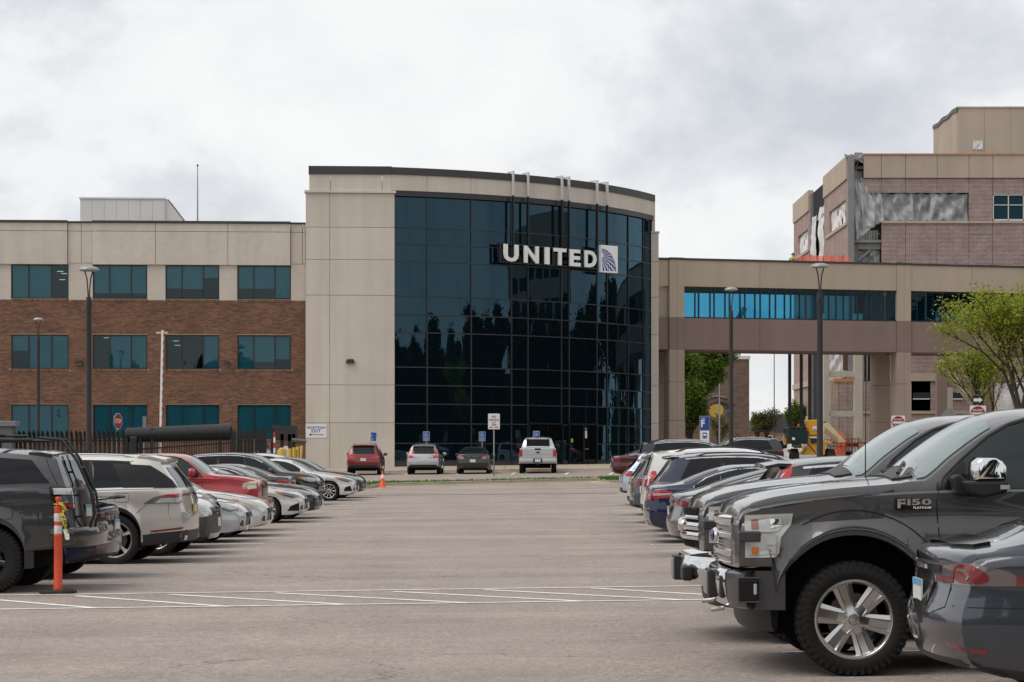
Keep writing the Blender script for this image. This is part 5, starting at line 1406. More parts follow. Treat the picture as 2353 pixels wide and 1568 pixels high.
    @staticmethod
    def smooth(poly, it=2, k=.25):
        for _ in range(it):
            n = len(poly); out = []
            for i in range(n):
                a, b = poly[i], poly[(i+1) % n]
                out += [(a[0]+(b[0]-a[0])*k, a[1]+(b[1]-a[1])*k), (a[0]+(b[0]-a[0])*(1-k), a[1]+(b[1]-a[1])*(1-k))]
            poly = out
        return poly
    def patch(s, how, poly, name, mat, off=.005, du=.06, nv=6, parent=None, rnd=0, skirt=.006, label=None):
        if rnd: poly = s.smooth(poly, rnd)
        us = sorted({round(p[0], 4) for p in poly}); u0, u1 = us[0], us[-1]
        k = max(2, int((u1-u0)/du)); us = sorted(set(us) | {round(u0+(u1-u0)*i/k, 4) for i in range(k+1)})
        o = [us[0]]
        for x in us[1:]:
            if x-o[-1] > .0008: o.append(x)
        us = o; mb = MB(); cols = []
        n = len(poly)
        for u in us:
            uu = min(max(u, u0+1e-5), u1-1e-5); vs = []
            for i in range(n):
                a, b = poly[i], poly[(i+1) % n]
                if (a[0]-uu)*(b[0]-uu) < 0 or (a[0] == uu != b[0]):
                    vs.append(a[1]+(b[1]-a[1])*(uu-a[0])/(b[0]-a[0]))
            if len(vs) < 2: continue
            lo, hi = min(vs), max(vs); col = []
            for j in range(nv+1):
                p, nn = s._proj(how, u, lo+(hi-lo)*j/nv); col.append((p, nn))
            cols.append(col)
        m = nv+1
        for c in cols:
            for p, nn in c: mb.v.append(tuple(p+nn*off))
        for i in range(len(cols)-1):
            for j in range(nv):
                a = i*m+j; mb.f.append((a, a+1, a+m+1, a+m)); mb.m.append(0)
        if skirt:     # edge thickness down into the body
            rim = [i*m for i in range(len(cols))] + [(len(cols)-1)*m+j for j in range(1, m)] + [i*m+nv for i in range(len(cols)-2, -1, -1)] + [j for j in range(nv-1, 0, -1)]
            base = len(mb.v)
            for r in rim:
                i, j = divmod(r, m); p, nn = cols[i][j]; mb.v.append(tuple(p-nn*skirt))
            for a in range(len(rim)):
                b = (a+1) % len(rim); mb.f.append((rim[a], rim[b], base+b, base+a)); mb.m.append(0)
        ob = mb.build(name, mat, parent or s.root, smooth=40)
        if label: ob['label'] = label
        return ob
    def both(s, poly, name, mat, **k): return [s.patch(h, poly, name, mat, **k) for h in ('r', 'l')]
    def ends2(s, how, poly, name, mat, **k):
        return [s.patch(how, poly, name, mat, **k), s.patch(how, [(-a, b) for a, b in poly], name, mat, **k)]
    def ribbon(s, how, path, w, name, mat, off=.006, step=.06, parent=None, closed=False, skirt=True):
        if closed: path = path+[path[0]]
        pts = [Vector(path[0])]
        for a, b in zip(path, path[1:]):
            a, b = Vector(a), Vector(b); n = max(1, int((b-a).length/step)); pts += [a+(b-a)*((i+1)/n) for i in range(n)]
        mb = MB(); k = len(pts)
        for i, p in enumerate(pts):
            d = (pts[min(i+1, k-1)]-pts[max(i-1, 0)])
            if closed and i in (0, k-1): d = (pts[1]-pts[-2])
            d.normalize(); r = Vector((-d.y, d.x))*(w/2)
            for q in (p-r, p+r):
                h, n = s._proj(how, q.x, q.y); mb.v.append(tuple(h+n*off)); mb.v.append(tuple(h-n*.004))
        for i in range(k-1):
            a = 4*i; mb.f += [(a, a+2, a+6, a+4), (a, a+4, a+5, a+1), (a+2, a+3, a+7, a+6)]; mb.m += [0]*3
        return mb.build(name, mat, parent or s.root, smooth=40)
    def ribs(s, path, w, name, mat, **k): return [s.ribbon(h, path, w, name, mat, **k) for h in ('r', 'l')]
    def zr(s, x): return s.ring(x)[-8][1]
    def yr(s, x): return s.ring(x)[-8][0]
    # ---- common parts
    def side_windows(s, panes, mb_=.035, mt=.055, mat=None, surround=None):
        """panes: list of (x0, x1, slant0, slant1); glazing follows belt and roof rail"""
        dlo = None
        for (x0, x1, s0, s1, m_) in panes:
            n = 10; up = []; lo = []
            for i in range(n+1):
                x = x0+(x1-x0)*i/n; zl = s.belt(x)+mb_; zu = s.zr(x)-mt
                lo.append((x, zl, zu))
            poly = []
            def sh(i, z, zl, zu):
                t = i/n; k = (z-zl)/max(.05, zu-zl)
                return lo[i][0]+(s0*(1-t)+s1*t)*k
            for i in range(n+1):
                x, zl, zu = lo[i]
                poly.append((x, zl))
            for i in range(n, -1, -1):
                x, zl, zu = lo[i]; xs_ = sh(i, zu, zl, zu); zu2 = max(zl+.012, s.zr(xs_)-mt); poly.append((xs_, zu2))
            obs = s.both(poly, 'window', m_ or GLASS, off=.011, nv=8, du=.05, skirt=.012)
        # black surround with the pillars between the panes
        x0, x1 = panes[0][0]-.03, panes[-1][1]+.03; s0, s1 = panes[0][2], panes[-1][3]; n = 16
        lo = []; hi = []
        for i in range(n+1):
            x = x0+(x1-x0)*i/n; t = i/n; lo.append((x, s.belt(x)+mb_-.016)); xx = x+(s0*(1-t)**3+s1*t**3); hi.append((xx, max(s.belt(x)+mb_+.01, s.zr(xx)-mt+.016)))
        s.both(lo+hi[::-1], 'window_surround', surround or GLOSSB, off=.006, nv=8, du=.05, skirt=.01)
        return
    def windshield(s, x0, x1, m=.07, name='windshield', mat=None):
        k = 8; a = []; b = []
        for i in range(k+1):
            x = x0+(x1-x0)*i/k; y = s.yr(x)-m; a.append((x, -y)); b.append((x, y))
        return s.patch('top', a+b[::-1], name, mat or GLASS_SHEEN, du=.05, nv=14, off=.008)
    def wheels(s, style, R=None, w=.225, rim=.7, off=0.0):
        S = s.S; R = R or S['wr']; wm = wheel_meshes(style, R, w, rim)
        for a in S['axles']:
            for sg_ in (1, -1):
                y = sg_*(s.plan(a)-w/2-.015+off)
                wo = link('wheel', wm[0], s.root); wo.location = (a-s.L/2, y, R)
                wo.rotation_euler = (0, 0.35*a, 0 if sg_ > 0 else PI)
                link('tyre', wm[1], wo); link('rim', wm[2], wo)
    def mirrors(s, x, z, mat, w=.20, h=.14, d=.11, out=.10, cap=None):
        for sg_ in (1, -1):
            p, n = s._proj('r' if sg_ > 0 else 'l', x, z-.03)
            mb = MB(); y0 = p.y+sg_*.06; y1 = y0+sg_*w
            ring = []
            for (t, kx, kz) in ((0, .75, .7), (.15, 1, .95), (.6, 1, 1), (.9, .85, .82), (1, .5, .5)):
                y = y0+(y1-y0)*t
                sec = [(-d*.5*kx, -h*.4*kz), (-d*.62*kx, 0), (-d*.45*kx, h*.42*kz), (d*.3*kx, h*.5*kz), (d*.42*kx, h*.4*kz), (d*.42*kx, -h*.42*kz), (d*.25*kx, -h*.5*kz)]
                ring.append([(p.x+a, y, z+b) for a, b in sec])
            for r in ring: mb.v += r
            m = 7
            for i in range(len(ring)-1):
                for j in range(m): mb.f.append((i*m+j, i*m+(j+1) % m, (i+1)*m+(j+1) % m, (i+1)*m+j)); mb.m.append(0)
            mb.f += [tuple(range(m)), tuple((len(ring)-1)*m+j for j in range(m-1, -1, -1))]; mb.m += [0, 0]
            mo = mb.build('mirror', mat, s.root, smooth=60)
            MB().bar((p.x+.02, p.y-sg_*.02, z-h*.35), (p.x, y0+sg_*.05, z-h*.25), .07, .05).build('mirror_stalk', PLASTIC, mo)
    def handles(s, xs, z, mat=None, dz=0):
        for i, x in enumerate(xs):
            for h in ('r', 'l'): s.patch(h, [(x-.1, z+dz*i-.012), (x+.1, z+dz*i-.012), (x+.1, z+dz*i+.016), (x-.1, z+dz*i+.016)], 'door_handle', mat or s.paint, off=.028, nv=2)
    def plate(s, how, z, mat=PLATE, band=None, w=.30, h=.15):
        p, n = s._proj(how, 0, z); sg_ = -1 if how == 'front' else 1; x = p.x+sg_*.012
        pl = MB().box(min(x, x+sg_*.012), max(x, x+sg_*.012), -w/2, w/2, z-h/2, z+h/2).build('number_plate', mat, s.root)
        x2 = x+sg_*.013
        if band: MB().box(min(x2, x2+sg_*.002), max(x2, x2+sg_*.002), -w/2, w/2, z+h*.22, z+h/2).build('plate_band', band, pl)
        MB().box(min(x2, x2+sg_*.002), max(x2, x2+sg_*.002), -w*.38, w*.38, z-h*.22, z+h*.14).build('plate_characters', PLATEI, pl) if False else None
        return pl
    def seams(s, lines, w=.009):
        for path in lines: s.ribs(path, w, 'panel_seam', SEAM, off=.0015)
    def handle_line(s): pass
    def rails(s, x0, x1, mat=None, h=.05, dy=.02, r=.018):
        for sg_ in (1, -1):
            pts = []
            for i in range(9):
                x = x0+(x1-x0)*i/8; y = sg_*(s.yr(x)-dy-.05); z = s.bvh.ray_cast(Vector((x-s.L/2, y, 4)), Vector((0, 0, -1)))[0]
                pts.append((x-s.L/2, y, (z.z if z else 1.6)+(h if 0 < i < 8 else -.01)))
            ro = MB().tube(pts, r, 8).build('roof_rail', mat or PLASTIC, s.root, smooth=60)
    def spoiler(s, x0, depth, z, w, mat=None, th=.035, drop=.02):
        x = x0-s.L/2; mb = MB()
        for (a, zz_) in ((0, 0), (depth*.5, .005), (depth, -drop)):
            for y in (-w, -w*.7, 0, w*.7, w):
                k = 1-.12*(abs(y)/w)**2; mb.v.append((x+a*k, y, z+zz_-.03*(abs(y)/w)**2)); 
        nn = 5
        for i in range(2):
            for j in range(4): mb.f.append((i*nn+j, i*nn+j+1, (i+1)*nn+j+1, (i+1)*nn+j)); mb.m.append(0)
        o = len(mb.v)
        for v in list(mb.v): mb.v.append((v[0], v[1], v[2]-th))
        for i in range(2):
            for j in range(4): mb.f.append((o+i*nn+j, o+(i+1)*nn+j, o+(i+1)*nn+j+1, o+i*nn+j+1)); mb.m.append(0)
        for j in range(4): mb.f.append((2*nn+j, 2*nn+j+1, o+2*nn+j+1, o+2*nn+j)); mb.f.append((j, o+j, o+j+1, j+1)); mb.m += [0, 0]
        for i in range(2):
            for j in (0, 4): mb.f.append((i*nn+j, (i+1)*nn+j, o+(i+1)*nn+j, o+i*nn+j)); mb.m.append(0)
        return mb.build('spoiler', mat or s.paint, s.root, smooth=50)
    def place(s, side, end, Dnear, Xend, yaw=0.0):
        """side -1 left row, +1 right row; end = which end faces the aisle"""
        cx = Xend+side*s.L/2
        rot = (PI if (side < 0) == (end == 'front') else 0.0)
        cy = Dnear+s.W - side*0 ; z = ZG(cx, cy)
        s.root.location = (cx, cy, z); tilt = .010 if -35 < cx < 30 else 0
        s.root.rotation_euler = (0, -tilt if rot == 0 else tilt, rot-AISLE+yaw)
        return s
    def face_away(s, X, Drear, yaw=0.0):
        """nose pointing away from us"""
        s.root.location = (X, Drear+s.L/2, ZG(X, Drear+1)); pitch = (ZG(X, Drear+s.L)-ZG(X, Drear))/s.L
        s.root.rotation_euler = (0, pitch, -PI/2+yaw); return s
_wm = {}
def wheel_meshes(style, R, w, rim):
    key = (style, round(R, 3), w, rim)
    if key in _wm: return _wm[key]
    rr = R*rim; big = style in ('truck6', 'runner'); n = 48
    hub = MB().lathe([(0, w*.12), (.05, w*.12), (rr*.66, w*.10), (rr*.68, w*.04), (rr*.66, -w*.2), (0, -w*.2)], 28, 'y')
    hm = hub.mesh('wheel', BRAKE, 40)
    prof = [(rr-.01, w*.38), (rr+.012, w*.45), (rr+(R-rr)*.45, w*.5), (R-.035, w*.485), (R-.012, w*.43), (R, w*.34), (R+.002, 0), (R, -w*.34), (R-.012, -w*.43), (R-.035, -w*.485), (rr+(R-rr)*.45, -w*.5), (rr+.012, -w*.45), (rr-.01, -w*.38)]
    ty = MB().lathe(prof, n, 'y')
    if big:      # tread blocks reaching on to the shoulder
        k = 46
        for i in range(k):
            a = 2*PI*i/k; da = 2*PI/k*.31; r0, r1 = R-.03, R+.008
            for sg_ in (1, -1):
                for (y0, y1, dr, sk) in ((.30, .465, 0, .0), (.06, .26, .002, .3)):
                    pts = []
                    for (aa, yy_) in ((a-da, y0), (a+da, y0), (a+da*.8, y1), (a-da*.8, y1)):
                        off = sk*2*PI/k*(1 if yy_ == y0 else 0)+(PI/k if sg_ < 0 else 0)
                        for r_ in ((r0, r1+dr) if yy_ < .4 else (R-.075, R-.008)): pts.append((r_*math.cos(aa+off), sg_*w*yy_*(1.0 if yy_ < .4 else 1.06), r_*math.sin(aa+off)))
                    ty.add(pts, ((1, 3, 5, 7), (0, 1, 7, 6), (0, 2, 3, 1), (2, 4, 5, 3), (4, 6, 7, 5)))
            # lugs on the side wall
            a2 = a+PI/k; pts = []
            for (dr, da2) in ((-.085, .25), (-.06, .3), (-.055, -.1), (-.08, -.2)):
                r_ = R+dr
                for yq in (.488, .512): pts.append((r_*math.cos(a2+da2*2*PI/k), w*yq, r_*math.sin(a2+da2*2*PI/k)))
            ty.add(pts, ((1, 3, 5, 7), (0, 1, 7, 6), (0, 2, 3, 1), (2, 4, 5, 3), (4, 6, 7, 5)))
    tm = ty.mesh('tyre', RUBBER, 35)
    mats = {'truck6': ALLOY, 'runner': ALLOY_B, 'dark5': ALLOY_D, 'black10': ALLOY_B}.get(style, ALLOY)
    rm = MB().lathe([(rr+.004, w*.40), (rr+.006, w*.445), (rr-.008, w*.45), (rr-.022, w*.40), (rr-.030, w*.30), (rr-.04, -w*.38), (rr-.01, -w*.40)], 56, 'y')
    spec = {'truck6': (6, .098, .150, .0), 'runner': (6, .07, .08, 0), 'five': (5, .06, .075, 0), 'dark5': (5, .06, .07, 0), 'ten': (10, .03, .042, 0), 'twin5': (5, .03, .035, .07), 'multi': (14, .022, .03, 0), 'black10': (10, .03, .04, 0), 'aero': (7, .07, .10, 0), 'y5': (5, .04, .05, .12)}[style]
    ns, wi, wo, split = spec; r0, r1 = .055, rr-.012; yo, yi = w*.40, w*.30
    def spoke(a, w0, w1, twist=0):
        sec = []
        for t in (0, .25, .55, .85, 1):
            r_ = r0+(r1-r0)*t; hw = (w0+(w1-w0)*t)/2*(1.25 if t == 0 else 1)*(1.12 if t == 1 else 1); y = yi+(yo-yi)*t**1.6
            aa = a+twist*t; ca, sa = math.cos(aa), math.sin(aa)
            def p(l, yy_): return (r_*ca-l*sa, yy_, r_*sa+l*ca)
            sec.append([p(-hw, y-.035), p(-hw, y-.008), p(-hw*.55, y+.004), p(-hw*.35, y-.012) if big else p(-hw*.3, y+.006), p(hw*.35, y-.012) if big else p(hw*.3, y+.006), p(hw*.55, y+.004), p(hw, y-.008), p(hw, y-.035)])
        o = len(rm.v)
        for q in sec: rm.v.extend(q)
        for i in range(len(sec)-1):
            for j in range(8): rm.f.append((o+i*8+j, o+i*8+(j+1) % 8, o+(i+1)*8+(j+1) % 8, o+(i+1)*8+j)); rm.m.append(0)
    for k in range(ns):
        a = 2*PI*k/ns+PI/2
        if split: spoke(a, wi, wo, split); spoke(a, wi, wo, -split)
        else: spoke(a, wi, wo)
    rm.lathe([(0, yi+.022), (.036, yi+.02), (.042, yi+.008), (.05, yi+.004), (.115 if big else .085, yi-.002), (.12 if big else .09, yi-.04)], 24, 'y')
    nl = 6 if big else 5
    for k in range(nl):
        a = 2*PI*(k+.5)/nl+PI/2; r_ = .078 if big else .062
        rm.lathe([(0, yi+.018), (.009, yi+.016), (.011, yi+.002), (.017, yi-.002)], 8, 'y', c=(r_*math.cos(a), 0, r_*math.sin(a)))
    rmm = rm.mesh('rim', mats, 32)
    _wm[key] = (hm, tm, rmm); return _wm[key]

def scaled(T, L, W, H, **over):
    kx = L/T['L']; kz = H/max(p[1] for p in T['top']); ky = W/T['W']; S = dict(T)
    for k in ('top', 'belt', 'low'): S[k] = [(a*kx, b*kz) for a, b in T[k]]
    S['plan'] = [(a*kx, b*ky) for a, b in T['plan']]
    for k in ('nose', 'tail'): S[k] = [(a*kz, b*kx) for a, b in T[k]]
    S['axles'] = [a*kx for a in T['axles']]; S['roofY'] = T['roofY']*ky; S['L'] = L; S['W'] = W; S['kx'] = kx; S['kz'] = kz
    S.update(over); return S
SEDAN = dict(L=4.85, W=.92, roofY=.55, bowf=.15, bowr=.10, bw=.12, wr=.335, wz=.335, arch=.375, axles=[.94, 3.76], flare=.008, crown=.04, shoulder=.05,
    top=[(0, .60), (.02, .68), (.08, .74), (.3, .82), (.7, .90), (1.1, .96), (1.42, 1.0), (1.8, 1.19), (2.1, 1.33), (2.4, 1.42), (2.8, 1.46), (3.2, 1.45), (3.6, 1.37), (3.95, 1.25), (4.2, 1.15), (4.4, 1.11), (4.65, 1.10), (4.78, 1.075), (4.85, .99)],
    belt=[(0, .56), (.1, .68), (.4, .76), (.9, .84), (1.4, .89), (2.0, .93), (3.0, .97), (3.9, 1.02), (4.4, 1.03), (4.75, 1.01), (4.85, .94)],
    plan=[(0, .78), (.25, .86), (.7, .905), (1.2, .92), (3.8, .92), (4.3, .89), (4.7, .83), (4.85, .79)],
    low=[(0, .24), (.3, .20), (.9, .19), (3.8, .20), (4.4, .24), (4.85, .33)],
    nose=[(.2, .10), (.32, .02), (.5, 0), (.6, .02), (.7, .07), (.85, .14)], tail=[(.3, .10), (.45, .01), (.62, 0), (.8, .04), (.95, .05), (1.1, .02)])
SUV = dict(L=4.65, W=.93, roofY=.60, bowf=.14, bowr=.09, bw=.12, wr=.355, wz=.355, arch=.405, axles=[.93, 3.62], flare=.014, crown=.05, shoulder=.05, clad=1, cladz=.45, fader=1.1,
    top=[(0, .74), (.02, .84), (.08, .91), (.3, .98), (.8, 1.05), (1.15, 1.10), (1.5, 1.31), (1.8, 1.49), (2.05, 1.60), (2.4, 1.67), (2.9, 1.70), (3.5, 1.69), (4.1, 1.655), (4.65, 1.60)],
    belt=[(0, .70), (.1, .82), (.4, .90), (.9, .97), (1.3, 1.0), (2.2, 1.04), (3.4, 1.08), (4.2, 1.12), (4.65, 1.12)],
    plan=[(0, .80), (.25, .88), (.7, .92), (1.2, .93), (3.7, .93), (4.2, .905), (4.5, .86), (4.65, .83)],
    low=[(0, .30), (.3, .27), (.9, .26), (3.7, .27), (4.2, .32), (4.65, .40)],
    nose=[(.25, .12), (.4, .02), (.6, 0), (.75, .02), (.85, .06), (1.0, .12)], tail=[(.35, .06), (.5, 0), (.7, .0), (.9, .03), (1.1, .10), (1.3, .24), (1.5, .37), (1.65, .45)])
def sx(S): return S.get('kx', 1), S.get('kz', 1)
def dress_sedan(c, facing, wheel='ten', chrome=None, lamp=LAMPW, tail=RED, grille=GLOSSB, detail=1, win=GLASS, plate=PLATE, band=None, wrim=.68, amber=False):
    kx, kz = sx(c.S); X = lambda v: v*kx; Z = lambda v: v*kz
    c.side_windows([(X(1.72), X(2.68), .42*kx, .02, win), (X(2.74), X(3.52), .02, -.05*kx, win), (X(3.57), X(3.98), -.06, -.34*kx, win)], mb_=.03, mt=.05)
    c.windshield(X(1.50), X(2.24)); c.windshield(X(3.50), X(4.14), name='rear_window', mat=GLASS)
    c.wheels(wheel, rim=wrim); c.mirrors(X(1.86), Z(1.0), c.paint)
    if chrome:
        up = [(X(x), c.zr(X(x))-.035) for x in (2.0, 2.2, 2.5, 2.9, 3.3, 3.55, 3.75)]; c.ribs([(X(1.75), c.belt(X(1.75))+.05)]+up+[(X(3.9), c.belt(X(3.9))+.07), (X(3.98), c.belt(X(3.95))+.02)], .022, 'chrome_trim', chrome)
    c.handles([X(2.48), X(3.42)], Z(.90), dz=Z(.03))
    c.both([(X(.10), Z(.655)), (X(.30), Z(.625)), (X(.62), Z(.72)), (X(.74), Z(.80)), (X(.50), Z(.775)), (X(.16), Z(.705))], 'headlight', lamp, off=.006)
    c.ends2('front', [(.46, Z(.60)), (.80, Z(.62)), (.80, Z(.71)), (.48, Z(.66))], 'headlight_inner', lamp, off=.005)
    if amber: c.both([(X(.50), Z(.69)), (X(.62), Z(.735)), (X(.73), Z(.80)), (X(.60), Z(.785))], 'indicator', AMBER, off=.012)
    c.patch('front', [(-.48, Z(.34)), (.48, Z(.34)), (.40, Z(.60)), (-.40, Z(.60))], 'grille', grille, off=.006)
    c.ends2('front', [(.56, Z(.32)), (.78, Z(.34)), (.78, Z(.46)), (.62, Z(.44))], 'fog_lamp', GLOSSB, off=.004)
    c.both([(X(4.42), Z(.86)), (X(4.83), Z(.82)), (X(4.83), Z(.97)), (X(4.60), Z(.995)), (X(4.36), Z(.97))], 'taillight', tail, off=.006)
    c.ends2('rear', [(.46, Z(.82)), (.80, Z(.82)), (.80, Z(.97)), (.50, Z(.95))], 'taillight_inner', tail, off=.005)
    c.patch('rear', [(-.62, Z(.24)), (.62, Z(.24)), (.55, Z(.36)), (-.55, Z(.36))], 'diffuser', PLASTIC, off=.004)
    c.plate('rear', Z(.72), plate, band); c.plate('front', Z(.42), PLATE)
    if detail: c.seams([[(X(1.62), Z(.30)), (X(1.58), Z(.6)), (X(1.66), Z(.90))], [(X(2.70), Z(.25)), (X(2.71), Z(.93))], [(X(3.50), Z(.30)), (X(3.52), Z(.60)), (X(3.72), Z(.98))], [(X(.2), Z(.775)), (X(.9), Z(.90)), (X(1.45), Z(.95))]])
def dress_suv(c, wheel='five', chrome=None, lamp=LAMPW, tail=RED, win=PRIV, rails=None, d_end=4.05, grille=GLOSSB, wrim=.66, plate=PLATE, band=None, tailpoly=None, detail=1, spoil=True, amber=False):
    kx, kz = sx(c.S); X = lambda v: v*kx; Z = lambda v: v*kz
    c.side_windows([(X(1.42), X(2.40), .40*kx, .02, GLASS), (X(2.46), X(3.28), .02, -.03*kx, win), (X(3.34), X(d_end), -.04, -.22*kx, win)], mb_=.035, mt=.06)
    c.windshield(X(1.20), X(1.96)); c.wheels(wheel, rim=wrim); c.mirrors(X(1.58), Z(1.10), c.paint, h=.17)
    c.patch('rear', [(-.60, Z(1.14)), (.60, Z(1.14)), (.55, Z(1.52)), (-.55, Z(1.52))], 'rear_window', GLASS, off=.005)
    if chrome: c.ribs([(X(x), c.zr(X(x))-.04) for x in (1.85, 2.1, 2.6, 3.2, 3.7, d_end-.1)], .022, 'chrome_trim', chrome)
    if spoil: c.spoiler(X(4.06), .30*kx, c.top(X(4.2))-.005, c.yr(X(3.9))-.03)
    c.both([(X(.08), Z(.76)), (X(.34), Z(.74)), (X(.66), Z(.83)), (X(.72), Z(.90)), (X(.40), Z(.885)), (X(.12), Z(.845))], 'headlight', lamp, off=.006)
    if amber: c.both([(X(.54), Z(.80)), (X(.66), Z(.835)), (X(.72), Z(.90)), (X(.60), Z(.89))], 'indicator', AMBER, off=.012)
    c.ends2('front', [(.46, Z(.74)), (.80, Z(.75)), (.80, Z(.85)), (.48, Z(.82))], 'headlight_inner', lamp, off=.005)
    c.patch('front', [(-.46, Z(.50)), (.46, Z(.50)), (.44, Z(.82)), (-.44, Z(.82))], 'grille', grille, off=.006)
    for z in (.58, .66, .74): c.patch('front', [(-.44, Z(z)), (.44, Z(z)), (.44, Z(z+.03)), (-.44, Z(z+.03))], 'grille_bar', CHROME if chrome else PLASTIC, off=.014, nv=2)
    tp = tailpoly or [(X(4.30), Z(.92)), (X(4.62), Z(.90)), (X(4.60), Z(1.06)), (X(4.42), Z(1.10)), (X(4.26), Z(1.06))]
    c.both(tp, 'taillight', tail, off=.006)
    c.ends2('rear', [(.50, Z(.92)), (.82, Z(.90)), (.82, Z(1.08)), (.54, Z(1.05))], 'taillight_inner', tail, off=.005)
    c.patch('rear', [(-.75, Z(.42)), (.75, Z(.42)), (.72, Z(.56)), (-.72, Z(.56))], 'rear_bumper_trim', PLASTIC, off=.006)
    c.plate('rear', Z(.85), plate, band); c.plate('front', Z(.56), PLATE)
    c.handles([X(2.20), X(3.14)], Z(.98), dz=Z(.03))
    if rails: c.rails(X(1.95), X(3.95), rails)
    if detail: c.seams([[(X(1.36), Z(.40)), (X(1.32), Z(.7)), (X(1.38), Z(1.0))], [(X(2.43), Z(.35)), (X(2.44), Z(1.04))], [(X(3.24), Z(.42)), (X(3.28), Z(.70)), (X(3.42), Z(1.09))]])
# ================================================================== the parked cars
GR = 'cars parked along the aisle'
PLATED = M('plate_dull', (.22, .22, .22), .5)
def sweep_bar(path, sec, name, mat, parent, smooth=45):
    """section (out, z) swept along a plan path (x, y); out is measured forwards (-x side)"""
    mb = MB(); n = len(path); m = len(sec)
    for i, p in enumerate(path):
        a = Vector(path[max(i-1, 0)]); b = Vector(path[min(i+1, n-1)]); d = (b-a).normalized(); o = Vector((-d.y, d.x))
        if o.x > 0 and abs(d.y) > .5: o = -o
        for q, z in sec: mb.v.append((p[0]+o.x*q, p[1]+o.y*q, z))
    for i in range(n-1):
        for j in range(m): mb.f.append((i*m+j, i*m+(j+1) % m, (i+1)*m+(j+1) % m, (i+1)*m+j)); mb.m.append(0)
    mb.f += [tuple(range(m)), tuple((n-1)*m+j for j in range(m-1, -1, -1))]; mb.m += [0, 0]
    return mb.build(name, mat, parent, smooth=smooth)
TRUCK = dict(L=5.89, W=.995, roofY=.70, bowf=.07, bowr=.02, bw=.13, wr=.412, wz=.412, arch=.60, axles=[.97, 4.65], flare=.038, band=.055, crown=.05, shoulder=.075, fadef=.5, fader=.3, smooth=32,
    top=[(0, 1.18), (.012, 1.225), (.05, 1.258), (.15, 1.288), (.5, 1.358), (.9, 1.405), (1.22, 1.43), (1.34, 1.445), (1.6, 1.63), (1.85, 1.80), (2.02, 1.885), (2.25, 1.94), (2.7, 1.96), (3.4, 1.955), (3.9, 1.91), (4.12, 1.85), (4.22, 1.70), (4.30, 1.44), (4.36, 1.39), (5.0, 1.385), (5.85, 1.38), (5.89, 1.36)],
    belt=[(0, 1.13), (.03, 1.19), (.3, 1.24), (.7, 1.295), (1.1, 1.325), (1.6, 1.345), (2.6, 1.35), (4.3, 1.36), (5.89, 1.36)],
    plan=[(0, .93), (.15, .955), (.4, .975), (.8, .985), (1.4, .975), (2.5, .985), (4.2, .985), (5.7, .985), (5.89, .97)],
    low=[(0, .79), (.36, .79), (.40, .52), (1.6, .47), (4.0, .48), (5.2, .52), (5.89, .56)],
    nose=[(.5, .11), (.8, .09), (1.1, .09), (1.2, .11), (1.3, .14)], tail=[(.5, .0), (1.4, .0)],
    sideprof=[(.30, .012), (.42, .006), (.55, .0), (.70, .010), (.78, .030), (.90, .022)])
def make_truck(S, pm, name, label, kind, wheel='truck6', wrim=.66, w=.285):
    c = Car(S, pm, name, label, 'pickup trucks', 'pickup truck'); kx, kz = sx(S); X = lambda v: v*kx; Z = lambda v: v*kz; Wk = S['W']/.995
    fwp = [(1.625, 1.352), (1.66, 1.42), (1.80, 1.555), (2.0, 1.715), (2.16, 1.80), (2.32, 1.845), (2.70, 1.865), (2.70, 1.362)]
    c.both([(X(a), Z(b)) for a, b in fwp], 'window', M('door_glass_tint', (.018, .026, .027), .015, spec=.4), off=.010, nv=8, du=.05, skirt=.012)
    c.both([(X(a), Z(b)) for a, b in ((1.625, 1.353), (1.66, 1.42), (1.80, 1.555), (1.815, 1.362))], 'mirror_sail', GLOSSB, off=.014, nv=6, du=.04)
    c.ribs([(X(a), Z(b)) for a, b in ((1.605, 1.345), (1.645, 1.43), (1.79, 1.568), (1.99, 1.728), (2.15, 1.814), (2.32, 1.86), (2.72, 1.88))], .016, 'window_seal', SEAM, off=.010)
    c.side_windows([(X(2.80), X(3.78), .02, -.10*kx, PRIV)], mb_=.01, mt=.075)
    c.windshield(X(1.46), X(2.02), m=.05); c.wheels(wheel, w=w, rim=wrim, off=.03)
    c.seams([[(X(1.585), Z(.52)), (X(1.59), Z(1.0)), (X(1.575), Z(1.25)), (X(1.60), Z(1.40))], [(X(2.75), Z(.52)), (X(2.76), Z(1.34))], [(X(3.92), Z(.62)), (X(3.95), Z(.9)), (X(3.98), Z(1.34))], [(X(4.27), Z(.56)), (X(4.27), Z(1.33))]])
    c.ribs([(X(1.75), Z(1.352)), (X(2.7), Z(1.356)), (X(3.8), Z(1.362))], .02, 'belt_trim', CHROME, off=.008)
    for path in ([(X(.06), Z(1.165)), (X(.22), Z(1.17)), (X(.30), Z(1.215)), (X(.7), Z(1.275)), (X(1.15), Z(1.318)), (X(1.28), Z(1.345)), (X(1.36), Z(1.40))],): c.ribs(path, .010, 'hood_seam', SEAM, off=.002)
    c.handles([X(2.56), X(3.72)], Z(1.19), SATIN if kind == 'plat' else None)
    return c
# ---- dark grey pickup, chrome grille
GREY1 = paint('magnetic_grey', (.070, .070, .072), .55, .34, .05)
PL2 = M('bumper_grey', (.042, .043, .046), .38, metal=.3, coat=.5, vary=(3, .1))
t1 = make_truck(dict(TRUCK), GREY1, 'pickup_truck', 'dark grey pickup with stacked chrome grille, chrome mirror cap and six-spoke alloys', 'plat', 'truck6', .69)
r1 = t1.root; h = t1.L/2
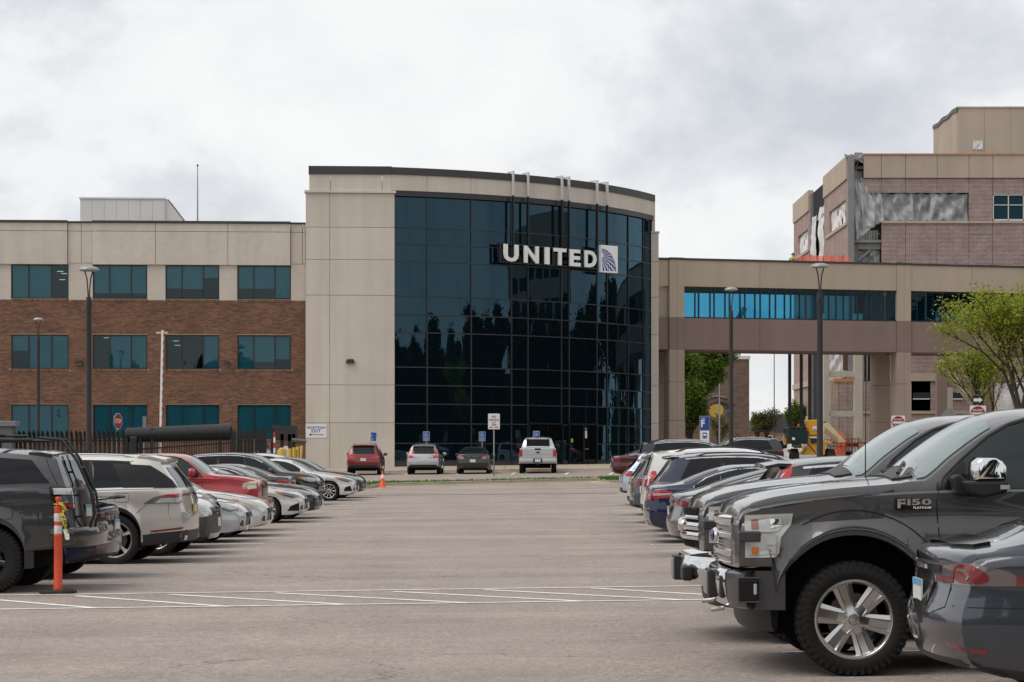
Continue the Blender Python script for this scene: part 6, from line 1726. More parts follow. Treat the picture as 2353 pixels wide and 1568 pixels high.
# front bumper: chrome middle, grey ends
def bplan(y0, y1, n, x0=.085, k=.18):
    out = []
    for i in range(n+1):
        y = y0+(y1-y0)*i/n; out.append((x0+k*(abs(y)/.985)**3.2-h, y))
    return out
bsec = [(.03-.06, .775), (.055, .765), (.075, .745), (.078, .66), (.07, .58), (.045, .50), (.0, .485), (-.06, .49), (-.06, .775)]
bm_ = sweep_bar(bplan(-.66, .66, 18), bsec, 'front_bumper', CHROME, r1)
for sg_ in (1, -1):
    side = [p for p in bplan(sg_*.665, sg_*.975, 8)] + [(.42-h, sg_*.992), (.47-h, sg_*.994)]
    be = sweep_bar(side if sg_ > 0 else side, [(.0, .77), (.045 if True else 0, .762), (.068, .745), (.070, .66), (.066, .58), (.045, .50), (.0, .485)] if sg_ < 0 else [(.0, .77), (.045, .762), (.068, .745), (.070, .66), (.066, .58), (.045, .50), (.0, .485)], 'bumper_end', PL2, r1)
# fog lamp recess, tow-hook cover, air dam
def box_on(c, x0, x1, z0, z1, y0, y1, name, mat, parent=None, bevel=.012, both=True):
    for sg_ in ((1, -1) if both else (-1,)):
        ya, yb = sorted((sg_*y0, sg_*y1)); MB().box(x0-c.L/2, x1-c.L/2, ya, yb, z0, z1).build(name, mat, parent or c.root, bevel=bevel)
box_on(t1, .128, .275, .555, .715, .955, 1.028, 'fog_lamp_recess', GLOSSB)
box_on(t1, .238, .262, .60, .68, 1.02, 1.036, 'fog_lamp', LAMPW, bevel=.008)
box_on(t1, .118, .285, .715, .728, .95, 1.034, 'fog_lamp_rim', PL2, bevel=.004)
box_on(t1, .118, .285, .542, .556, .95, 1.034, 'fog_lamp_rim', PL2, bevel=.004)
box_on(t1, .03, .09, .55, .72, .36, .60, 'tow_hook_cover', PLASTIC)
MB().box(-.04-h, -.025-h, -.16, .16, .555, .725).build('number_plate', PLATED, r1, bevel=.004)
MB().box(-.025-h, .085-h, -.19, .19, .53, .74).build('plate_holder', PLASTIC, r1, bevel=.01)
sweep_bar([(p[0]+.13, p[1]*.86) for p in bplan(-.98, .98, 20)] , [(.0, .48), (.02, .47), (.012, .36), (-.01, .315), (-.04, .33), (-.05, .48)], 'air_dam', PLASTIC, r1)
for sg_ in (1, -1): MB().tube([(.07-h, sg_*.48, .47), (-.0-h, sg_*.49, .462), (-.03-h, sg_*.49, .46)], .018, 8).build('tow_hook', SATIN, r1, smooth=60)
# grille
def gplan(yw, x0, k=.07, n=14): return [(x0+.085+k*(abs(-yw+2*yw*i/n)/.62)**2-h, -yw+2*yw*i/n) for i in range(n+1)]
gp = t1.patch('front', [(-.64, .80), (.64, .80), (.66, 1.17), (-.66, 1.17)], 'grille', M('grille_mesh', (.30, .30, .31), .3, metal=.8), off=.006)
for z0, z1 in ((1.085, 1.165), (.985, 1.045), (.855, .925), (.80, .835)):
    sweep_bar(gplan(.66, .005, .06), [(-.03, z0), (.035, z0+.004), (.05, z0+.02), (.05, z1-.018), (.03, z1), (-.03, z1)], 'grille_bar', CHROME, gp)
for z in (1.065, .965, .945, .842):
    sweep_bar(gplan(.64, .01, .06), [(-.02, z-.006), (.03, z-.006), (.03, z+.006), (-.02, z+.006)], 'grille_slat', SATIN, gp)
for i in range(26):
    y = -.61+1.22*i/25; MB().box(.075-h+.06*(abs(y)/.62)**2, .105-h+.06*(abs(y)/.62)**2, y-.005, y+.005, .93, .98).build('grille_fin', SATIN, gp) if i % 1 == 0 else None
MB().lathe([(0, -.10), (.07, -.095), (.095, -.075), (.10, -.05)], 28, 'x').xf(Matrix.Translation((-h+.115, 0, 1.0)) @ Matrix.Diagonal((1, 1.25, .62, 1))).build('badge_surround', CHROME, gp, smooth=50)
MB().lathe([(0, -.108), (.06, -.106), (.085, -.094)], 28, 'x').xf(Matrix.Translation((-h+.115, 0, 1.0)) @ Matrix.Diagonal((1, 1.2, .56, 1))).build('badge', M('oval_blue', (.01, .03, .12), .25), gp, smooth=50)
# head lamps: housing with lens elements
def head(c, hx0=.185, dx=0):
    hp = [(.19, .865), (.40, .865), (.43, .90), (.445, 1.01), (.52, 1.10), (.535, 1.185), (.19, 1.175)]
    hl = c.both(hp, 'headlight', M('lamp_bezel', (.40, .41, .38), .18, coat=1), off=.010, nv=10, du=.03)
    for k, o in enumerate(hl):
        hw = 'r' if k == 0 else 'l'
        c.patch(hw, [(.215, 1.02), (.39, 1.02), (.41, .99), (.415, .90), (.39, .885), (.215, .885)], 'lens', LAMPW, off=.016, parent=o, du=.03)
        c.patch(hw, [(.215, 1.05), (.42, 1.05), (.49, 1.115), (.50, 1.165), (.215, 1.155)], 'lens', LAMPW, off=.016, parent=o, du=.03)
        c.patch(hw, [(.235, 1.07), (.285, 1.07), (.285, 1.15), (.235, 1.145)], 'indicator', M('amber_dim', (.24, .09, .06), .2, coat=1), off=.020, parent=o)
        c.patch(hw, [(.235, .893), (.285, .893), (.285, .945), (.235, .945)], 'indicator', AMBER, off=.020, parent=o)
        c.patch(hw, [(.37, 1.075), (.455, 1.09), (.46, 1.15), (.37, 1.14)], 'projector', CHROME, off=.020, parent=o)
        c.patch(hw, [(.345, .96), (.41, .96), (.415, 1.03), (.345, 1.03)], 'projector', M('lamp_green', (.45, .47, .42), .15, coat=1), off=.020, parent=o)
        c.patch(hw, [(.36, .895), (.405, .895), (.405, .945), (.36, .945)], 'projector', CHROME, off=.020, parent=o)
    box_on(c, .135, .30, .98, 1.06, .90, .985, 'lamp_bracket', PL2, bevel=.012)
    return hl
head(t1)
t1.both([(.07, .815), (.19, .815), (.19, 1.17), (.07, 1.16)], 'grille_side_panel', PL2, off=.004)
for d in ((-h+.97-.0),):
    for how in ('r', 'l'):
        arcp = [(.97+.615*math.cos(R_(a)), .412+.628*math.sin(R_(a))) for a in range(46, 138, 6)]
        t1.ribbon(how, arcp, .022, 'flare_lip', M('flare_highlight', (.085, .086, .09), .25, metal=.4, coat=1), off=.014)
        arcq = [(.97+.74*math.cos(R_(a)), .412+.79*math.sin(R_(a))) for a in range(42, 124, 6)]
        t1.ribbon(how, arcq, .010, 'flare_seam', SEAM, off=.002)
# mirrors with chrome caps
for sg_ in (1, -1):
    y0, y1 = sg_*1.06, sg_*1.30; ya, yb = min(y0, y1), max(y0, y1)
    cap = MB(); ring = []
    for t, k in ((0, .86), (.15, 1), (.7, 1), (.92, .9), (1, .7)):
        y = y0+(y1-y0)*t; cx, cz = 1.905, 1.49
        sec = [(-.12, -.075), (-.128, .0), (-.118, .055), (-.085, .085), (.04, .085), (.09, .06), (.125, .02), (.125, -.075)]
        ring.append([(cx+a*k-h, y, cz+b*(.5+.5*k)) for a, b in sec])
    for q in ring: cap.v += q
    for i in range(4):
        for j in range(8): cap.f.append((i*8+j, i*8+(j+1) % 8, (i+1)*8+(j+1) % 8, (i+1)*8+j)); cap.m.append(0)
    cap.f += [tuple(range(8)), tuple(32+j for j in range(7, -1, -1))]; cap.m += [0, 0]
    mo = cap.build('mirror', CHROME, r1, smooth=50)
    MB().prism([(1.72-h, 1.41), (1.76-h, 1.32), (1.85-h, 1.29), (2.02-h, 1.325), (2.03-h, 1.412)], ya+.005, yb-.005).build('mirror_base', PLASTIC, mo, bevel=.02)
    MB().prism([(1.67-h, 1.44), (1.69-h, 1.31), (1.83-h, 1.29), (1.80-h, 1.40), (1.72-h, 1.46)], *sorted((sg_*.93, sg_*1.08))).build('mirror_arm', PLASTIC, mo, bevel=.015)
    MB().box(1.965-h, 2.032-h, *sorted((sg_*1.302, sg_*1.308)), 1.35, 1.38).build('mirror_indicator', LAMPW, mo)
# badge on the fender
bd_ = MB().box(1.275-h, 1.535-h, -.998, -.985, 1.205, 1.232).box(1.275-h, 1.33-h, -.998, -.985, 1.205, 1.285).build('fender_badge', GLOSSB, r1)
def near_text(txt, x0, x1, z0, z1, mat, parent, y=-1.0, bold=.012, ext=.004):
    mb = fit_text(txt, x1-x0, z1-z0, ext, bold); mb.v = [(a+(x0+x1)/2-h, b+y, c_+(z0+z1)/2) for a, b, c_ in mb.v]; return mb.build('lettering', mat, parent)
near_text('F', 1.285, 1.345, 1.215, 1.283, CHROME, bd_, bold=.03); near_text('1', 1.357, 1.378, 1.237, 1.283, CHROME, bd_, bold=.02); near_text('5', 1.388, 1.45, 1.237, 1.283, CHROME, bd_, bold=.03); near_text('0', 1.46, 1.53, 1.237, 1.283, CHROME, bd_, bold=.03); near_text('PLATINUM', 1.40, 1.528, 1.210, 1.226, LW, bd_)
MB().tube([(1.32-h, .80, 1.40), (1.325-h, .80, 1.8), (1.335-h, .80, 2.24)], [.006, .004, .003], 6).build('antenna', PLASTIC, r1)
# cowl and wipers
t1.patch('top', [(1.30, -.66), (1.44, -.74), (1.44, .74), (1.30, .66)], 'cowl', PLASTIC, off=.012, nv=10)
for sg_ in (-1, 1):
    MB().tube([(1.36-h, sg_*.35-.2, 1.465), (1.42-h, sg_*.35, 1.52), (1.48-h, sg_*.35+.25, 1.545)], .012, 6).build('wiper', PLASTIC, r1)
MB().prism([(1.36-h, 1.44), (1.42-h, 1.52), (1.46-h, 1.52), (1.52-h, 1.45)], -.62, -.56).build('wiper_arm', SATIN, r1, bevel=.01)
t1.place(1, 'front', 15.72, 1.53)
# ---- grey pickup with black and chrome bar grille behind it
t2 = make_truck(dict(TRUCK), paint('iron_grey', (.075, .076, .082), .55, .3), 'pickup_truck', 'grey pickup with black mesh grille, broad chrome bars and angled chrome bumper', 'xlt', 'truck6', .69); r2 = t2.root
sweep_bar(bplan(-.975, .975, 24, .045, .24), [(-.05, .70), (.04, .74), (.07, .70), (.07, .60), (.04, .50), (-.05, .48)], 'front_bumper', CHROME, r2)
t2.patch('front', [(-.66, .80), (.66, .80), (.66, 1.16), (-.66, 1.16)], 'grille', GLOSSB, off=.008)
for z0, z1 in ((1.055, 1.09), (.96, 1.03), (.875, .945)):
    sweep_bar(gplan(.70 if z0 < 1.05 else .68, -.02, .08), [(-.03, z0), (.05, z0+.004), (.06, z0+.02), (.06, z1-.018), (.05, z1), (-.03, z1)], 'grille_bar', CHROME, r2)
for i in range(10):
    y = -.58+1.16*i/9; MB().box(.04-h+.06*(abs(y)/.62)**2, .17-h, y-.012, y+.012, .81, 1.15).build('grille_fin', PLASTIC, r2)
MB().lathe([(0, -.12), (.08, -.11), (.11, -.08), (.11, -.03)], 28, 'x').xf(Matrix.Translation((-h+.095, 0, 1.0)) @ Matrix.Diagonal((1, 1.25, .62, 1))).build('badge_surround', CHROME, r2, smooth=50)
head(t2)
for sg_ in (1, -1): MB().box(-.03-h, .06-h, *sorted((sg_*.42, sg_*.72)), .53, .66).build('bumper_insert', PLASTIC, r2, bevel=.02)
MB().box(-.08-h, -.065-h, -.16, .16, .53, .70).build('number_plate', PLATED, r2, bevel=.004); MB().box(-.065-h, .035-h, -.18, .18, .51, .72).build('plate_holder', PLASTIC, r2)
sweep_bar([(p[0]+.13, p[1]*.86) for p in bplan(-.98, .98, 20)], [(.0, .48), (.02, .47), (.012, .36), (-.01, .30), (-.04, .33), (-.05, .48)], 'air_dam', PLASTIC, r2)
t2.patch('top', [(1.30, -.66), (1.44, -.74), (1.44, .74), (1.30, .66)], 'cowl', PLASTIC, off=.012, nv=10)
t2.mirrors(1.86, 1.47, CHROME, w=.22, h=.2, d=.16)
t2.place(1, 'front', 18.5, 1.52)
# ---- electric liftback, nearest right
EV = dict(SEDAN); EV.update(L=4.98, W=.98, roofY=.58, wr=.36, wz=.36, arch=.395, axles=[1.0, 3.96], bowr=.20, bowf=.17, shoulder=.10, fader=.8, flare=.015, crown=.045,
    top=[(0, .56), (.02, .64), (.1, .71), (.5, .83), (1.0, .93), (1.35, .99), (1.8, 1.21), (2.15, 1.37), (2.5, 1.435), (2.9, 1.44), (3.3, 1.40), (3.8, 1.29), (4.2, 1.18), (4.5, 1.085), (4.75, 1.035), (4.9, 1.01), (4.96, .97), (4.98, .93)],
    belt=[(0, .52), (.1, .64), (.5, .76), (1.0, .87), (1.5, .92), (2.4, .95), (3.4, .99), (4.0, 1.01), (4.5, .99), (4.8, .96), (4.98, .90)],
    plan=[(0, .78), (.3, .90), (.8, .965), (1.3, .97), (3.4, .97), (3.9, .98), (4.4, .96), (4.8, .90), (4.98, .86)],
    low=[(0, .22), (.3, .18), (.9, .18), (4.0, .19), (4.5, .22), (4.98, .30)],
    tail=[(.22, .16), (.38, .04), (.55, 0), (.64, .01), (.75, .06), (.9, .075), (1.0, .03), (1.06, .0)], nose=[(.2, .1), (.35, .02), (.5, 0), (.7, .1)])
def ev(pm, name, label, spoil=True, lamp=None, L=4.98, H=1.44, W=.98, seams=True, wheel='twin5'):
    S = scaled(EV, L, W, H); c = Car(S, pm, name, label, GR); kx, kz = sx(S); X = lambda v: v*kx; Z = lambda v: v*kz
    c.side_windows([(X(1.70), X(2.62), .46*kx, .02, GLASS), (X(2.68), X(3.40), .02, -.05*kx, GLASS), (X(3.45), X(4.02), -.06, -.40*kx, GLASS)], mb_=.03, mt=.05)
    c.ribs([(X(1.75), c.belt(X(1.75))+.05)]+[(X(x), c.zr(X(x))-.036) for x in (2.05, 2.3, 2.7, 3.1, 3.4, 3.7)]+[(X(3.92), c.belt(X(3.9))+.10), (X(4.04), c.belt(X(4))+.035)], .024, 'window_trim', CHROME)
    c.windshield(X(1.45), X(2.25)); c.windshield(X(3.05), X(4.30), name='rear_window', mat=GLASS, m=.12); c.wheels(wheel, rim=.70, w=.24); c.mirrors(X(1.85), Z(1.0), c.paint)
    c.both([(X(.10), Z(.60)), (X(.5), Z(.66)), (X(.75), Z(.80)), (X(.4), Z(.74))], 'headlight', LAMPD)
    # tail lamps wrapping the corner: smoked outer, red middle
    for hw in ('qr', 'ql'):
        o = c.patch(hw, [(-.36, Z(.815)), (-.30, Z(.80)), (.40, Z(.80)), (.42, Z(.86)), (.30, Z(.915)), (-.02, Z(.935)), (-.22, Z(.895))], 'taillight', lamp or LAMPD, off=.007, nv=8, du=.025)
        c.patch(hw, [(-.14, Z(.81)), (.15, Z(.81)), (.15, Z(.925)), (.0, Z(.925)), (-.12, Z(.89))], 'lens', M('lamp_smoke_red', (.15, .010, .010), .15), off=.012, parent=o, du=.02, rnd=2)
        c.ribbon(hw, [(.10, Z(.895)), (.02, Z(.888)), (-.02, Z(.85)), (.0, Z(.835))], .018, 'light_guide', LAMPD, off=.017, parent=o, step=.02)
        c.patch(hw, [(.15, Z(.808)), (.39, Z(.808)), (.38, Z(.84)), (.15, Z(.845))], 'lens', M('lamp_smoke_red2', (.13, .015, .012), .2), off=.012, parent=o, du=.025)
        c.patch(hw, [(-.34, Z(.815)), (-.27, Z(.807)), (-.27, Z(.865)), (-.32, Z(.84))], 'side_marker', REDD, off=.012, parent=o, du=.02)
    c.patch('rear', [(-.46, Z(.865)), (.46, Z(.865)), (.46, Z(.91)), (-.46, Z(.91))], 'trunk_bar', M('bar_grey', (.09, .09, .095), .2, metal=.8), off=.02)
    c.patch('rear', [(-.30, Z(.60)), (.30, Z(.60)), (.36, Z(.85)), (-.36, Z(.85))], 'plate_recess', paint('recess', (.02, .02, .022)), off=.003)
    c.plate('rear', Z(.73), PLATE, PLATEB); [c.patch(q_, [(-.12, Z(.385)), (.18, Z(.42)), (.20, Z(.455)), (-.12, Z(.41))], 'reflector', REDD, off=.006) for q_ in ('qr', 'ql')]
    c.both([(X(4.42), Z(.20)), (X(4.90), Z(.27)), (X(4.90), Z(.33)), (X(4.42), Z(.28))], 'rear_valance', PLASTIC, off=.004)
    c.patch('rear', [(-.8, Z(.24)), (.8, Z(.24)), (.72, Z(.34)), (-.72, Z(.34))], 'diffuser', PLASTIC, off=.006)
    if seams:
        c.seams([[(X(4.42), Z(.665)), (X(4.86), Z(.67))], [(X(4.46), Z(.66)), (X(4.40), Z(.9)), (X(4.2), Z(.98))], [(X(2.65), Z(.25)), (X(2.66), Z(.95))], [(X(3.45), Z(.3)), (X(3.6), Z(.6)), (X(3.9), Z(.98))]], w=.007)
        c.ribbon('rear', [(-.60, Z(.92)), (-.62, Z(.66)), (-.4, Z(.60)), (.4, Z(.60)), (.62, Z(.66)), (.60, Z(.92))], .008, 'trunk_seam', SEAM, off=.002)
    if spoil: c.patch('top', [(X(4.60), -.60), (X(4.70), -.57), (X(4.80), -.36), (X(4.80), .36), (X(4.70), .57), (X(4.60), .60)], 'spoiler', GLOSSB, off=.02, nv=16, du=.03)
    return c
t3 = ev(paint('ev_grey', (.046, .052, .066), .55, .3), 'electric_sedan', 'dark blue-grey electric liftback with black boot spoiler beside the chrome-mirrored pickup', True, M('lamp_smoke_light', (.115, .095, .095), .12, coat=1))
hh3 = t3.L/2
for i, ch in enumerate('TESLA'):
    mb = fit_text(ch, .034, .026, .003, .006); yq = -.14+.07*i; p, n = t3._proj('rear', yq, .888)
    mb.xf(Matrix.Translation((p.x+.024, yq, .888)) @ Matrix.Rotation(PI/2, 4, 'Z')).build('lettering', SATIN, t3.root)
t3.place(1, 'rear', 13.05, 2.60)
# ---- right-hand row, going away
c = Car(scaled(SUV, 4.60, .92, 1.61, cladz=.45, tail=[(.35, .05), (.5, 0), (.8, .0), (1.0, .05), (1.2, .20), (1.45, .42), (1.62, .52)]), paint('black_suv', (.018, .019, .021), .4), 'suv', 'black SUV with tall red corner lamp beside its rear window, behind the two grey pickups', GR)
dress_suv(c, 'five', chrome=CHROME, tail=RED, tailpoly=[(4.16, 1.02), (4.46, 1.02), (4.40, 1.16), (4.18, 1.52), (4.02, 1.555), (3.98, 1.52), (4.10, 1.28)], rails=None); c.place(1, 'rear', 21.5, 2.25)
c = Car(scaled(SEDAN, 4.80, .915, 1.47), paint('gunmetal', (.055, .056, .06), .5), 'sedan', 'grey saloon facing out with round chrome-rimmed grille between dark liftbacks', GR); dress_sedan(c, 0, 'ten', chrome=CHROME, lamp=LAMPW); c.place(1, 'front', 26.9, 2.55)
c = ev(paint('ev_black', (.022, .023, .026), .5), 'electric_sedan', 'near-black electric saloon with lifted black spoiler and red lamps beside black SUV', True, RED, 4.7, 1.44, .93, False); c.place(1, 'rear', 29.6, 2.72)
c = ev(paint('ev_steel', (.085, .087, .09), .6), 'electric_sedan', 'steel-grey electric liftback with pale lamps next to the navy saloon', False, LAMPD, 4.98, 1.445, .98, False); c.place(1, 'rear', 34.4, 2.52)
c = Car(scaled(SEDAN, 4.96, .918, 1.46), paint('navy', (.008, .014, .048), .35, .25), 'sedan', 'navy blue saloon with wide red and white tail lamps and chrome window line', GR)
dress_sedan(c, 0, 'ten', chrome=CHROME); kx, kz = sx(c.S)
for o in c.both([(4.36*kx, .905*kz), (4.83*kx, .88*kz), (4.83*kx, .93*kz), (4.34*kx, .94*kz)], 'reversing_lamp', LAMPW, off=.012): pass
c.ends2('rear', [(.3, .15*kz+.2), (.52, .15*kz+.2), (.52, .15*kz+.27), (.3, .15*kz+.27)], 'tailpipe', CHROME, off=.02); c.place(1, 'rear', 40.3, 2.5)
c = Car(scaled(SUV, 4.95, .96, 1.69), paint('indigo', (.012, .018, .042), .4), 'suv', 'dark indigo SUV with sloping rear glass behind the navy saloon', GR); dress_suv(c, 'twin5', chrome=CHROME, tail=RED, rails=None); c.rails(2.2, 4.0, PLASTIC, h=.03, r=.012); c.place(1, 'rear', 43.2, 2.75)
S4 = scaled(SUV, 4.80, .955, 1.79, roofY=.66, tail=[(.4, .05), (.6, 0), (.9, .02), (1.15, .07), (1.4, .15), (1.65, .24), (1.75, .27)], wr=.38, wz=.38, arch=.43)
c = Car(S4, paint('white_suv', (.66, .66, .64), .0, .3, .03), 'suv', 'white boxy SUV with roof rails, white spoiler and upright red tail lamps', GR)
dress_suv(c, 'five', tailpoly=[(4.42, 1.02), (4.66, 1.0), (4.64, 1.30), (4.50, 1.30)], rails=PLASTIC, d_end=3.95); c.place(1, 'rear', 46.3, 2.8)
c = Car(scaled(SUV, 4.45, .92, 1.66), paint('mid_grey', (.10, .10, .105), .5), 'suv', 'grey compact SUV squeezed between the white SUV and pale hatchback', GR); dress_suv(c, 'five', tail=REDD, rails=None); c.place(1, 'rear', 51.6, 2.85)
c = Car(scaled(SUV, 4.4, .90, 1.55), paint('pearl_white', (.58, .57, .54), .1, .3), 'hatchback', 'pearl white hatchback with rounded red tail lamp beside the pale blue wagon', GR); dress_suv(c, 'five', tail=RED, rails=None); c.place(1, 'rear', 57.5, 3.1)
SO = scaled(SUV, 4.82, .92, 1.66, tail=[(.35, .05), (.5, 0), (.75, .0), (.95, .06), (1.1, .22), (1.35, .46), (1.6, .62)], fader=1.4)
c = Car(SO, paint('pale_blue', (.42, .48, .58), .35, .3), 'station_wagon', 'pale blue wagon with sloped tailgate and red lamps near the grass verge', GR); dress_suv(c, 'five', tail=RED, rails=PLASTIC, chrome=CHROME, spoil=True); c.place(1, 'rear', 66.5, 3.35)
S5 = scaled(SUV, 5.3, 1.0, 1.90, roofY=.74, tail=[(.4, .05), (.6, 0), (1.0, .02), (1.3, .07), (1.7, .16)], wr=.40, wz=.40, arch=.45)
c = Car(S5, paint('black_big', (.014, .014, .015), .3), 'suv', 'large black SUV with roof rails beside the maroon saloon', GR); dress_suv(c, 'ten', chrome=CHROME, rails=SATIN, d_end=4.2); c.place(1, 'rear', 88, 5.15)
c = Car(scaled(SEDAN, 5.04, .95, 1.48, tail=[(.3, .10), (.45, .01), (.65, 0), (.8, .06), (1.0, .03), (1.1, .0)]), paint('maroon', (.085, .012, .016), .45, .28), 'sedan', 'maroon saloon with black lip spoiler parked by the grass verge', GR); dress_sedan(c, 0, 'black10', tail=REDD); c.spoiler(4.72, .30, 1.14, .72, GLOSSB, th=.02); c.place(1, 'rear', 99.5, 4.55)
c = Car(scaled(SUV, 5.1, .97, 1.80, roofY=.66), paint('maroon2', (.085, .012, .016), .45, .28), 'suv', 'maroon SUV with black roof rails behind the large black SUV', GR); dress_suv(c, 'ten', rails=PLASTIC, tail=REDD); c.place(1, 'rear', 102.5, 5.9)
c = Car(scaled(SUV, 5.0, .98, 1.82, roofY=.68, tail=[(.4, .05), (.6, 0), (1.0, .02), (1.3, .1), (1.7, .25)]), paint('black_white', (.014, .014, .016), .3), 'suv', 'black SUV with pale reflective roof turned away from the others by the footbridge', GR); dress_suv(c, 'ten', chrome=CHROME, rails=SATIN, tail=REDD); c.place(1, 'front', 108, 8.6)
for i, (X, D, pm, lb) in enumerate(((15.6, 122, paint('far_white', (.6, .6, .6), 0), 'white SUV parked far off by the yellow telehandler wheel'), (16.6, 131, paint('far_grey', (.2, .2, .21), .3), 'grey SUV parked behind a white one near the yellow telehandler'), (17.4, 80, MATS['paint_far_white'], 'white SUV whose roof shows behind the tall lamp post beside the black SUV'), (20.4, 84, MATS['paint_far_white'], 'white car roof showing in front of the footbridge pillar'), (22.5, 70, paint('far_silver', (.45, .45, .46), .3), 'silver car mostly hidden behind the grey pickup windscreen'))):
    c = Car(scaled(SUV, 4.7, .93, 1.70 if D > 100 else 1.62), pm, 'suv', lb, GR); dress_suv(c, 'five', rails=PLASTIC if i in (0, 2) else None, detail=0); c.root.location = (X, D, ZG(X, D)); c.root.rotation_euler.z = (0 if i in (2, 3, 4) else -1.35)
# ---- left-hand row
SR = scaled(SUV, 4.86, .965, 1.82, roofY=.67, flare=.03, wr=.405, wz=.405, arch=.475, clad=0, tail=[(.5, .02), (.65, 0), (1.0, .05), (1.25, .08), (1.5, .17), (1.75, .28)],
    belt=[(0, .86), (.1, .98), (.4, 1.05), (.9, 1.12), (1.4, 1.17), (2.3, 1.22), (3.5, 1.27), (4.4, 1.30), (4.86, 1.28)], low=[(0, .42), (.3, .40), (.9, .42), (3.7, .43), (4.2, .50), (4.86, .56)])
GREY4 = paint('offroad_grey', (.040, .041, .046), .5, .33)
c = Car(SR, GREY4, 'suv', 'dark grey off-road SUV with black rear ladder and roof rack beside orange post', GR); r4 = c.root; h4 = c.L/2
kx, kz = sx(SR)
c.side_windows([(1.62, 2.50, .38, .02, GLASS), (2.56, 3.36, .02, -.02, PRIV), (3.44, 4.52, -.05, -.24, PRIV)], mb_=.055, mt=.07, surround=GREY4)
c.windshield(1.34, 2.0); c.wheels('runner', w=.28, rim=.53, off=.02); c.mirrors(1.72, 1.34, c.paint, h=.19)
c.patch('rear', [(-.62, 1.30), (.62, 1.30), (.55, 1.64), (-.55, 1.64)], 'rear_window', GLASS, off=.006)
c.spoiler(4.22, .34, c.top(4.3)+.0, .66, GREY4, th=.06, drop=.03)
for hw in ('qr', 'ql'):
    o = c.patch(hw, [(-.15, 1.15), (-.08, 1.06), (.20, 1.02), (.22, 1.05), (.20, 1.30), (-.13, 1.315), (-.16, 1.28)], 'taillight', GLOSSB, off=.010, nv=8, du=.025)
    c.patch(hw, [(-.12, 1.215), (.18, 1.205), (.17, 1.285), (-.12, 1.295)], 'lens', LAMPW, off=.018, parent=o, du=.03); c.patch(hw, [(-.10, 1.11), (-.05, 1.065), (.19, 1.04), (.19, 1.085), (-.02, 1.10)], 'lens', RED, off=.018, parent=o, du=.03); c.patch(hw, [(-.05, 1.11), (.18, 1.095), (.18, 1.195), (-.05, 1.20)], 'lens', LAMPD, off=.016, parent=o, du=.03)
c.patch('rear', [(-.70, .78), (.70, .78), (.62, 1.26), (-.62, 1.26)], 'tailgate_panel', GLOSSB, off=.004)
c.both([(.1, .84), (.4, .84), (.66, .95), (.66, 1.04), (.15, 1.0)], 'headlight', LAMPW); c.patch('front', [(-.5, .6), (.5, .6), (.5, .98), (-.5, .98)], 'grille', GLOSSB)
c.ribs([(3.86, .92), (4.06, .92), (4.08, .94), (4.08, 1.09), (4.06, 1.11), (3.86, 1.11), (3.84, 1.09), (3.84, .94)], .008, 'fuel_flap', SEAM, off=.0015, closed=True)
c.seams([[(4.40, 1.78), (4.50, 1.55), (4.62, 1.32)], [(3.40, .55), (3.42, .9), (3.56, 1.28)], [(2.53, .5), (2.54, 1.25)], [(4.40, .80), (4.40, 1.0)]])
sweep_bar([(h4-.30, -.98), (h4-.06, -.95), (h4+.06, -.7), (h4+.09, 0), (h4+.06, .7), (h4-.06, .95), (h4-.30, .98)], [(.0, .80), (-.06, .79), (-.075, .74), (-.075, .62), (-.03, .56), (.08, .56), (.08, .80)], 'rear_bumper', paint('bumper_offroad', (.022, .022, .025), .3), r4)
for y in (-.03-.22, -.03+.06):      # ladder up the tailgate
    MB().tube([(h4-.62, y+.06, 1.93), (h4-.32, y+.05, 1.90), (h4-.12, y, 1.62), (h4+.06, y-.02, 1.22), (h4+.10, y-.03, .96), (h4+.05, y-.05, .80)], .018, 8).build('ladder_rail', PLASTIC, r4, smooth=60)
for z, dx in ((1.55, -.09), (1.22, .055), (.96, .10)): MB().tube([(h4+dx, -.26, z), (h4+dx, .04, z)], .014, 8).build('ladder_rung', PLASTIC, r4)
rk = MB()
for sg_ in (1, -1): rk.tube([(-.9, sg_*.58, 1.90), (h4-.85, sg_*.58, 1.90), (h4-.62, sg_*.52, 1.90)], .022, 8); rk.tube([(-.9, sg_*.60, 1.965), (h4-.95, sg_*.60, 1.965)], .018, 8)
for i in range(8): x = -.9+i*.33; rk.box(x-.03, x+.03, -.58, .58, 1.885, 1.91)
for x in (-.7, .2, 1.1): 
    for sg_ in (1, -1): rk.box(x-.04, x+.04, sg_*.58-.02, sg_*.58+.02, 1.76, 1.90)
rko = rk.build('roof_rack', PLASTIC, r4, smooth=40)
MB().box(.95, 1.12, -.63, -.615, 1.885, 1.905).build('rack_light', RED, rko); MB().box(1.125, 1.24, -.63, -.615, 1.885, 1.905).build('rack_light', LAMPW, rko)
for sg_ in (1, -1): MB().box(3.98-h4+.24, 3.98-h4+.30, *sorted((sg_*.70, sg_*.95)), .30, .56).build('mud_flap', PLASTIC, r4)
c.plate('rear', 1.0, PLATE, PLATEB)
c.place(-1, 'rear', 26.95, -5.38)
c = ev(paint('ev_blue', (.010, .016, .05), .4, .25), 'electric_sedan', 'dark blue electric saloon tucked between off-road SUV and champagne SUV', False, LAMPD, 4.70, 1.44, .925, False, 'twin5'); c.spoiler(4.40, .30, 1.125, .68, GLOSSB, th=.02, drop=-.02); c.place(-1, 'rear', 29.9, -5.55)
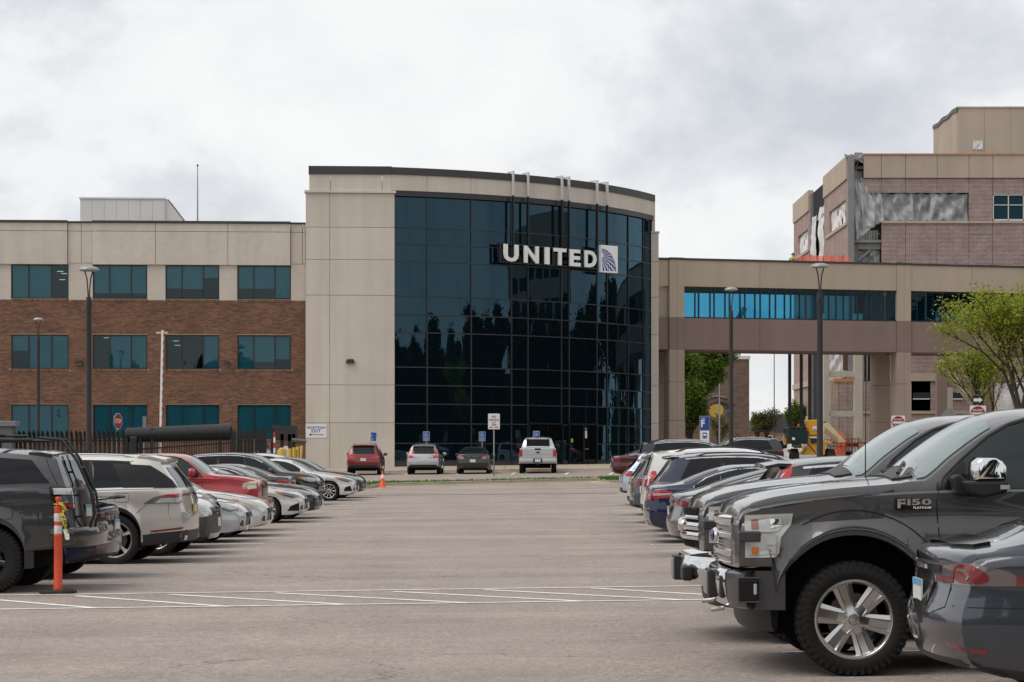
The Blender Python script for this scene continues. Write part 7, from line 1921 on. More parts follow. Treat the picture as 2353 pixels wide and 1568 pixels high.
SA = scaled(SUV, 5.06, 1.01, 1.76, roofY=.66, wr=.395, wz=.395, arch=.445, clad=1, cladz=.47, tail=[(.35, .04), (.5, 0), (.75, .0), (.95, .03), (1.1, .06), (1.3, .17), (1.55, .36), (1.7, .44)], low=[(0, .28), (.3, .26), (.9, .25), (3.9, .26), (4.4, .28), (5.06, .34)],
    belt=[(0, .72), (.1, .86), (.5, .98), (1.0, 1.06), (1.5, 1.11), (2.4, 1.14), (3.7, 1.165), (4.6, 1.18), (5.06, 1.17)])
CHAMP = paint('champagne', (.47, .44, .40), .35, .3, .03)
c = Car(SA, CHAMP, 'suv', 'champagne silver large SUV with full-width tail lamp and roof spoiler', GR); ra = c.root
c.side_windows([(1.62, 2.64, .44, .02, GLASS), (2.70, 3.56, .02, -.06, PRIV), (3.62, 4.42, -.07, -.30, PRIV)], mb_=.035, mt=.075)
c.windshield(1.32, 2.1); c.wheels('twin5', w=.26, rim=.72); c.mirrors(1.72, 1.20, c.paint, h=.18); c.rails(2.0, 4.3, SATIN, h=.025, r=.014)
[c.patch(q_, [(-.62, 1.20), (.10, 1.20), (-.06, 1.40), (-.20, 1.55), (-.62, 1.585)], 'rear_pillar', GLOSSB, off=.012, nv=8, du=.03) for q_ in ('qr', 'ql')]
c.patch('rear', [(-.66, 1.20), (.66, 1.20), (.56, 1.52), (-.56, 1.52)], 'rear_window', GLASS, off=.006)
c.spoiler(4.26, .48, c.top(4.3)-.0, .66, CHAMP, th=.05, drop=.05)
c.ribs([(1.75, 1.145), (2.6, 1.165), (3.6, 1.185), (4.56, 1.20)], .028, 'belt_trim', CHROME, off=.010)
c.ribs([(x, c.zr(x)-.045) for x in (2.1, 2.4, 2.9, 3.4, 3.9, 4.2)], .024, 'roof_trim', CHROME, off=.010)
for hw in ('qr', 'ql'):
    o = c.patch(hw, [(-.42, .955), (.12, .955), (.16, 1.06), (.16, 1.10), (-.10, 1.10), (-.28, 1.06)], 'taillight', M('lamp_smoke', (.10, .10, .105), .12, coat=1), off=.008, nv=8, du=.025)
    c.patch(hw, [(-.24, 1.058), (.15, 1.065), (.15, 1.098), (-.10, 1.097)], 'lens', RED, off=.014, parent=o, du=.03); c.patch(hw, [(-.28, .965), (.10, .965), (.10, 1.045), (-.20, 1.04)], 'lens', LAMPW, off=.014, parent=o, du=.03)
c.patch('rear', [(-.85, 1.07), (.85, 1.07), (.85, 1.11), (-.85, 1.11)], 'tail_light_bar', REDD, off=.010)
[c.patch(q_, [(-.34, .505), (.10, .55), (.10, .585), (-.34, .53)], 'reflector', REDD, off=.012, du=.03) for q_ in ('qr', 'ql')]; [c.ribbon(q_, [(-.36, .49), (.1, .535), (.25, .54)], .016, 'bumper_trim', CHROME, off=.012) for q_ in ('qr', 'ql')]
[c.patch(q_, [(-.46, .30), (.30, .36), (.30, .53), (.0, .52), (-.46, .46)], 'lower_bumper', PLASTIC, off=.008, nv=8, du=.03) for q_ in ('qr', 'ql')]
c.patch('rear', [(-.8, .36), (.8, .36), (.8, .52), (-.8, .52)], 'lower_bumper', PLASTIC, off=.008)
c.ends2('rear', [(.58, .37), (.74, .37), (.74, .44), (.58, .44)], 'tailpipe', CHROME, off=.02)
c.ribs([(3.98, .98), (4.16, .98), (4.18, 1.0), (4.18, 1.10), (4.16, 1.12), (3.98, 1.12), (3.96, 1.10), (3.96, 1.0)], .006, 'fuel_flap', SEAM, off=.0015, closed=True)
c.seams([[(3.60, 1.16), (3.63, 1.0), (3.60, .80)], [(4.46, .94), (4.20, .72)], [(4.80, .95), (4.79, .80), (4.82, .72)], [(2.67, .4), (2.68, 1.14)]], w=.006)
c.both([(.1, .82), (.5, .86), (.75, .98), (.3, .95)], 'headlight', LAMPD); c.patch('front', [(-.5, .55), (.5, .55), (.5, .9), (-.5, .9)], 'grille', CHROME)
c.plate('rear', .86, PLATEY, None); p, n = c._proj('rear', 0, .86); MB().box(p.x+.026, p.x+.03, -.11, .11, .81, .91).build('plate_panel', PLATE, ra)
MB().prism([(.6, 1.755), (.78, 1.755), (.84, 1.80), (.80, 1.805)], -.02, .02).build('aerial_fin', PLASTIC, ra)
c.place(-1, 'rear', 34.2, -5.12)
S6 = scaled(SUV, 4.61, .93, 1.70, clad=2, cladz=.62); c = Car(S6, paint('silver_suv', (.50, .50, .50), .4), 'suv', 'silver SUV with charcoal lower bumper and skid plate facing the aisle', GR)
dress_suv(c, 'ten', rails=None, amber=True, lamp=LAMPW); c.patch('front', [(-.85, .34), (.85, .34), (.85, .66), (-.85, .66)], 'lower_bumper', M('cladding_grey', (.05, .05, .052), .5), off=.012); [c.patch(q_, [(-.36, .33), (.34, .31), (.30, .50), (.0, .66), (-.36, .70)], 'bumper_corner', MATS['cladding_grey'], off=.014, nv=8, du=.03) for q_ in ('fr', 'fl')]
c.patch('front', [(-.55, .30), (.55, .30), (.62, .38), (-.62, .38)], 'skid_plate', SATIN, off=.03); c.place(-1, 'front', 37.1, -5.12)
c = Car(scaled(SUV, 4.75, .94, 1.74), paint('white_silver', (.60, .60, .59), .25), 'suv', 'white SUV with black hood deflector and slatted grille behind the silver SUV', GR); dress_suv(c, 'five', chrome=CHROME, rails=SATIN, amber=True); c.patch('top', [(.14, -.6), (.24, -.7), (.24, .7), (.14, .6)], 'hood_deflector', GLOSSB, off=.03, nv=10); c.place(-1, 'front', 40.0, -5.5)
def sed(pm, label, D, Xe, end='front', side=-1, L=4.85, W=.92, H=1.46, **k):
    c = Car(scaled(SEDAN, L, W, H), pm, 'sedan', label, GR); dress_sedan(c, 0, **k); c.place(side, end, D, Xe); return c
SILV = paint('silver', (.46, .47, .49), .45)
c = sed(SILV, 'silver saloon with angular headlight and dark trapezoid grille beside the silver SUV', 42.8, -5.24, L=4.70, H=1.43, grille=GLOSSB, lamp=LAMPD, wheel='five')
c.both([(.16, .66), (.30, .64), (.56, .74), (.40, .745)], 'lamp_lens', LAMPW, off=.012)
c = sed(paint('silver2', (.55, .56, .56), .35), 'pale silver saloon with large hazed headlight in front of the red pickup', 45.7, -5.14, lamp=LAMPOLD, amber=True, wheel='ten')
# red pickup
ST = scaled(TRUCK, 5.2, .93, 1.79, wr=.38, wz=.38, arch=.47, flare=.02, shoulder=.06)
RT = paint('red_truck', (.36, .018, .024), .1, .3, .05)
c = make_truck(ST, RT, 'pickup_truck', 'bright red pickup with cloudy headlight and red door mirror facing the aisle', 'red', 'five', .62, .25); kx, kz = sx(ST); hT = c.L/2
c.both([(.13, .98), (.44, .94), (.50, 1.0), (.46, 1.12), (.12, 1.13)], 'headlight', LAMPOLD, off=.01, rnd=1); c.both([(.36, .955), (.44, .95), (.49, 1.0), (.40, 1.02)], 'indicator', AMBER, off=.016)
c.patch('front', [(-.5, .78), (.5, .78), (.5, 1.06), (-.5, 1.06)], 'grille', GLOSSB, off=.008); sweep_bar([(.0+.22*(abs(y)/.92)**3-hT, y) for y in [-.92+1.84*i/20 for i in range(21)]], [(-.05, .74), (.05, .73), (.07, .68), (.07, .52), (.03, .44), (-.05, .44)], 'front_bumper', RT, c.root)
c.mirrors(1.62, 1.34, RT, w=.2, h=.2, d=.15); c.plate('front', .6); c.place(-1, 'front', 49.0, -5.56)
c = sed(paint('white_silver2', (.58, .58, .58), .3), 'white-silver saloon with black front air intake and slim headlights', 54.6, -5.2, H=1.44, lamp=LAMPD, wheel='ten', amber=True, chrome=CHROME)
c.both([(.10, .30), (.42, .30), (.34, .42), (.14, .50)], 'air_intake', GLOSSB, off=.008)
c = sed(paint('black_sedan', (.016, .017, .019), .4), 'black saloon nose with pale headlight just beyond the white-silver saloon', 57.4, -5.08, lamp=LAMPW, chrome=CHROME)
c = sed(paint('black_sedan2', (.016, .016, .018), .4), 'black saloon backed in with bright red tail lamp behind the red pickup hood', 60.2, -6.05, end='rear', chrome=CHROME, tail=RED)
c = sed(paint('silver3', (.5, .5, .5), .4), 'silver saloon roof showing between the red pickup and black saloon', 62.8, -8.2, end='front', chrome=CHROME)
c = Car(scaled(SUV, 4.78, .965, 1.73), paint('black_cross', (.014, .015, .017), .35), 'suv', 'black crossover with chrome window line and amber-cornered headlights', GR); dress_suv(c, 'ten', chrome=CHROME, amber=True, lamp=LAMPW); c.place(-1, 'front', 70, -6.12)
c = sed(paint('white_sedan', (.62, .62, .62), .2), 'white saloon at the row end with silver spoked wheel and dark intake', 75, -5.36, H=1.48, wheel='ten', lamp=LAMPD, amber=True, chrome=None, wrim=.72)
c.both([(.14, .33), (.42, .33), (.38, .46), (.20, .52)], 'air_intake', GLOSSB, off=.008); c.both([(.05, .22), (.5, .21), (.48, .26), (.05, .27)], 'lip_trim', CHROME, off=.01)
c = sed(paint('dark_nose', (.03, .032, .036), .4), 'dark saloon nose just past the white saloon at the row end', 78.2, -5.3, H=1.5)
c = Car(scaled(SUV, 4.7, .93, 1.62), paint('silver4', (.55, .56, .58), .35), 'suv', 'silver-roofed SUV behind the black crossover at the row end', GR); dress_suv(c, 'ten', rails=None); c.place(-1, 'front', 81.5, -6.6)
# ---- facing the building
c = Car(scaled(SUV, 4.57, .92, 1.70), paint('red_suv', (.20, .010, .014), .35), 'suv', 'red compact SUV parked facing the beige wall under an accessible sign', 'cars at the accessible bays'); dress_suv(c, 'ten', rails=SATIN, tail=RED, detail=0); kx, kz = sx(c.S); c.face_away(PX(841, 117.5), 115.3)
c = Car(scaled(SUV, 4.53, .91, 1.66), paint('silver_cr', (.42, .43, .44), .5), 'suv', 'silver SUV with tall red rear corner lamps parked facing the glass', 'cars at the accessible bays'); dress_suv(c, 'five', tail=RED, detail=0); c.ends2('rear', [(.58, 1.10), (.76, 1.08), (.70, 1.50), (.60, 1.52)], 'corner_lamp', RED, off=.01); c.face_away(PX(978, 117.5), 115.3, -.02)
c = Car(scaled(SEDAN, 4.86, .915, 1.47), paint('black_alt', (.012, .012, .013), .3), 'sedan', 'black saloon with chrome boot strip parked between the silver SUV and the pickup', 'cars at the accessible bays'); dress_sedan(c, 0, 'ten', tail=M('lamp_pink', (.45, .16, .15), .2, coat=1)); c.patch('rear', [(-.42, .93), (.42, .93), (.42, .965), (-.42, .965)], 'boot_strip', CHROME, off=.014); c.face_away(PX(1091, 117.5), 115.3, -.03)
SW = dict(TRUCK); c = Car(SW, paint('silver_truck', (.50, .51, .52), .4), 'pickup_truck', 'silver-white pickup parked facing the entrance doors', 'cars at the accessible bays', 'pickup truck')
c.side_windows([(1.74, 2.70, .50, .02, GLASS), (2.80, 3.78, .02, -.10, PRIV)], mb_=.01, mt=.075); c.windshield(1.46, 2.02); c.wheels('truck6', w=.285, rim=.6, off=.02); c.mirrors(1.9, 1.45, PLASTIC, w=.24, h=.24)
hW = c.L/2; xr = 4.27-hW
MB().box(xr-.005, xr+.03, -.62, .62, 1.47, 1.84).build('rear_window', GLASS, c.root); MB().box(xr-.12, xr-.02, -.16, .16, 1.90, 1.94).build('brake_light', RED, c.root)
for sg_ in (1, -1):
    MB().box(hW-.06, hW+.012, *sorted((sg_*.82, sg_*.975)), .92, 1.28).build('taillight', RED, c.root, bevel=.015)
MB().box(hW-.02, hW+.016, -.80, .80, .84, 1.36).build('tailgate', MATS['paint_silver_truck'], c.root, bevel=.02)
MB().box(hW+.012, hW+.022, -.74, .74, 1.02, 1.05).build('tailgate_crease', SATIN, c.root); MB().box(hW+.01, hW+.03, -.16, .16, 1.26, 1.36).build('tailgate_handle', PLASTIC, c.root, bevel=.02)
MB().lathe([(0, .03), (.085, .028), (.10, .016), (.10, 0)], 24, 'x').xf(Matrix.Translation((hW+.014, 0, 1.14)) @ Matrix.Diagonal((1, 1.1, .45, 1))).build('badge', M('oval_blue2', (.01, .03, .10), .3), c.root)
for sg_ in (1, -1): MB().box(hW-.05, hW+.16, *sorted((sg_*.24, sg_*.98)), .62, .80).build('rear_bumper', MATS['paint_silver_truck'], c.root, bevel=.04)
MB().box(hW-.05, hW+.12, -.24, .24, .60, .80).build('bumper_step', PLASTIC, c.root); MB().box(hW+.12, hW+.13, -.15, .15, .64, .79).build('number_plate', PLATE, c.root); MB().box(hW-.3, hW+.1, -.05, .05, .46, .56).build('tow_hitch', PLASTIC, c.root)
c.face_away(PX(1237, 117.8), 115.3, -.02)
# ================================================================== street furniture
POLE = M('pole_bronze', (.030, .029, .030), .45, spec=.4, vary=(2, .15)); LED = M('lamp_head_grey', (.30, .30, .30), .4, metal=.3); GALV = M('galvanised', (.34, .35, .36), .5, metal=.5, vary=(6, .15))
def lamp_post(xd, D, topy, label, dia=.20, headw=.66):
    X = PX(xd, D); z0 = ZG(X, D); hgt = PZ(topy, D)-z0
    t = thing('lamp_post', label, 'lamp post', (X, D, z0), 0, 'car park lamp posts')
    MB().lathe([(0, 0), (.30, 0), (.30, .75), (.27, .78), (dia*.5+.02, .78), (dia*.5, .8)], 20).build('footing', MATS['concrete_kerb'], t, smooth=40)
    hs = hgt-1.0
    MB().tube([(0, 0, .78), (0, 0, hs*.5), (0, 0, hs-.35), (0, 0, hs-.3), (0, 0, hs)], [dia*.5, dia*.46, dia*.42, dia*.50, dia*.44], 16).build('pole', POLE, t, smooth=40)
    for sg_ in (1, -1):
        MB().tube([(sg_*.02, 0, hs-.02), (sg_*.03, 0, hs+.25), (sg_*.06, 0, hs+.6), (sg_*.14, 0, hgt-.12)], .022, 8).build('arm', POLE, t, smooth=60)
    hd = MB().lathe([(0, hgt), (headw*.25, hgt-.01), (headw*.42, hgt-.05), (headw*.5, hgt-.10), (headw*.5, hgt-.13), (headw*.40, hgt-.16), (headw*.2, hgt-.17), (0, hgt-.17)], 28).build('lamp_head', LED, t, smooth=50)
    return t
lamp_post(204, 70, 612, 'dark lamp post with disc head rising behind the champagne SUV')
lamp_post(88, 110, 730, 'dark lamp post with open ring head behind the palisade fence', .19, .5)
lamp_post(1680, 92, 660, 'dark lamp post with disc head beside the blue and white letter sign', .19, .56)
lamp_post(1884, 73, 605, 'dark lamp post with disc head in front of the yellow telehandler', .22, .62)
def sign_post(name, label, xd, D, base=None, r=.03, h=2.4, cat='sign', group=None, rz=0):
    X = PX(xd, D); z0 = ZG(X, D)+(base or 0)
    t = thing(name, label, cat, (X, D, z0), rz, group); MB().tube([(0, .03, 0), (0, .03, h)], r, 8).build('post', GALV, t, smooth=60); return t
def board(t, poly, mat, y=0.0, th=.008, name='board', bev=None): return MB().prism(poly, y-th, y).build(name, mat, t)
def rrect(w, h, z, r=.04):
    out = []
    for cx, cz, a0 in ((w/2-r, z+h-r, 0), (-w/2+r, z+h-r, 90), (-w/2+r, z+r, 180), (w/2-r, z+r, 270)):
        for a in range(0, 91, 30): out.append((cx+r*math.cos(R_(a0+a)), cz+r*math.sin(R_(a0+a))))
    return out
def letter(t, tx, w, h, z, mat, y, x=0, bold=.02): 
    mb = fit_text(tx, w, h, .002, bold); mb.v = [(a+x, b+y, c_+z) for a, b, c_ in mb.v]; return mb.build('lettering', mat, t)
SW_ = M('sign_face_white', (.70, .70, .70), .45); SR_ = M('sign_red', (.26, .012, .02), .45); SRD = M('sign_maroon', (.16, .015, .025), .45); SBL = M('sign_face_blue', (.012, .085, .33), .45); SBK = M('sign_back', (.30, .31, .32), .5, metal=.4)
# no parking any time
p = GP(1135, 1102)
t = sign_post('no_parking_sign', 'white and maroon NO PARKING ANY TIME sign on a pole in the grass island', 1135, p[1], .13, .03, 1)
D = p[1]; z0 = t.location.z; zt_, zb_ = PZ(950, D)-z0, PZ(987.5, D)-z0; w = PX(1149, D)-PX(1120.5, D); H = zt_-zb_
MB().tube([(0, .03, 0), (0, .03, zt_-.05)], .03, 8).build('post', GALV, t, smooth=60)
board(t, rrect(w, H, zb_, .05), SRD); board(t, rrect(w*.93, H*.95, zb_+H*.025, .04), SW_, -.0085, .004, 'face')
for tx, ww, hh, zz_ in (('NO', .36, .135, .79), ('PARKING', .78, .125, .59), ('ANY', .33, .095, .415), ('TIME', .40, .095, .285)): letter(t, tx, w*ww, H*hh, zb_+H*zz_, SRD, -.015)
for sg_ in (1, -1): MB().prism([(sg_*w*.05, zb_+H*.12), (sg_*w*.26, zb_+H*.12), (sg_*w*.26, zb_+H*.085), (sg_*w*.38, zb_+H*.14), (sg_*w*.26, zb_+H*.195), (sg_*w*.26, zb_+H*.16), (sg_*w*.05, zb_+H*.16)], -.017, -.013).build('arrow', SRD, t)
# accessible bay signs
for xd, lb, rz, ty in ((852, 'tilted blue accessible parking sign above the red SUV', .10, 993), (979.5, 'blue accessible parking sign above the silver SUV', 0, 992), (1108, 'blue accessible parking sign above the black saloon', 0, 992.5), (1232.5, 'blue accessible parking sign peeping over the silver-white pickup', 0, 991)):
    D = 121.6; t = sign_post('accessible_sign', lb, xd, D, .16, .025, 1.0, group='accessible bay signs'); z0 = t.location.z
    zt_ = PZ(ty, D)-z0; w, H = .36, .52 if xd != 1232.5 else .50; zb_ = zt_-H
    MB().tube([(0, .03, 0), (0, .03, zt_)], .025, 8).build('post', GALV, t, smooth=60)
    b = board(t, rrect(w, H, zb_, .03), SW_); f = board(t, rrect(w*.92, H*.94, zb_+H*.03, .025), SBL, -.0085, .004, 'face')
    if rz: b.rotation_euler = f.rotation_euler = (0, rz*.8, 0)
    ic = MB(); cx, cz = 0, zb_+H*.68
    ic.tube([(cx-.02, -.016, cz+.09), (cx-.02, -.016, cz), (cx+.05, -.016, cz), (cx+.08, -.016, cz-.07)], .013, 6); ic.lathe([(0, -.02), (.022, -.018), (.022, -.012)], 10, 'y', c=(cx-.025, 0, cz+.115))
    ic.tube([(cx-.03+.07*math.cos(a), -.016, cz-.03+.07*math.sin(a)) for a in [R_(q) for q in range(120, 381, 20)]], .010, 6); ic.build('wheelchair_symbol', SW_, t)
    for k in range(3): MB().box(-w*.34, w*.34, -.016, -.012, zb_+H*(.10+.11*k), zb_+H*(.13+.11*k)).build('text_line', SW_, t)
# stop sign, seen at an angle
D = 99; t = sign_post('stop_sign', 'red octagonal STOP sign turned sideways beside the dark lamp post', 271, D, 0, .03, 1, rz=R_(68)); z0 = t.location.z; cz = PZ(968, D)-z0; rr = .38
MB().tube([(0, .03, 0), (0, .03, cz+.3)], .035, 8).build('post', GALV, t, smooth=60)
oc = lambda r: [(r*math.cos(R_(22.5+45*k)), cz+r*math.sin(R_(22.5+45*k))) for k in range(8)]
board(t, oc(rr), SW_); board(t, oc(rr*.94), SR_, -.0085, .004, 'face'); letter(t, 'STOP', rr*1.35, rr*.55, cz, SW_, -.016)
D = 101; t = sign_post('sign_back', 'thin grey sign seen edge-on near the barrier arm', 332, D, 0, .025, 1, rz=R_(80)); z0 = t.location.z; cz = PZ(972, D)-z0
MB().tube([(0, .03, 0), (0, .03, cz+.25)], .025, 8).build('post', GALV, t); board(t, [(-.25, cz-.3), (.25, cz-.3), (.25, cz+.3), (-.25, cz+.3)], SBK)
# do-not-enter signs
def dne(xd, yc, D, size, label, extra=False):
    t = sign_post('do_not_enter_sign', label, xd, D, 0, .03, 1, group='do not enter signs'); z0 = t.location.z; cz = PZ(yc, D)-z0; s = size*D/F
    MB().tube([(0, .03, 0), (0, .03, cz+s/2+(.5 if extra else 0))], .03, 8).build('post', GALV, t, smooth=60)
    board(t, rrect(s, s, cz-s/2, .05), SW_); MB().lathe([(0, -.013), (s*.46, -.013), (s*.46, -.009)], 36, 'y', c=(0, 0, cz)).build('disc', SR_, t)
    MB().box(-s*.40, s*.40, -.018, -.0135, cz-s*.09, cz+s*.07).build('bar', SW_, t)
    letter(t, 'DO NOT', s*.62, s*.14, cz+s*.215, SW_, -.017); letter(t, 'ENTER', s*.54, s*.14, cz-s*.235, SW_, -.017)
    if extra:
        zc = cz+s/2+.26; board(t, rrect(.50, .42, zc-.21, .03), M('sign_black_face', (.012, .012, .013), .5), 0, .008, 'one_way_board'); MB().prism([(-.20, zc-.07), (.06, zc-.07), (.06, zc-.13), (.21, zc), (.06, zc+.13), (.06, zc+.07), (-.20, zc+.07)], -.014, -.0085).build('one_way_arrow', SW_, t)
    return t
dne(2064, 971, 124, 31, 'red and white DO NOT ENTER sign by the second footbridge pillar')
dne(2247, 951, 100, 37, 'DO NOT ENTER sign with black one-way arrow above it', True)
D = 108; t = sign_post('diamond_sign', 'grey back of a diamond-shaped sign beside concrete columns', 2181, D, 0, .03, 1); z0 = t.location.z; cz = PZ(957, D)-z0; MB().tube([(0, -.03, 0), (0, -.03, cz+.3)], .03, 8).build('post', GALV, t); board(t, [(0, cz-.46), (.46, cz), (0, cz+.46), (-.46, cz)], SBK)
# bus-stop totem with letter F
D = 124; X = PX(1619, D); t = thing('bus_stop_totem', 'blue and white bus stop totem showing the letter F', 'sign', (X, D, ZG(X, D)+.15)); z0 = t.location.z
zt_ = PZ(956.5, D)-z0; w = .50; MB().box(-w/2-.03, w/2+.03, -.06, .06, 0, zt_).build('frame', M('totem_grey', (.30, .34, .40), .4, metal=.4), t, bevel=.01)
zm = zt_-.82; MB().box(-w/2, w/2, -.075, -.061, zm, zt_-.02).build('blue_panel', M('totem_blue', (.008, .055, .26), .4), t); MB().box(-w/2, w/2, -.075, -.061, .2, zm-.003).build('white_panel', SW_, t)
letter(t, 'F', .20, .42, zm+.40, SW_, -.08, -.10, .04); MB().box(-.17, .04, -.08, -.076, zt_-.14, zt_-.11).build('text_line', SW_, t)
bz = zm-.36; bs = MB().prism(rrect(.25, .34, bz-.10, .05), -.082, -.0751).build('bus_symbol', MATS['totem_blue'], t); MB().box(-.08, .08, -.087, -.0825, bz+.05, bz+.17).build('bus_window', SW_, bs)
for sg_ in (1, -1): MB().box(sg_*.06-.018, sg_*.06+.018, -.087, -.0825, bz-.055, bz-.02).build('bus_lamp', SW_, bs)
for k in range(3): MB().box(-.18, .16-.05*k, -.079, -.0755, bz-.30-.07*k, bz-.275-.07*k).build('text_line', SBK, t)
MB().box(-.14, .14, -.080, -.0755, bz-.95, bz-.60).build('map_panel', M('map_grey', (.5, .52, .55), .6), t)
# plain poles beyond
for xd, D, ty, r, nm, lb, m_ in ((1653, 134, 882, .06, 'galvanised_pole', 'plain galvanised pole beside the bus stop totem', GALV), (1779, 190, 806, .05, 'thin_pole', 'very thin dark pole standing in the gap under the footbridge', POLE)):
    X = PX(xd, D); z0 = ZG(X, D); h_ = PZ(ty, D)-z0; t = thing(nm, lb, 'pole', (X, D, z0)); MB().tube([(0, 0, 0), (0, 0, h_*.5), (0, 0, h_)], [r, r*.9, r*.7], 10).build('shaft', m_, t, smooth=60); MB().box(-.15, .15, -.15, .15, 0, .03).build('base_plate', m_, t)
# barrier arm standing upright
D = 106; X = PX(371, D); z0 = ZG(X, D); t = thing('barrier_gate', 'raised white barrier arm with red stripes in front of the brick wall', 'barrier', (X, D, z0))
zt_ = PZ(760, D)-z0; BW = M('barrier_white', (.74, .73, .71), .5, vary=(2, .08)); BR = M('barrier_red', (.42, .035, .025), .5)
MB().box(-.25, .05, -.2, .2, 0, 1.1).build('cabinet', M('cabinet_grey', (.35, .36, .36), .5), t, bevel=.03)
n = 16; a0, a1 = Vector((-.03, -.26, .9)), Vector((.10, -.26, zt_))
arm = MB().bar(a0, a1, .10, .17).build('arm', BW, t)
for k in range(n):
    p = a0.lerp(a1, (k+.25)/n); q = a0.lerp(a1, (k+.72)/n); sft = Vector((.058, -.03, 0)); MB().bar(p+sft, q+sft, .024, .12).build('stripe', BR, arm)
MB().box(-.20, .35, -.34, -.20, zt_-.16, zt_-.08).build('end_fitting', M('fitting_cream', (.55, .52, .42), .6), arm)
# palisade fence along the brick wing
FB = M('fence_black', (.010, .010, .011), .4, spec=.5)
def palisade(label, D, x0d, x1d, pitch=.21, curved=True, topy=988):
    xa, xb = PX(x0d, D), PX(x1d, D); z0 = ZG((xa+xb)/2, D); h_ = PZ(topy, D)-z0; t = thing('palisade_fence', label, 'fence', (xa, D, z0)); n = int((xb-xa)/pitch)
    for z in (.3, h_*.80): MB().box(0, xb-xa, .03, .08, z, z+.06).build('rail', FB, t)
    pl = MB()
    ys = [(0, 0), (0, h_*.72)] + ([(-.03, h_*.80), (-.10, h_*.88), (-.22, h_*.95)] if curved else [(0, h_*.9)])
    pts = [Vector((0, y, z)) for y, z in ys]
    for a, b in zip(pts, pts[1:]): pl.bar(a, b, .055, .03, up=(1, 0, 0)) if False else pl.bar(a, b+(b-a)*.02, .14, .03)
    e_ = pts[-1]; d_ = (pts[-1]-pts[-2]).normalized(); tip = e_+d_*.14
    pl.add([(e_.x-.065, e_.y, e_.z), (e_.x+.065, e_.y, e_.z), (tip.x, tip.y, tip.z), (e_.x-.065, e_.y+.025, e_.z), (e_.x+.065, e_.y+.025, e_.z), (tip.x, tip.y+.015, tip.z)], ((0, 1, 2), (5, 4, 3), (0, 3, 4, 1), (1, 4, 5, 2), (2, 5, 3, 0)))
    me = pl.mesh('pale', FB)
    for i in range(n+1):
        o = link('pale', me, t); o.location = (i*pitch, random.uniform(-.006, .006), 0); o.rotation_euler = (0, random.uniform(-.012, .012), 0)
    for i in range(0, n+1, 10): MB().box(i*pitch-.05, i*pitch+.05, .08, .18, 0, h_*.9).build('fence_post', FB, t)
    return t
palisade('long black palisade fence with outward-curved spiked pales', 98, -70, 300)
palisade('short black palisade fence section beside the wrapped gate roll', 101, 538, 612, .17, False, 980)
# sliding gate carrying a ribbed black roll
D = 95; xa, xb = PX(288, D), PX(531, D); z0 = ZG(xa, D); t = thing('sliding_gate', 'black sliding gate topped by a long ribbed black roll', 'gate', (xa, D, z0)); Lg = xb-xa; zr0, zr1 = PZ(1008, D)-z0, PZ(975, D)-z0; rr = .35
pts = []; rad = []
for i in range(150):
    f = i/149; pts.append((f*Lg, .2-.1*f, PZ(1000-8*f, D)-z0-.02)); rad.append((rr*(.93+.12*f) + (.012 if i % 2 else -.006))*(1 if i not in (0, 149) else .8))
MB().tube(pts, rad, 20).build('ribbed_roll', M('black_poly', (.012, .012, .013), .45), t, smooth=25)
MB().bar((0, 0, PZ(1035, D)-z0), (Lg, 0, PZ(1018, D)-z0), .05, .07).build('gate_rail', FB, t); MB().bar((.3, 0, PZ(1010, D)-z0), (Lg, 0, PZ(1003, D)-z0), .05, .06).build('gate_rail', FB, t); MB().bar((0, 0, .25), (Lg, 0, .25), .05, .07).build('gate_rail', FB, t)
pl = MB().box(-.02, .02, .03, .06, .15, PZ(1006, D)-z0).mesh('bar', FB)
for i in range(44):
    o = link('bar', pl, t); o.location = (i*Lg/43, 0, 0)
for xd, ty in ((291, 1000), (305, 1005), (323, 1003), (350, 985), (505, 995), (532, 982), (540, 995)):
    x = PX(xd, D)-xa; MB().box(x-.055, x+.055, -.10, .0, 0, PZ(ty, D)-z0).build('gate_post', FB, t)
MB().box(PX(311, D)-xa-.15, PX(311, D)-xa+.15, -.5, -.2, 0, PZ(1004, D)-z0).build('operator_box', FB, t, bevel=.05)
# gate posts, turnstile and notice by the corner
D = 106; z00 = ZG(-12, D)
for xd, ty, lb in ((602, 985, 'black square gate post, taller of the pair beside the palisade section'), (608, 985.5, 'black square gate post next to the taller one'), (627, 986, 'black gate post beside the red and white striped pole')):
    t = thing('gate_post', lb, 'post', (PX(xd, D), D, z00), 0, 'gate posts'); hq = PZ(ty, D)-z00; MB().box(-.09, .09, -.09, .09, 0, hq).build('shaft', FB, t, bevel=.01); MB().box(-.10, .10, -.10, .10, hq, hq+.03).build('cap', POLE, t)
t = thing('striped_pole', 'red and white striped pole between the gate posts', 'pole', (PX(632, D), D-.3, z00)); hq = PZ(993, D)-z00
for k in range(9): MB().box(-.045, .045, -.045, .045, hq*k/9, hq*(k+1)/9-.002).build('band', (BR if k % 2 == 0 else BW), t)
t = thing('turnstile', 'dark turnstile cabin with hood by the brick corner', 'turnstile', (PX(655, 108), 108, z00)); hq = PZ(977, 108)-z00
MB().prism([(-.65, hq-.75), (.55, hq-.80), (.55, hq-.06), (-.65, hq)], 0, .9).build('hood', M('hood_bronze', (.028, .024, .022), .5), t)
for x in (-.62, -.15, .22, .42): MB().box(x-.08, x+.08, 0, .16, 0, hq-(.45 if x > -.5 else .3)).build('upright', FB, t)
MB().tube([(.35, -.05, hq-.75), (1.05, -.05, hq-.82)], .11, 10).build('crossbar', M('bar_bronze', (.11, .10, .095), .45), t, smooth=60); MB().tube([(.95, -.05, hq-.9), (.80, -.1, .2)], .05, 8).build('strut', MATS['bar_bronze'], t, smooth=60)
MB().box(-.06, .16, -.12, -.10, hq-2.1, hq-1.05).build('notice', SW_, t)
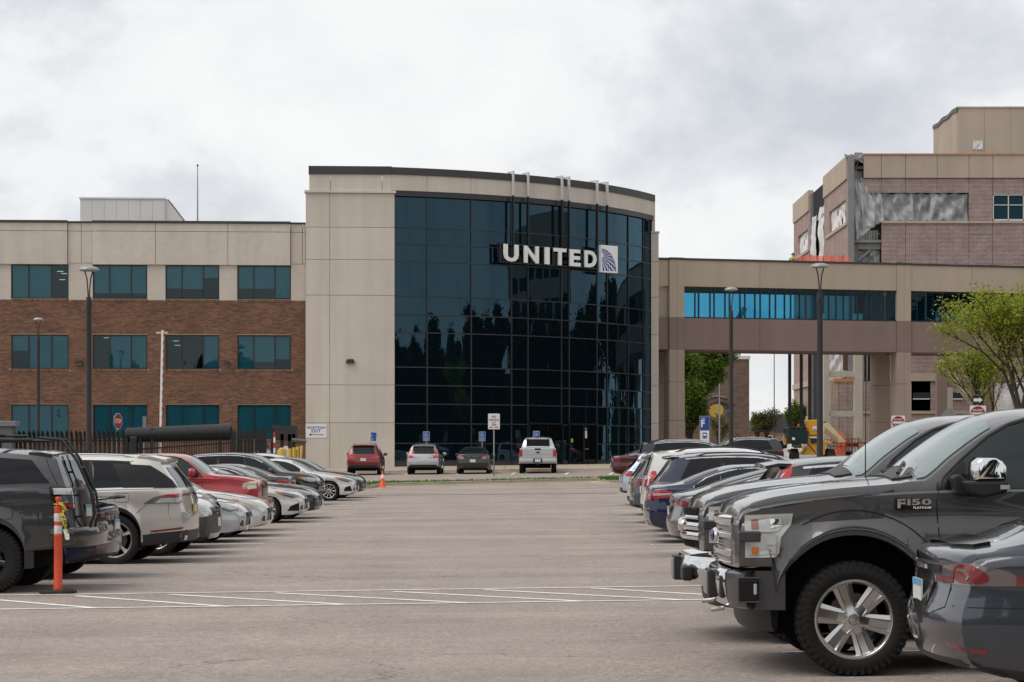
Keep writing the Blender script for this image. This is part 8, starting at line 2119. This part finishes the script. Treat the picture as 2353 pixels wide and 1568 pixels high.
YB = M('bollard_yellow', (.56, .37, .06), .5, vary=(4, .08))
for i, (xd, ty, D, r, lb) in enumerate(((617.8, 1037, 100, .10, 'yellow bollard standing alone below the gate posts'), (640, 1033, 104, .075, 'slim yellow bollard under the white notice'), (647.7, 1028.6, 103, .15, 'thick yellow bollard beside two slim ones'), (655.6, 1032.6, 105, .075, 'slim yellow bollard right of the thick one'), (665.6, 1030.4, 107, .09, 'yellow bollard beside the turnstile strut'), (675.5, 1027.8, 108, .09, 'yellow bollard before the brick corner, paired with a short one'), (680.6, 1032.5, 109, .08, 'short yellow bollard in front of the brick corner'), (683.9, 1026.4, 112, .09, 'yellow bollard tight against the brick corner'), (693, 1024.5, 112, .09, 'tallest yellow bollard next to the beige wall'))):
    X = PX(xd, D); z0 = ZG(X, D); hq = PZ(ty, D)-z0; t = thing('bollard', lb, 'bollard', (X, D, z0), 0, 'yellow bollards'); MB().lathe([(r, 0), (r, hq-r*.7), (r*.85, hq-r*.25), (r*.45, hq-.02), (0, hq)], 16).build('sleeve', YB, t, smooth=60); MB().lathe([(r*1.15, 0), (r*1.15, .03), (r, .035)], 16).build('collar', POLE, t)
t = thing('gate_keypad', 'grey dome-topped box on the palisade line', 'box', (PX(4, 97), 97, ZG(-22, 97))); MB().box(-.9, .55, -.3, .3, 0, PZ(968, 97)-ZG(-22, 97)-.25).build('cabinet', M('hut_grey', (.10, .105, .115), .5), t, bevel=.03); MB().box(-1.1, .72, -.4, .4, PZ(968, 97)-ZG(-22, 97)-.25, PZ(968, 97)-ZG(-22, 97)).build('roof', M('hut_roof', (.16, .165, .18), .5), t, bevel=.03)
# traffic cone
p = GP(879, 1121.5); t = thing('traffic_cone', 'orange traffic cone with white collar at the kerb corner', 'cone', p); CO = M('cone_orange', (.72, .09, .025), .5)
MB().box(-.2, .2, -.2, .2, 0, .03).build('base', CO, t, bevel=.01); MB().lathe([(.14, .03), (.125, .05), (.032, .70), (.028, .72), (0, .72)], 20).build('cone', CO, t, smooth=60); MB().lathe([(.0795, .40), (.0585, .55), (.0535, .55)], 20).build('collar', BW, t, smooth=60)
# delineator post with caution tape
p = GP(133.5, 1364); t = thing('delineator_post', 'orange delineator post with white bands, rubber base and tattered yellow tape', 'post', p)
OP = M('delineator_orange', (.62, .075, .03), .55, vary=[(3, .12), (25, .08)], streak=(6, .1)); s_ = F/p[1]
oct_ = [(.235*math.cos(R_(22.5+45*k)), .22*math.sin(R_(22.5+45*k))) for k in range(8)]
MB().prism(oct_, 0, .045, 'xy').build('rubber_base', M('base_rubber', (.018, .019, .02), .7, bump=(30, .4, .01)), t, bevel=.012)
MB().lathe([(.058, .045), (.062, .06), (.052, .10), (.050, .70), (.053, .705), (.053, .725), (.048, .73), (.046, 1.02), (.050, 1.04), (.046, 1.07), (.026, 1.08), (.024, 1.14), (.034, 1.15), (.034, 1.18), (.022, 1.19), (0, 1.19)], 22).build('tube', OP, t, smooth=40)
for z in (.735, .885): MB().lathe([(.0495, z), (.0505, z+.003), (.0492, z+.097), (.048, z+.10)], 22).build('reflective_band', M('reflective_white', (.62, .60, .58), .4, vary=(14, .12)), t, smooth=40)
TY = bpy.data.materials.new('caution_tape'); TY.use_nodes = True; MATS['caution_tape'] = TY; tn = TY.node_tree; N, L = tn.nodes.new, tn.links.new; bs = tn.nodes['Principled BSDF']
nz = N('ShaderNodeTexNoise'); nz.inputs['Scale'].default_value = 45; nz.inputs['Detail'].default_value = 2; tc = N('ShaderNodeTexCoord'); rp = N('ShaderNodeValToRGB'); rp.color_ramp.interpolation = 'CONSTANT'; rp.color_ramp.elements[0].color = (.02, .02, .015, 1); rp.color_ramp.elements[1].position = .45; rp.color_ramp.elements[1].color = (.62, .50, .05, 1)
L(tc.outputs['Object'], nz.inputs['Vector']); L(nz.outputs['Fac'], rp.inputs[0]); L(rp.outputs[0], bs.inputs['Base Color']); bs.inputs['Roughness'].default_value = .45
rt = random.Random(6)
def tape(pts, w, mat, name='tape'):
    mb = MB()
    for i, q in enumerate(pts):
        a = rt.uniform(-.9, .9); mb.v += [(q[0]-w/2*math.cos(a), q[1]-w/2*math.sin(a), q[2]), (q[0]+w/2*math.cos(a), q[1]+w/2*math.sin(a), q[2]+rt.uniform(-.01, .01))]
    for i in range(len(pts)-1): mb.f.append((2*i, 2*i+1, 2*i+3, 2*i+2)); mb.m.append(0)
    return mb.build(name, mat, t)
tape([(.03*math.cos(a)*1.3, .03*math.sin(a)*1.3, 1.12-.004*k) for k, a in enumerate([i*.7 for i in range(20)])], .05, TY)
tape([(.04, -.05, 1.12), (.06, -.06, 1.08), (.075, -.06, 1.03), (.06, -.06, .98), (.085, -.06, .92), (.09, -.06, .86), (.105, -.055, .80), (.115, -.05, .75)], .055, TY)
tape([(.03, -.055, 1.13), (.05, -.06, 1.10), (.09, -.06, 1.06), (.11, -.05, 1.02)], .05, TY); tape([(.10, -.055, .79), (.115, -.05, .74), (.12, -.05, .69), (.125, -.05, .655)], .06, M('tape_white', (.65, .65, .60), .5))
# ------------------------------------------------------------------ construction plant
u4 = lambda x: (3100+x/3.9217)/1.7408; v4 = lambda y: (1600+y/3.9217)/1.7408
D = 114; X = PX(u4(470), D); z0 = ZG(X, D); t = thing('telehandler', 'yellow telehandler with black cab and raised boom seen from behind', 'telehandler', (X, D, z0))
YE = M('plant_yellow', (.60, .30, .012), .4, coat=.4, vary=(2, .1)); lx_ = lambda x: PX(u4(x), D)-X; lz_ = lambda y: PZ(v4(y), D)-z0
MB().prism([(lx_(205), lz_(690)), (lx_(200), lz_(440)), (lx_(220), lz_(425)), (lx_(490), lz_(425)), (lx_(525), lz_(560)), (lx_(510), lz_(690))], 0, 1.5).build('cab', FB, t, bevel=.03)
MB().prism([(lx_(258), lz_(660)), (lx_(258), lz_(490)), (lx_(285), lz_(468)), (lx_(480), lz_(468)), (lx_(462), lz_(660))], -.03, -.004).build('cab_glass', mirror_glass('cab_glass', (.02, .045, .045), (.8, 1, .95), 1.4, .005), t)
MB().box(lx_(268), lx_(312), -.04, -.032, lz_(630), lz_(590)).build('sticker', SW_, t); MB().bar((lx_(262), -.05, lz_(530)), (lx_(378), -.05, lz_(640)), .03, .03).build('wiper', FB, t)
MB().lathe([(.045, 0), (.05, .07), (.03, .12), (0, .12)], 12, c=(lx_(378), .3, lz_(420))).build('beacon', M('beacon_orange', (.7, .12, .01), .3), t)
for x in (258, 300, 372, 455): MB().lathe([(0, -.05), (.05, -.05), (.06, 0)], 12, 'y', c=(lx_(x), 0, lz_(440))).build('work_lamp', GLOSSB, t)
MB().box(lx_(138), lx_(182), .1, .2, lz_(520), lz_(450)).build('mirror', FB, t, bevel=.02); MB().bar((lx_(182), .15, lz_(500)), (lx_(205), .15, lz_(480)), .02, .02).build('mirror_arm', FB, t)
MB().prism([(lx_(490), lz_(318)), (lx_(690), lz_(310)), (lx_(700), lz_(560)), (lx_(545), lz_(540)), (lx_(520), lz_(400))], .2, 1.0).build('boom_head', YE, t, bevel=.03)
MB().prism([(lx_(515), lz_(560)), (lx_(700), lz_(560)), (lx_(770), lz_(620)), (lx_(905), lz_(665)), (lx_(900), lz_(700)), (lx_(800), lz_(690)), (lx_(800), lz_(860)), (lx_(450), lz_(860)), (lx_(520), lz_(770))], .3, 2.6).build('chassis', YE, t, bevel=.03)
MB().prism([(lx_(570), lz_(580)), (lx_(690), lz_(580)), (lx_(690), lz_(670)), (lx_(580), lz_(690))], .22, .29).build('engine_bay', FB, t); MB().box(lx_(550), lx_(695), .2, .28, lz_(600), lz_(578)).build('lamp_bar', SW_, t)
MB().box(lx_(600), lx_(695), .16, .199, lz_(482), lz_(418)).build('name_plate', SW_, t); mb = fit_text('JCB', lx_(690)-lx_(604), lz_(452)-lz_(480), .004, .03); mb.v = [(a+lx_(647), b+.155, c_+lz_(466)) for a, b, c_ in mb.v]; mb.build('lettering', FB, t)
MB().prism([(lx_(130), lz_(592)), (lx_(165), lz_(588)), (lx_(195), lz_(610)), (lx_(195), lz_(705)), (lx_(165), lz_(705))], .4, .7).build('stabiliser', YE, t, bevel=.02)
MB().bar((lx_(450), -.05, lz_(620)), (lx_(640), -.05, lz_(840)), .05, .05).build('hose_rail', FB, t)
for (a, b) in ((268, 395), (830, 965)):
    cx = (lx_(a)+lx_(b))/2; w = lx_(b)-lx_(a)
    wh = MB().lathe([(.3, -w/2), (.52, -w/2), (.60, -w*.42), (.60, w*.42), (.52, w/2), (.3, w/2)], 28, 'x', c=(cx, .8, .60)).build('wheel', RUBBER, t, smooth=40); MB().box(cx-w*.5, cx+w*.5, .2, .28, lz_(745), lz_(690)).build('mudguard', M('guard_grey', (.12, .12, .125), .6), wh, bevel=.04)
# boom lift with orange basket
D = 122; X = PX(u4(1100), D); z0 = ZG(X, D); t = thing('boom_lift', 'cream and orange boom lift lowered behind the telehandler', 'boom lift', (X, D, z0)); lx_ = lambda x: PX(u4(x), D)-X; lz_ = lambda y: PZ(v4(y), D)-z0
CR_ = M('boom_cream', (.55, .47, .27), .5, vary=(2, .08)); TAN = M('boom_tan', (.36, .23, .12), .6)
MB().prism([(lx_(770), lz_(370)), (lx_(825), lz_(352)), (lx_(1130), lz_(670)), (lx_(990), lz_(680)), (lx_(770), lz_(500))], 0, .5).build('boom', CR_, t, bevel=.02); MB().prism([(lx_(775), lz_(420)), (lx_(985), lz_(600)), (lx_(985), lz_(670)), (lx_(775), lz_(490))], -.03, -.002).build('boom_side', TAN, t)
MB().prism([(lx_(925), lz_(445)), (lx_(1105), lz_(570)), (lx_(1150), lz_(670)), (lx_(1110), lz_(650)), (lx_(930), lz_(465))], .1, .45).build('upper_arm', OR, t, bevel=.02)
MB().box(lx_(775), lx_(835), .05, .45, lz_(370), lz_(345)).build('boom_tip', FB, t)
bk_ = MB()
for x in (960, 1020, 1105, 1205, 1300, 1390, 1465): bk_.box(lx_(x)-.03, lx_(x)+.03, -.3, -.24, lz_(770), lz_(610 if 1090 < x < 1320 else 670))
for y in (612, 680, 735): bk_.box(lx_(1105 if y < 650 else 960), lx_(1310 if y < 650 else 1465), -.3, -.24, lz_(y)-.03, lz_(y)+.03)
bk_.build('basket', M('rust_orange', (.30, .06, .025), .6), t); MB().box(lx_(1120), lx_(1290), -.2, .4, lz_(745), lz_(680)).build('control_box', FB, t)
MB().box(lx_(960), lx_(1110), 0, 1.2, .4, lz_(690)).build('chassis', OR, t, bevel=.04)
for cx in (lx_(980), lx_(1180)): MB().lathe([(.2, -.15), (.42, -.15), (.48, -.1), (.48, .1), (.42, .15), (.2, .15)], 20, 'x', c=(cx, .6, .48)).build('wheel', RUBBER, t, smooth=40)
# pale boom leaning behind the locust trees
D = 160; t = thing('lift_boom', 'pale yellow lift boom leaning across the concrete columns', 'boom', (PX(u6(2060), D), D, 1.05)); bx0 = t.location
m2 = MB(); a = Vector(PT(u6(1825), v6(855), D))-bx0; b = Vector(PT(u6(2045), v6(1130), D))-bx0; m2.bar(a, b, .5, .36); m2.build('boom', CR_, t, bevel=.03); m2 = MB(); m2.bar(a+Vector((-.05, .1, -.35)), b+Vector((-.05, .1, -.35)), .25, .12); m2.build('hydraulic_ram', SATIN, t)
MB().bar(b, b+Vector((.4, 0, -1.6)), .5, .5).build('turret', CR_, t)
# mobile crane boom behind the bridge
D = 196; t = thing('crane_boom', 'grey telescopic crane boom slanting up behind the footbridge', 'crane', (PX(1590, D), D, 1.05)); c0 = t.location; P1 = Vector(PT(u5(700), v5(700), D))-c0; P2 = Vector(PT(u5(1075), v5(90), D))-c0; d_ = (P2-P1); P3 = P1+d_*2.1
CG = M('crane_grey', C8(150, 158, 165, .9), .45, vary=(1, .08)); CD = M('crane_dark', C8(78, 82, 88, .9), .5)
MB().bar(P1-d_*.25, P1+d_*1.05, .55, .62).build('boom_section', CG, t, bevel=.04); MB().bar(P1+d_*1.05, P3, .45, .50).build('boom_section', CG, t, bevel=.04); MB().bar(P1-d_*.25+Vector((.18, -.30, -.1)), P1+d_*1.05+Vector((.18, -.30, -.1)), .02, .26).build('boom_stripe', CD, t)
# stockpiled site bits seen between pillars
D = 165; X = PX(1690, D); t = thing('dirt_pile', 'brown spoil heap and timber behind the parked black SUV', 'dirt pile', (X, D, 1.05)); mb = MB(); r = random.Random(2)
prof = [(0, 2.2), (.9, 1.9), (2.0, 1.2), (3.2, .4), (3.8, 0)]
mb.lathe([(a, b*r.uniform(.9, 1.1)) for a, b in prof], 14); mb.v = [(x+r.uniform(-.15, .15), y+r.uniform(-.15, .15), z+r.uniform(-.1, .1)) for x, y, z in mb.v]; mb.build('heap', M('soil', (.10, .06, .04), .95, vary=(2, .3)), t, smooth=60)
D = 150; t = thing('boom_attachment', 'dark folded arm with orange ends behind the black SUV roof', 'lift arm', (PX(1765, D), D, 1.05)); c0 = t.location
def PR(x, y): return Vector(PT(u5(x), v5(y), D))-c0
for a, b, m_ in (((1545, 1425), (1640, 1385), M('arm_orange', (.40, .16, .05), .6)), ((1640, 1388), (1755, 1358), FB), ((1755, 1358), (1870, 1380), FB), ((1870, 1385), (1985, 1405), MATS['arm_orange'])): MB().bar(PR(*a), PR(*b), .22, .24).build('arm_section', m_, t)
MB().bar(PR(1750, 1370), PR(1750, 1560), .25, .25).build('arm_post', MATS['arm_orange'], t)
D = 158; t = thing('far_fence', 'distant dark mesh fence beyond the parked cars', 'fence', (PX(1770, D), D, 1.05)); me = MB().box(-.03, .03, -.02, .02, 0, 2.0).mesh('picket', FB)
for i in range(40):
    o = link('picket', me, t); o.location = (i*.22-2, 0, 0)
MB().box(-2, 7, .02, .05, 1.7, 1.76).build('rail', FB, t); MB().box(-2, 7, .02, .05, .3, .36).build('rail', FB, t)
D = 150; t = thing('site_barrier', 'orange plastic barrier behind the first footbridge pillar', 'barrier', (PX(1522, D), D, 1.05)); MB().prism([(-.6, 0), (1.6, 0), (1.5, 1.0), (-.5, 1.0)], 0, .4).build('block', OR, t, bevel=.06); MB().box(-.4, 1.4, -.02, 0, .55, .75).build('stripe', BW, t)
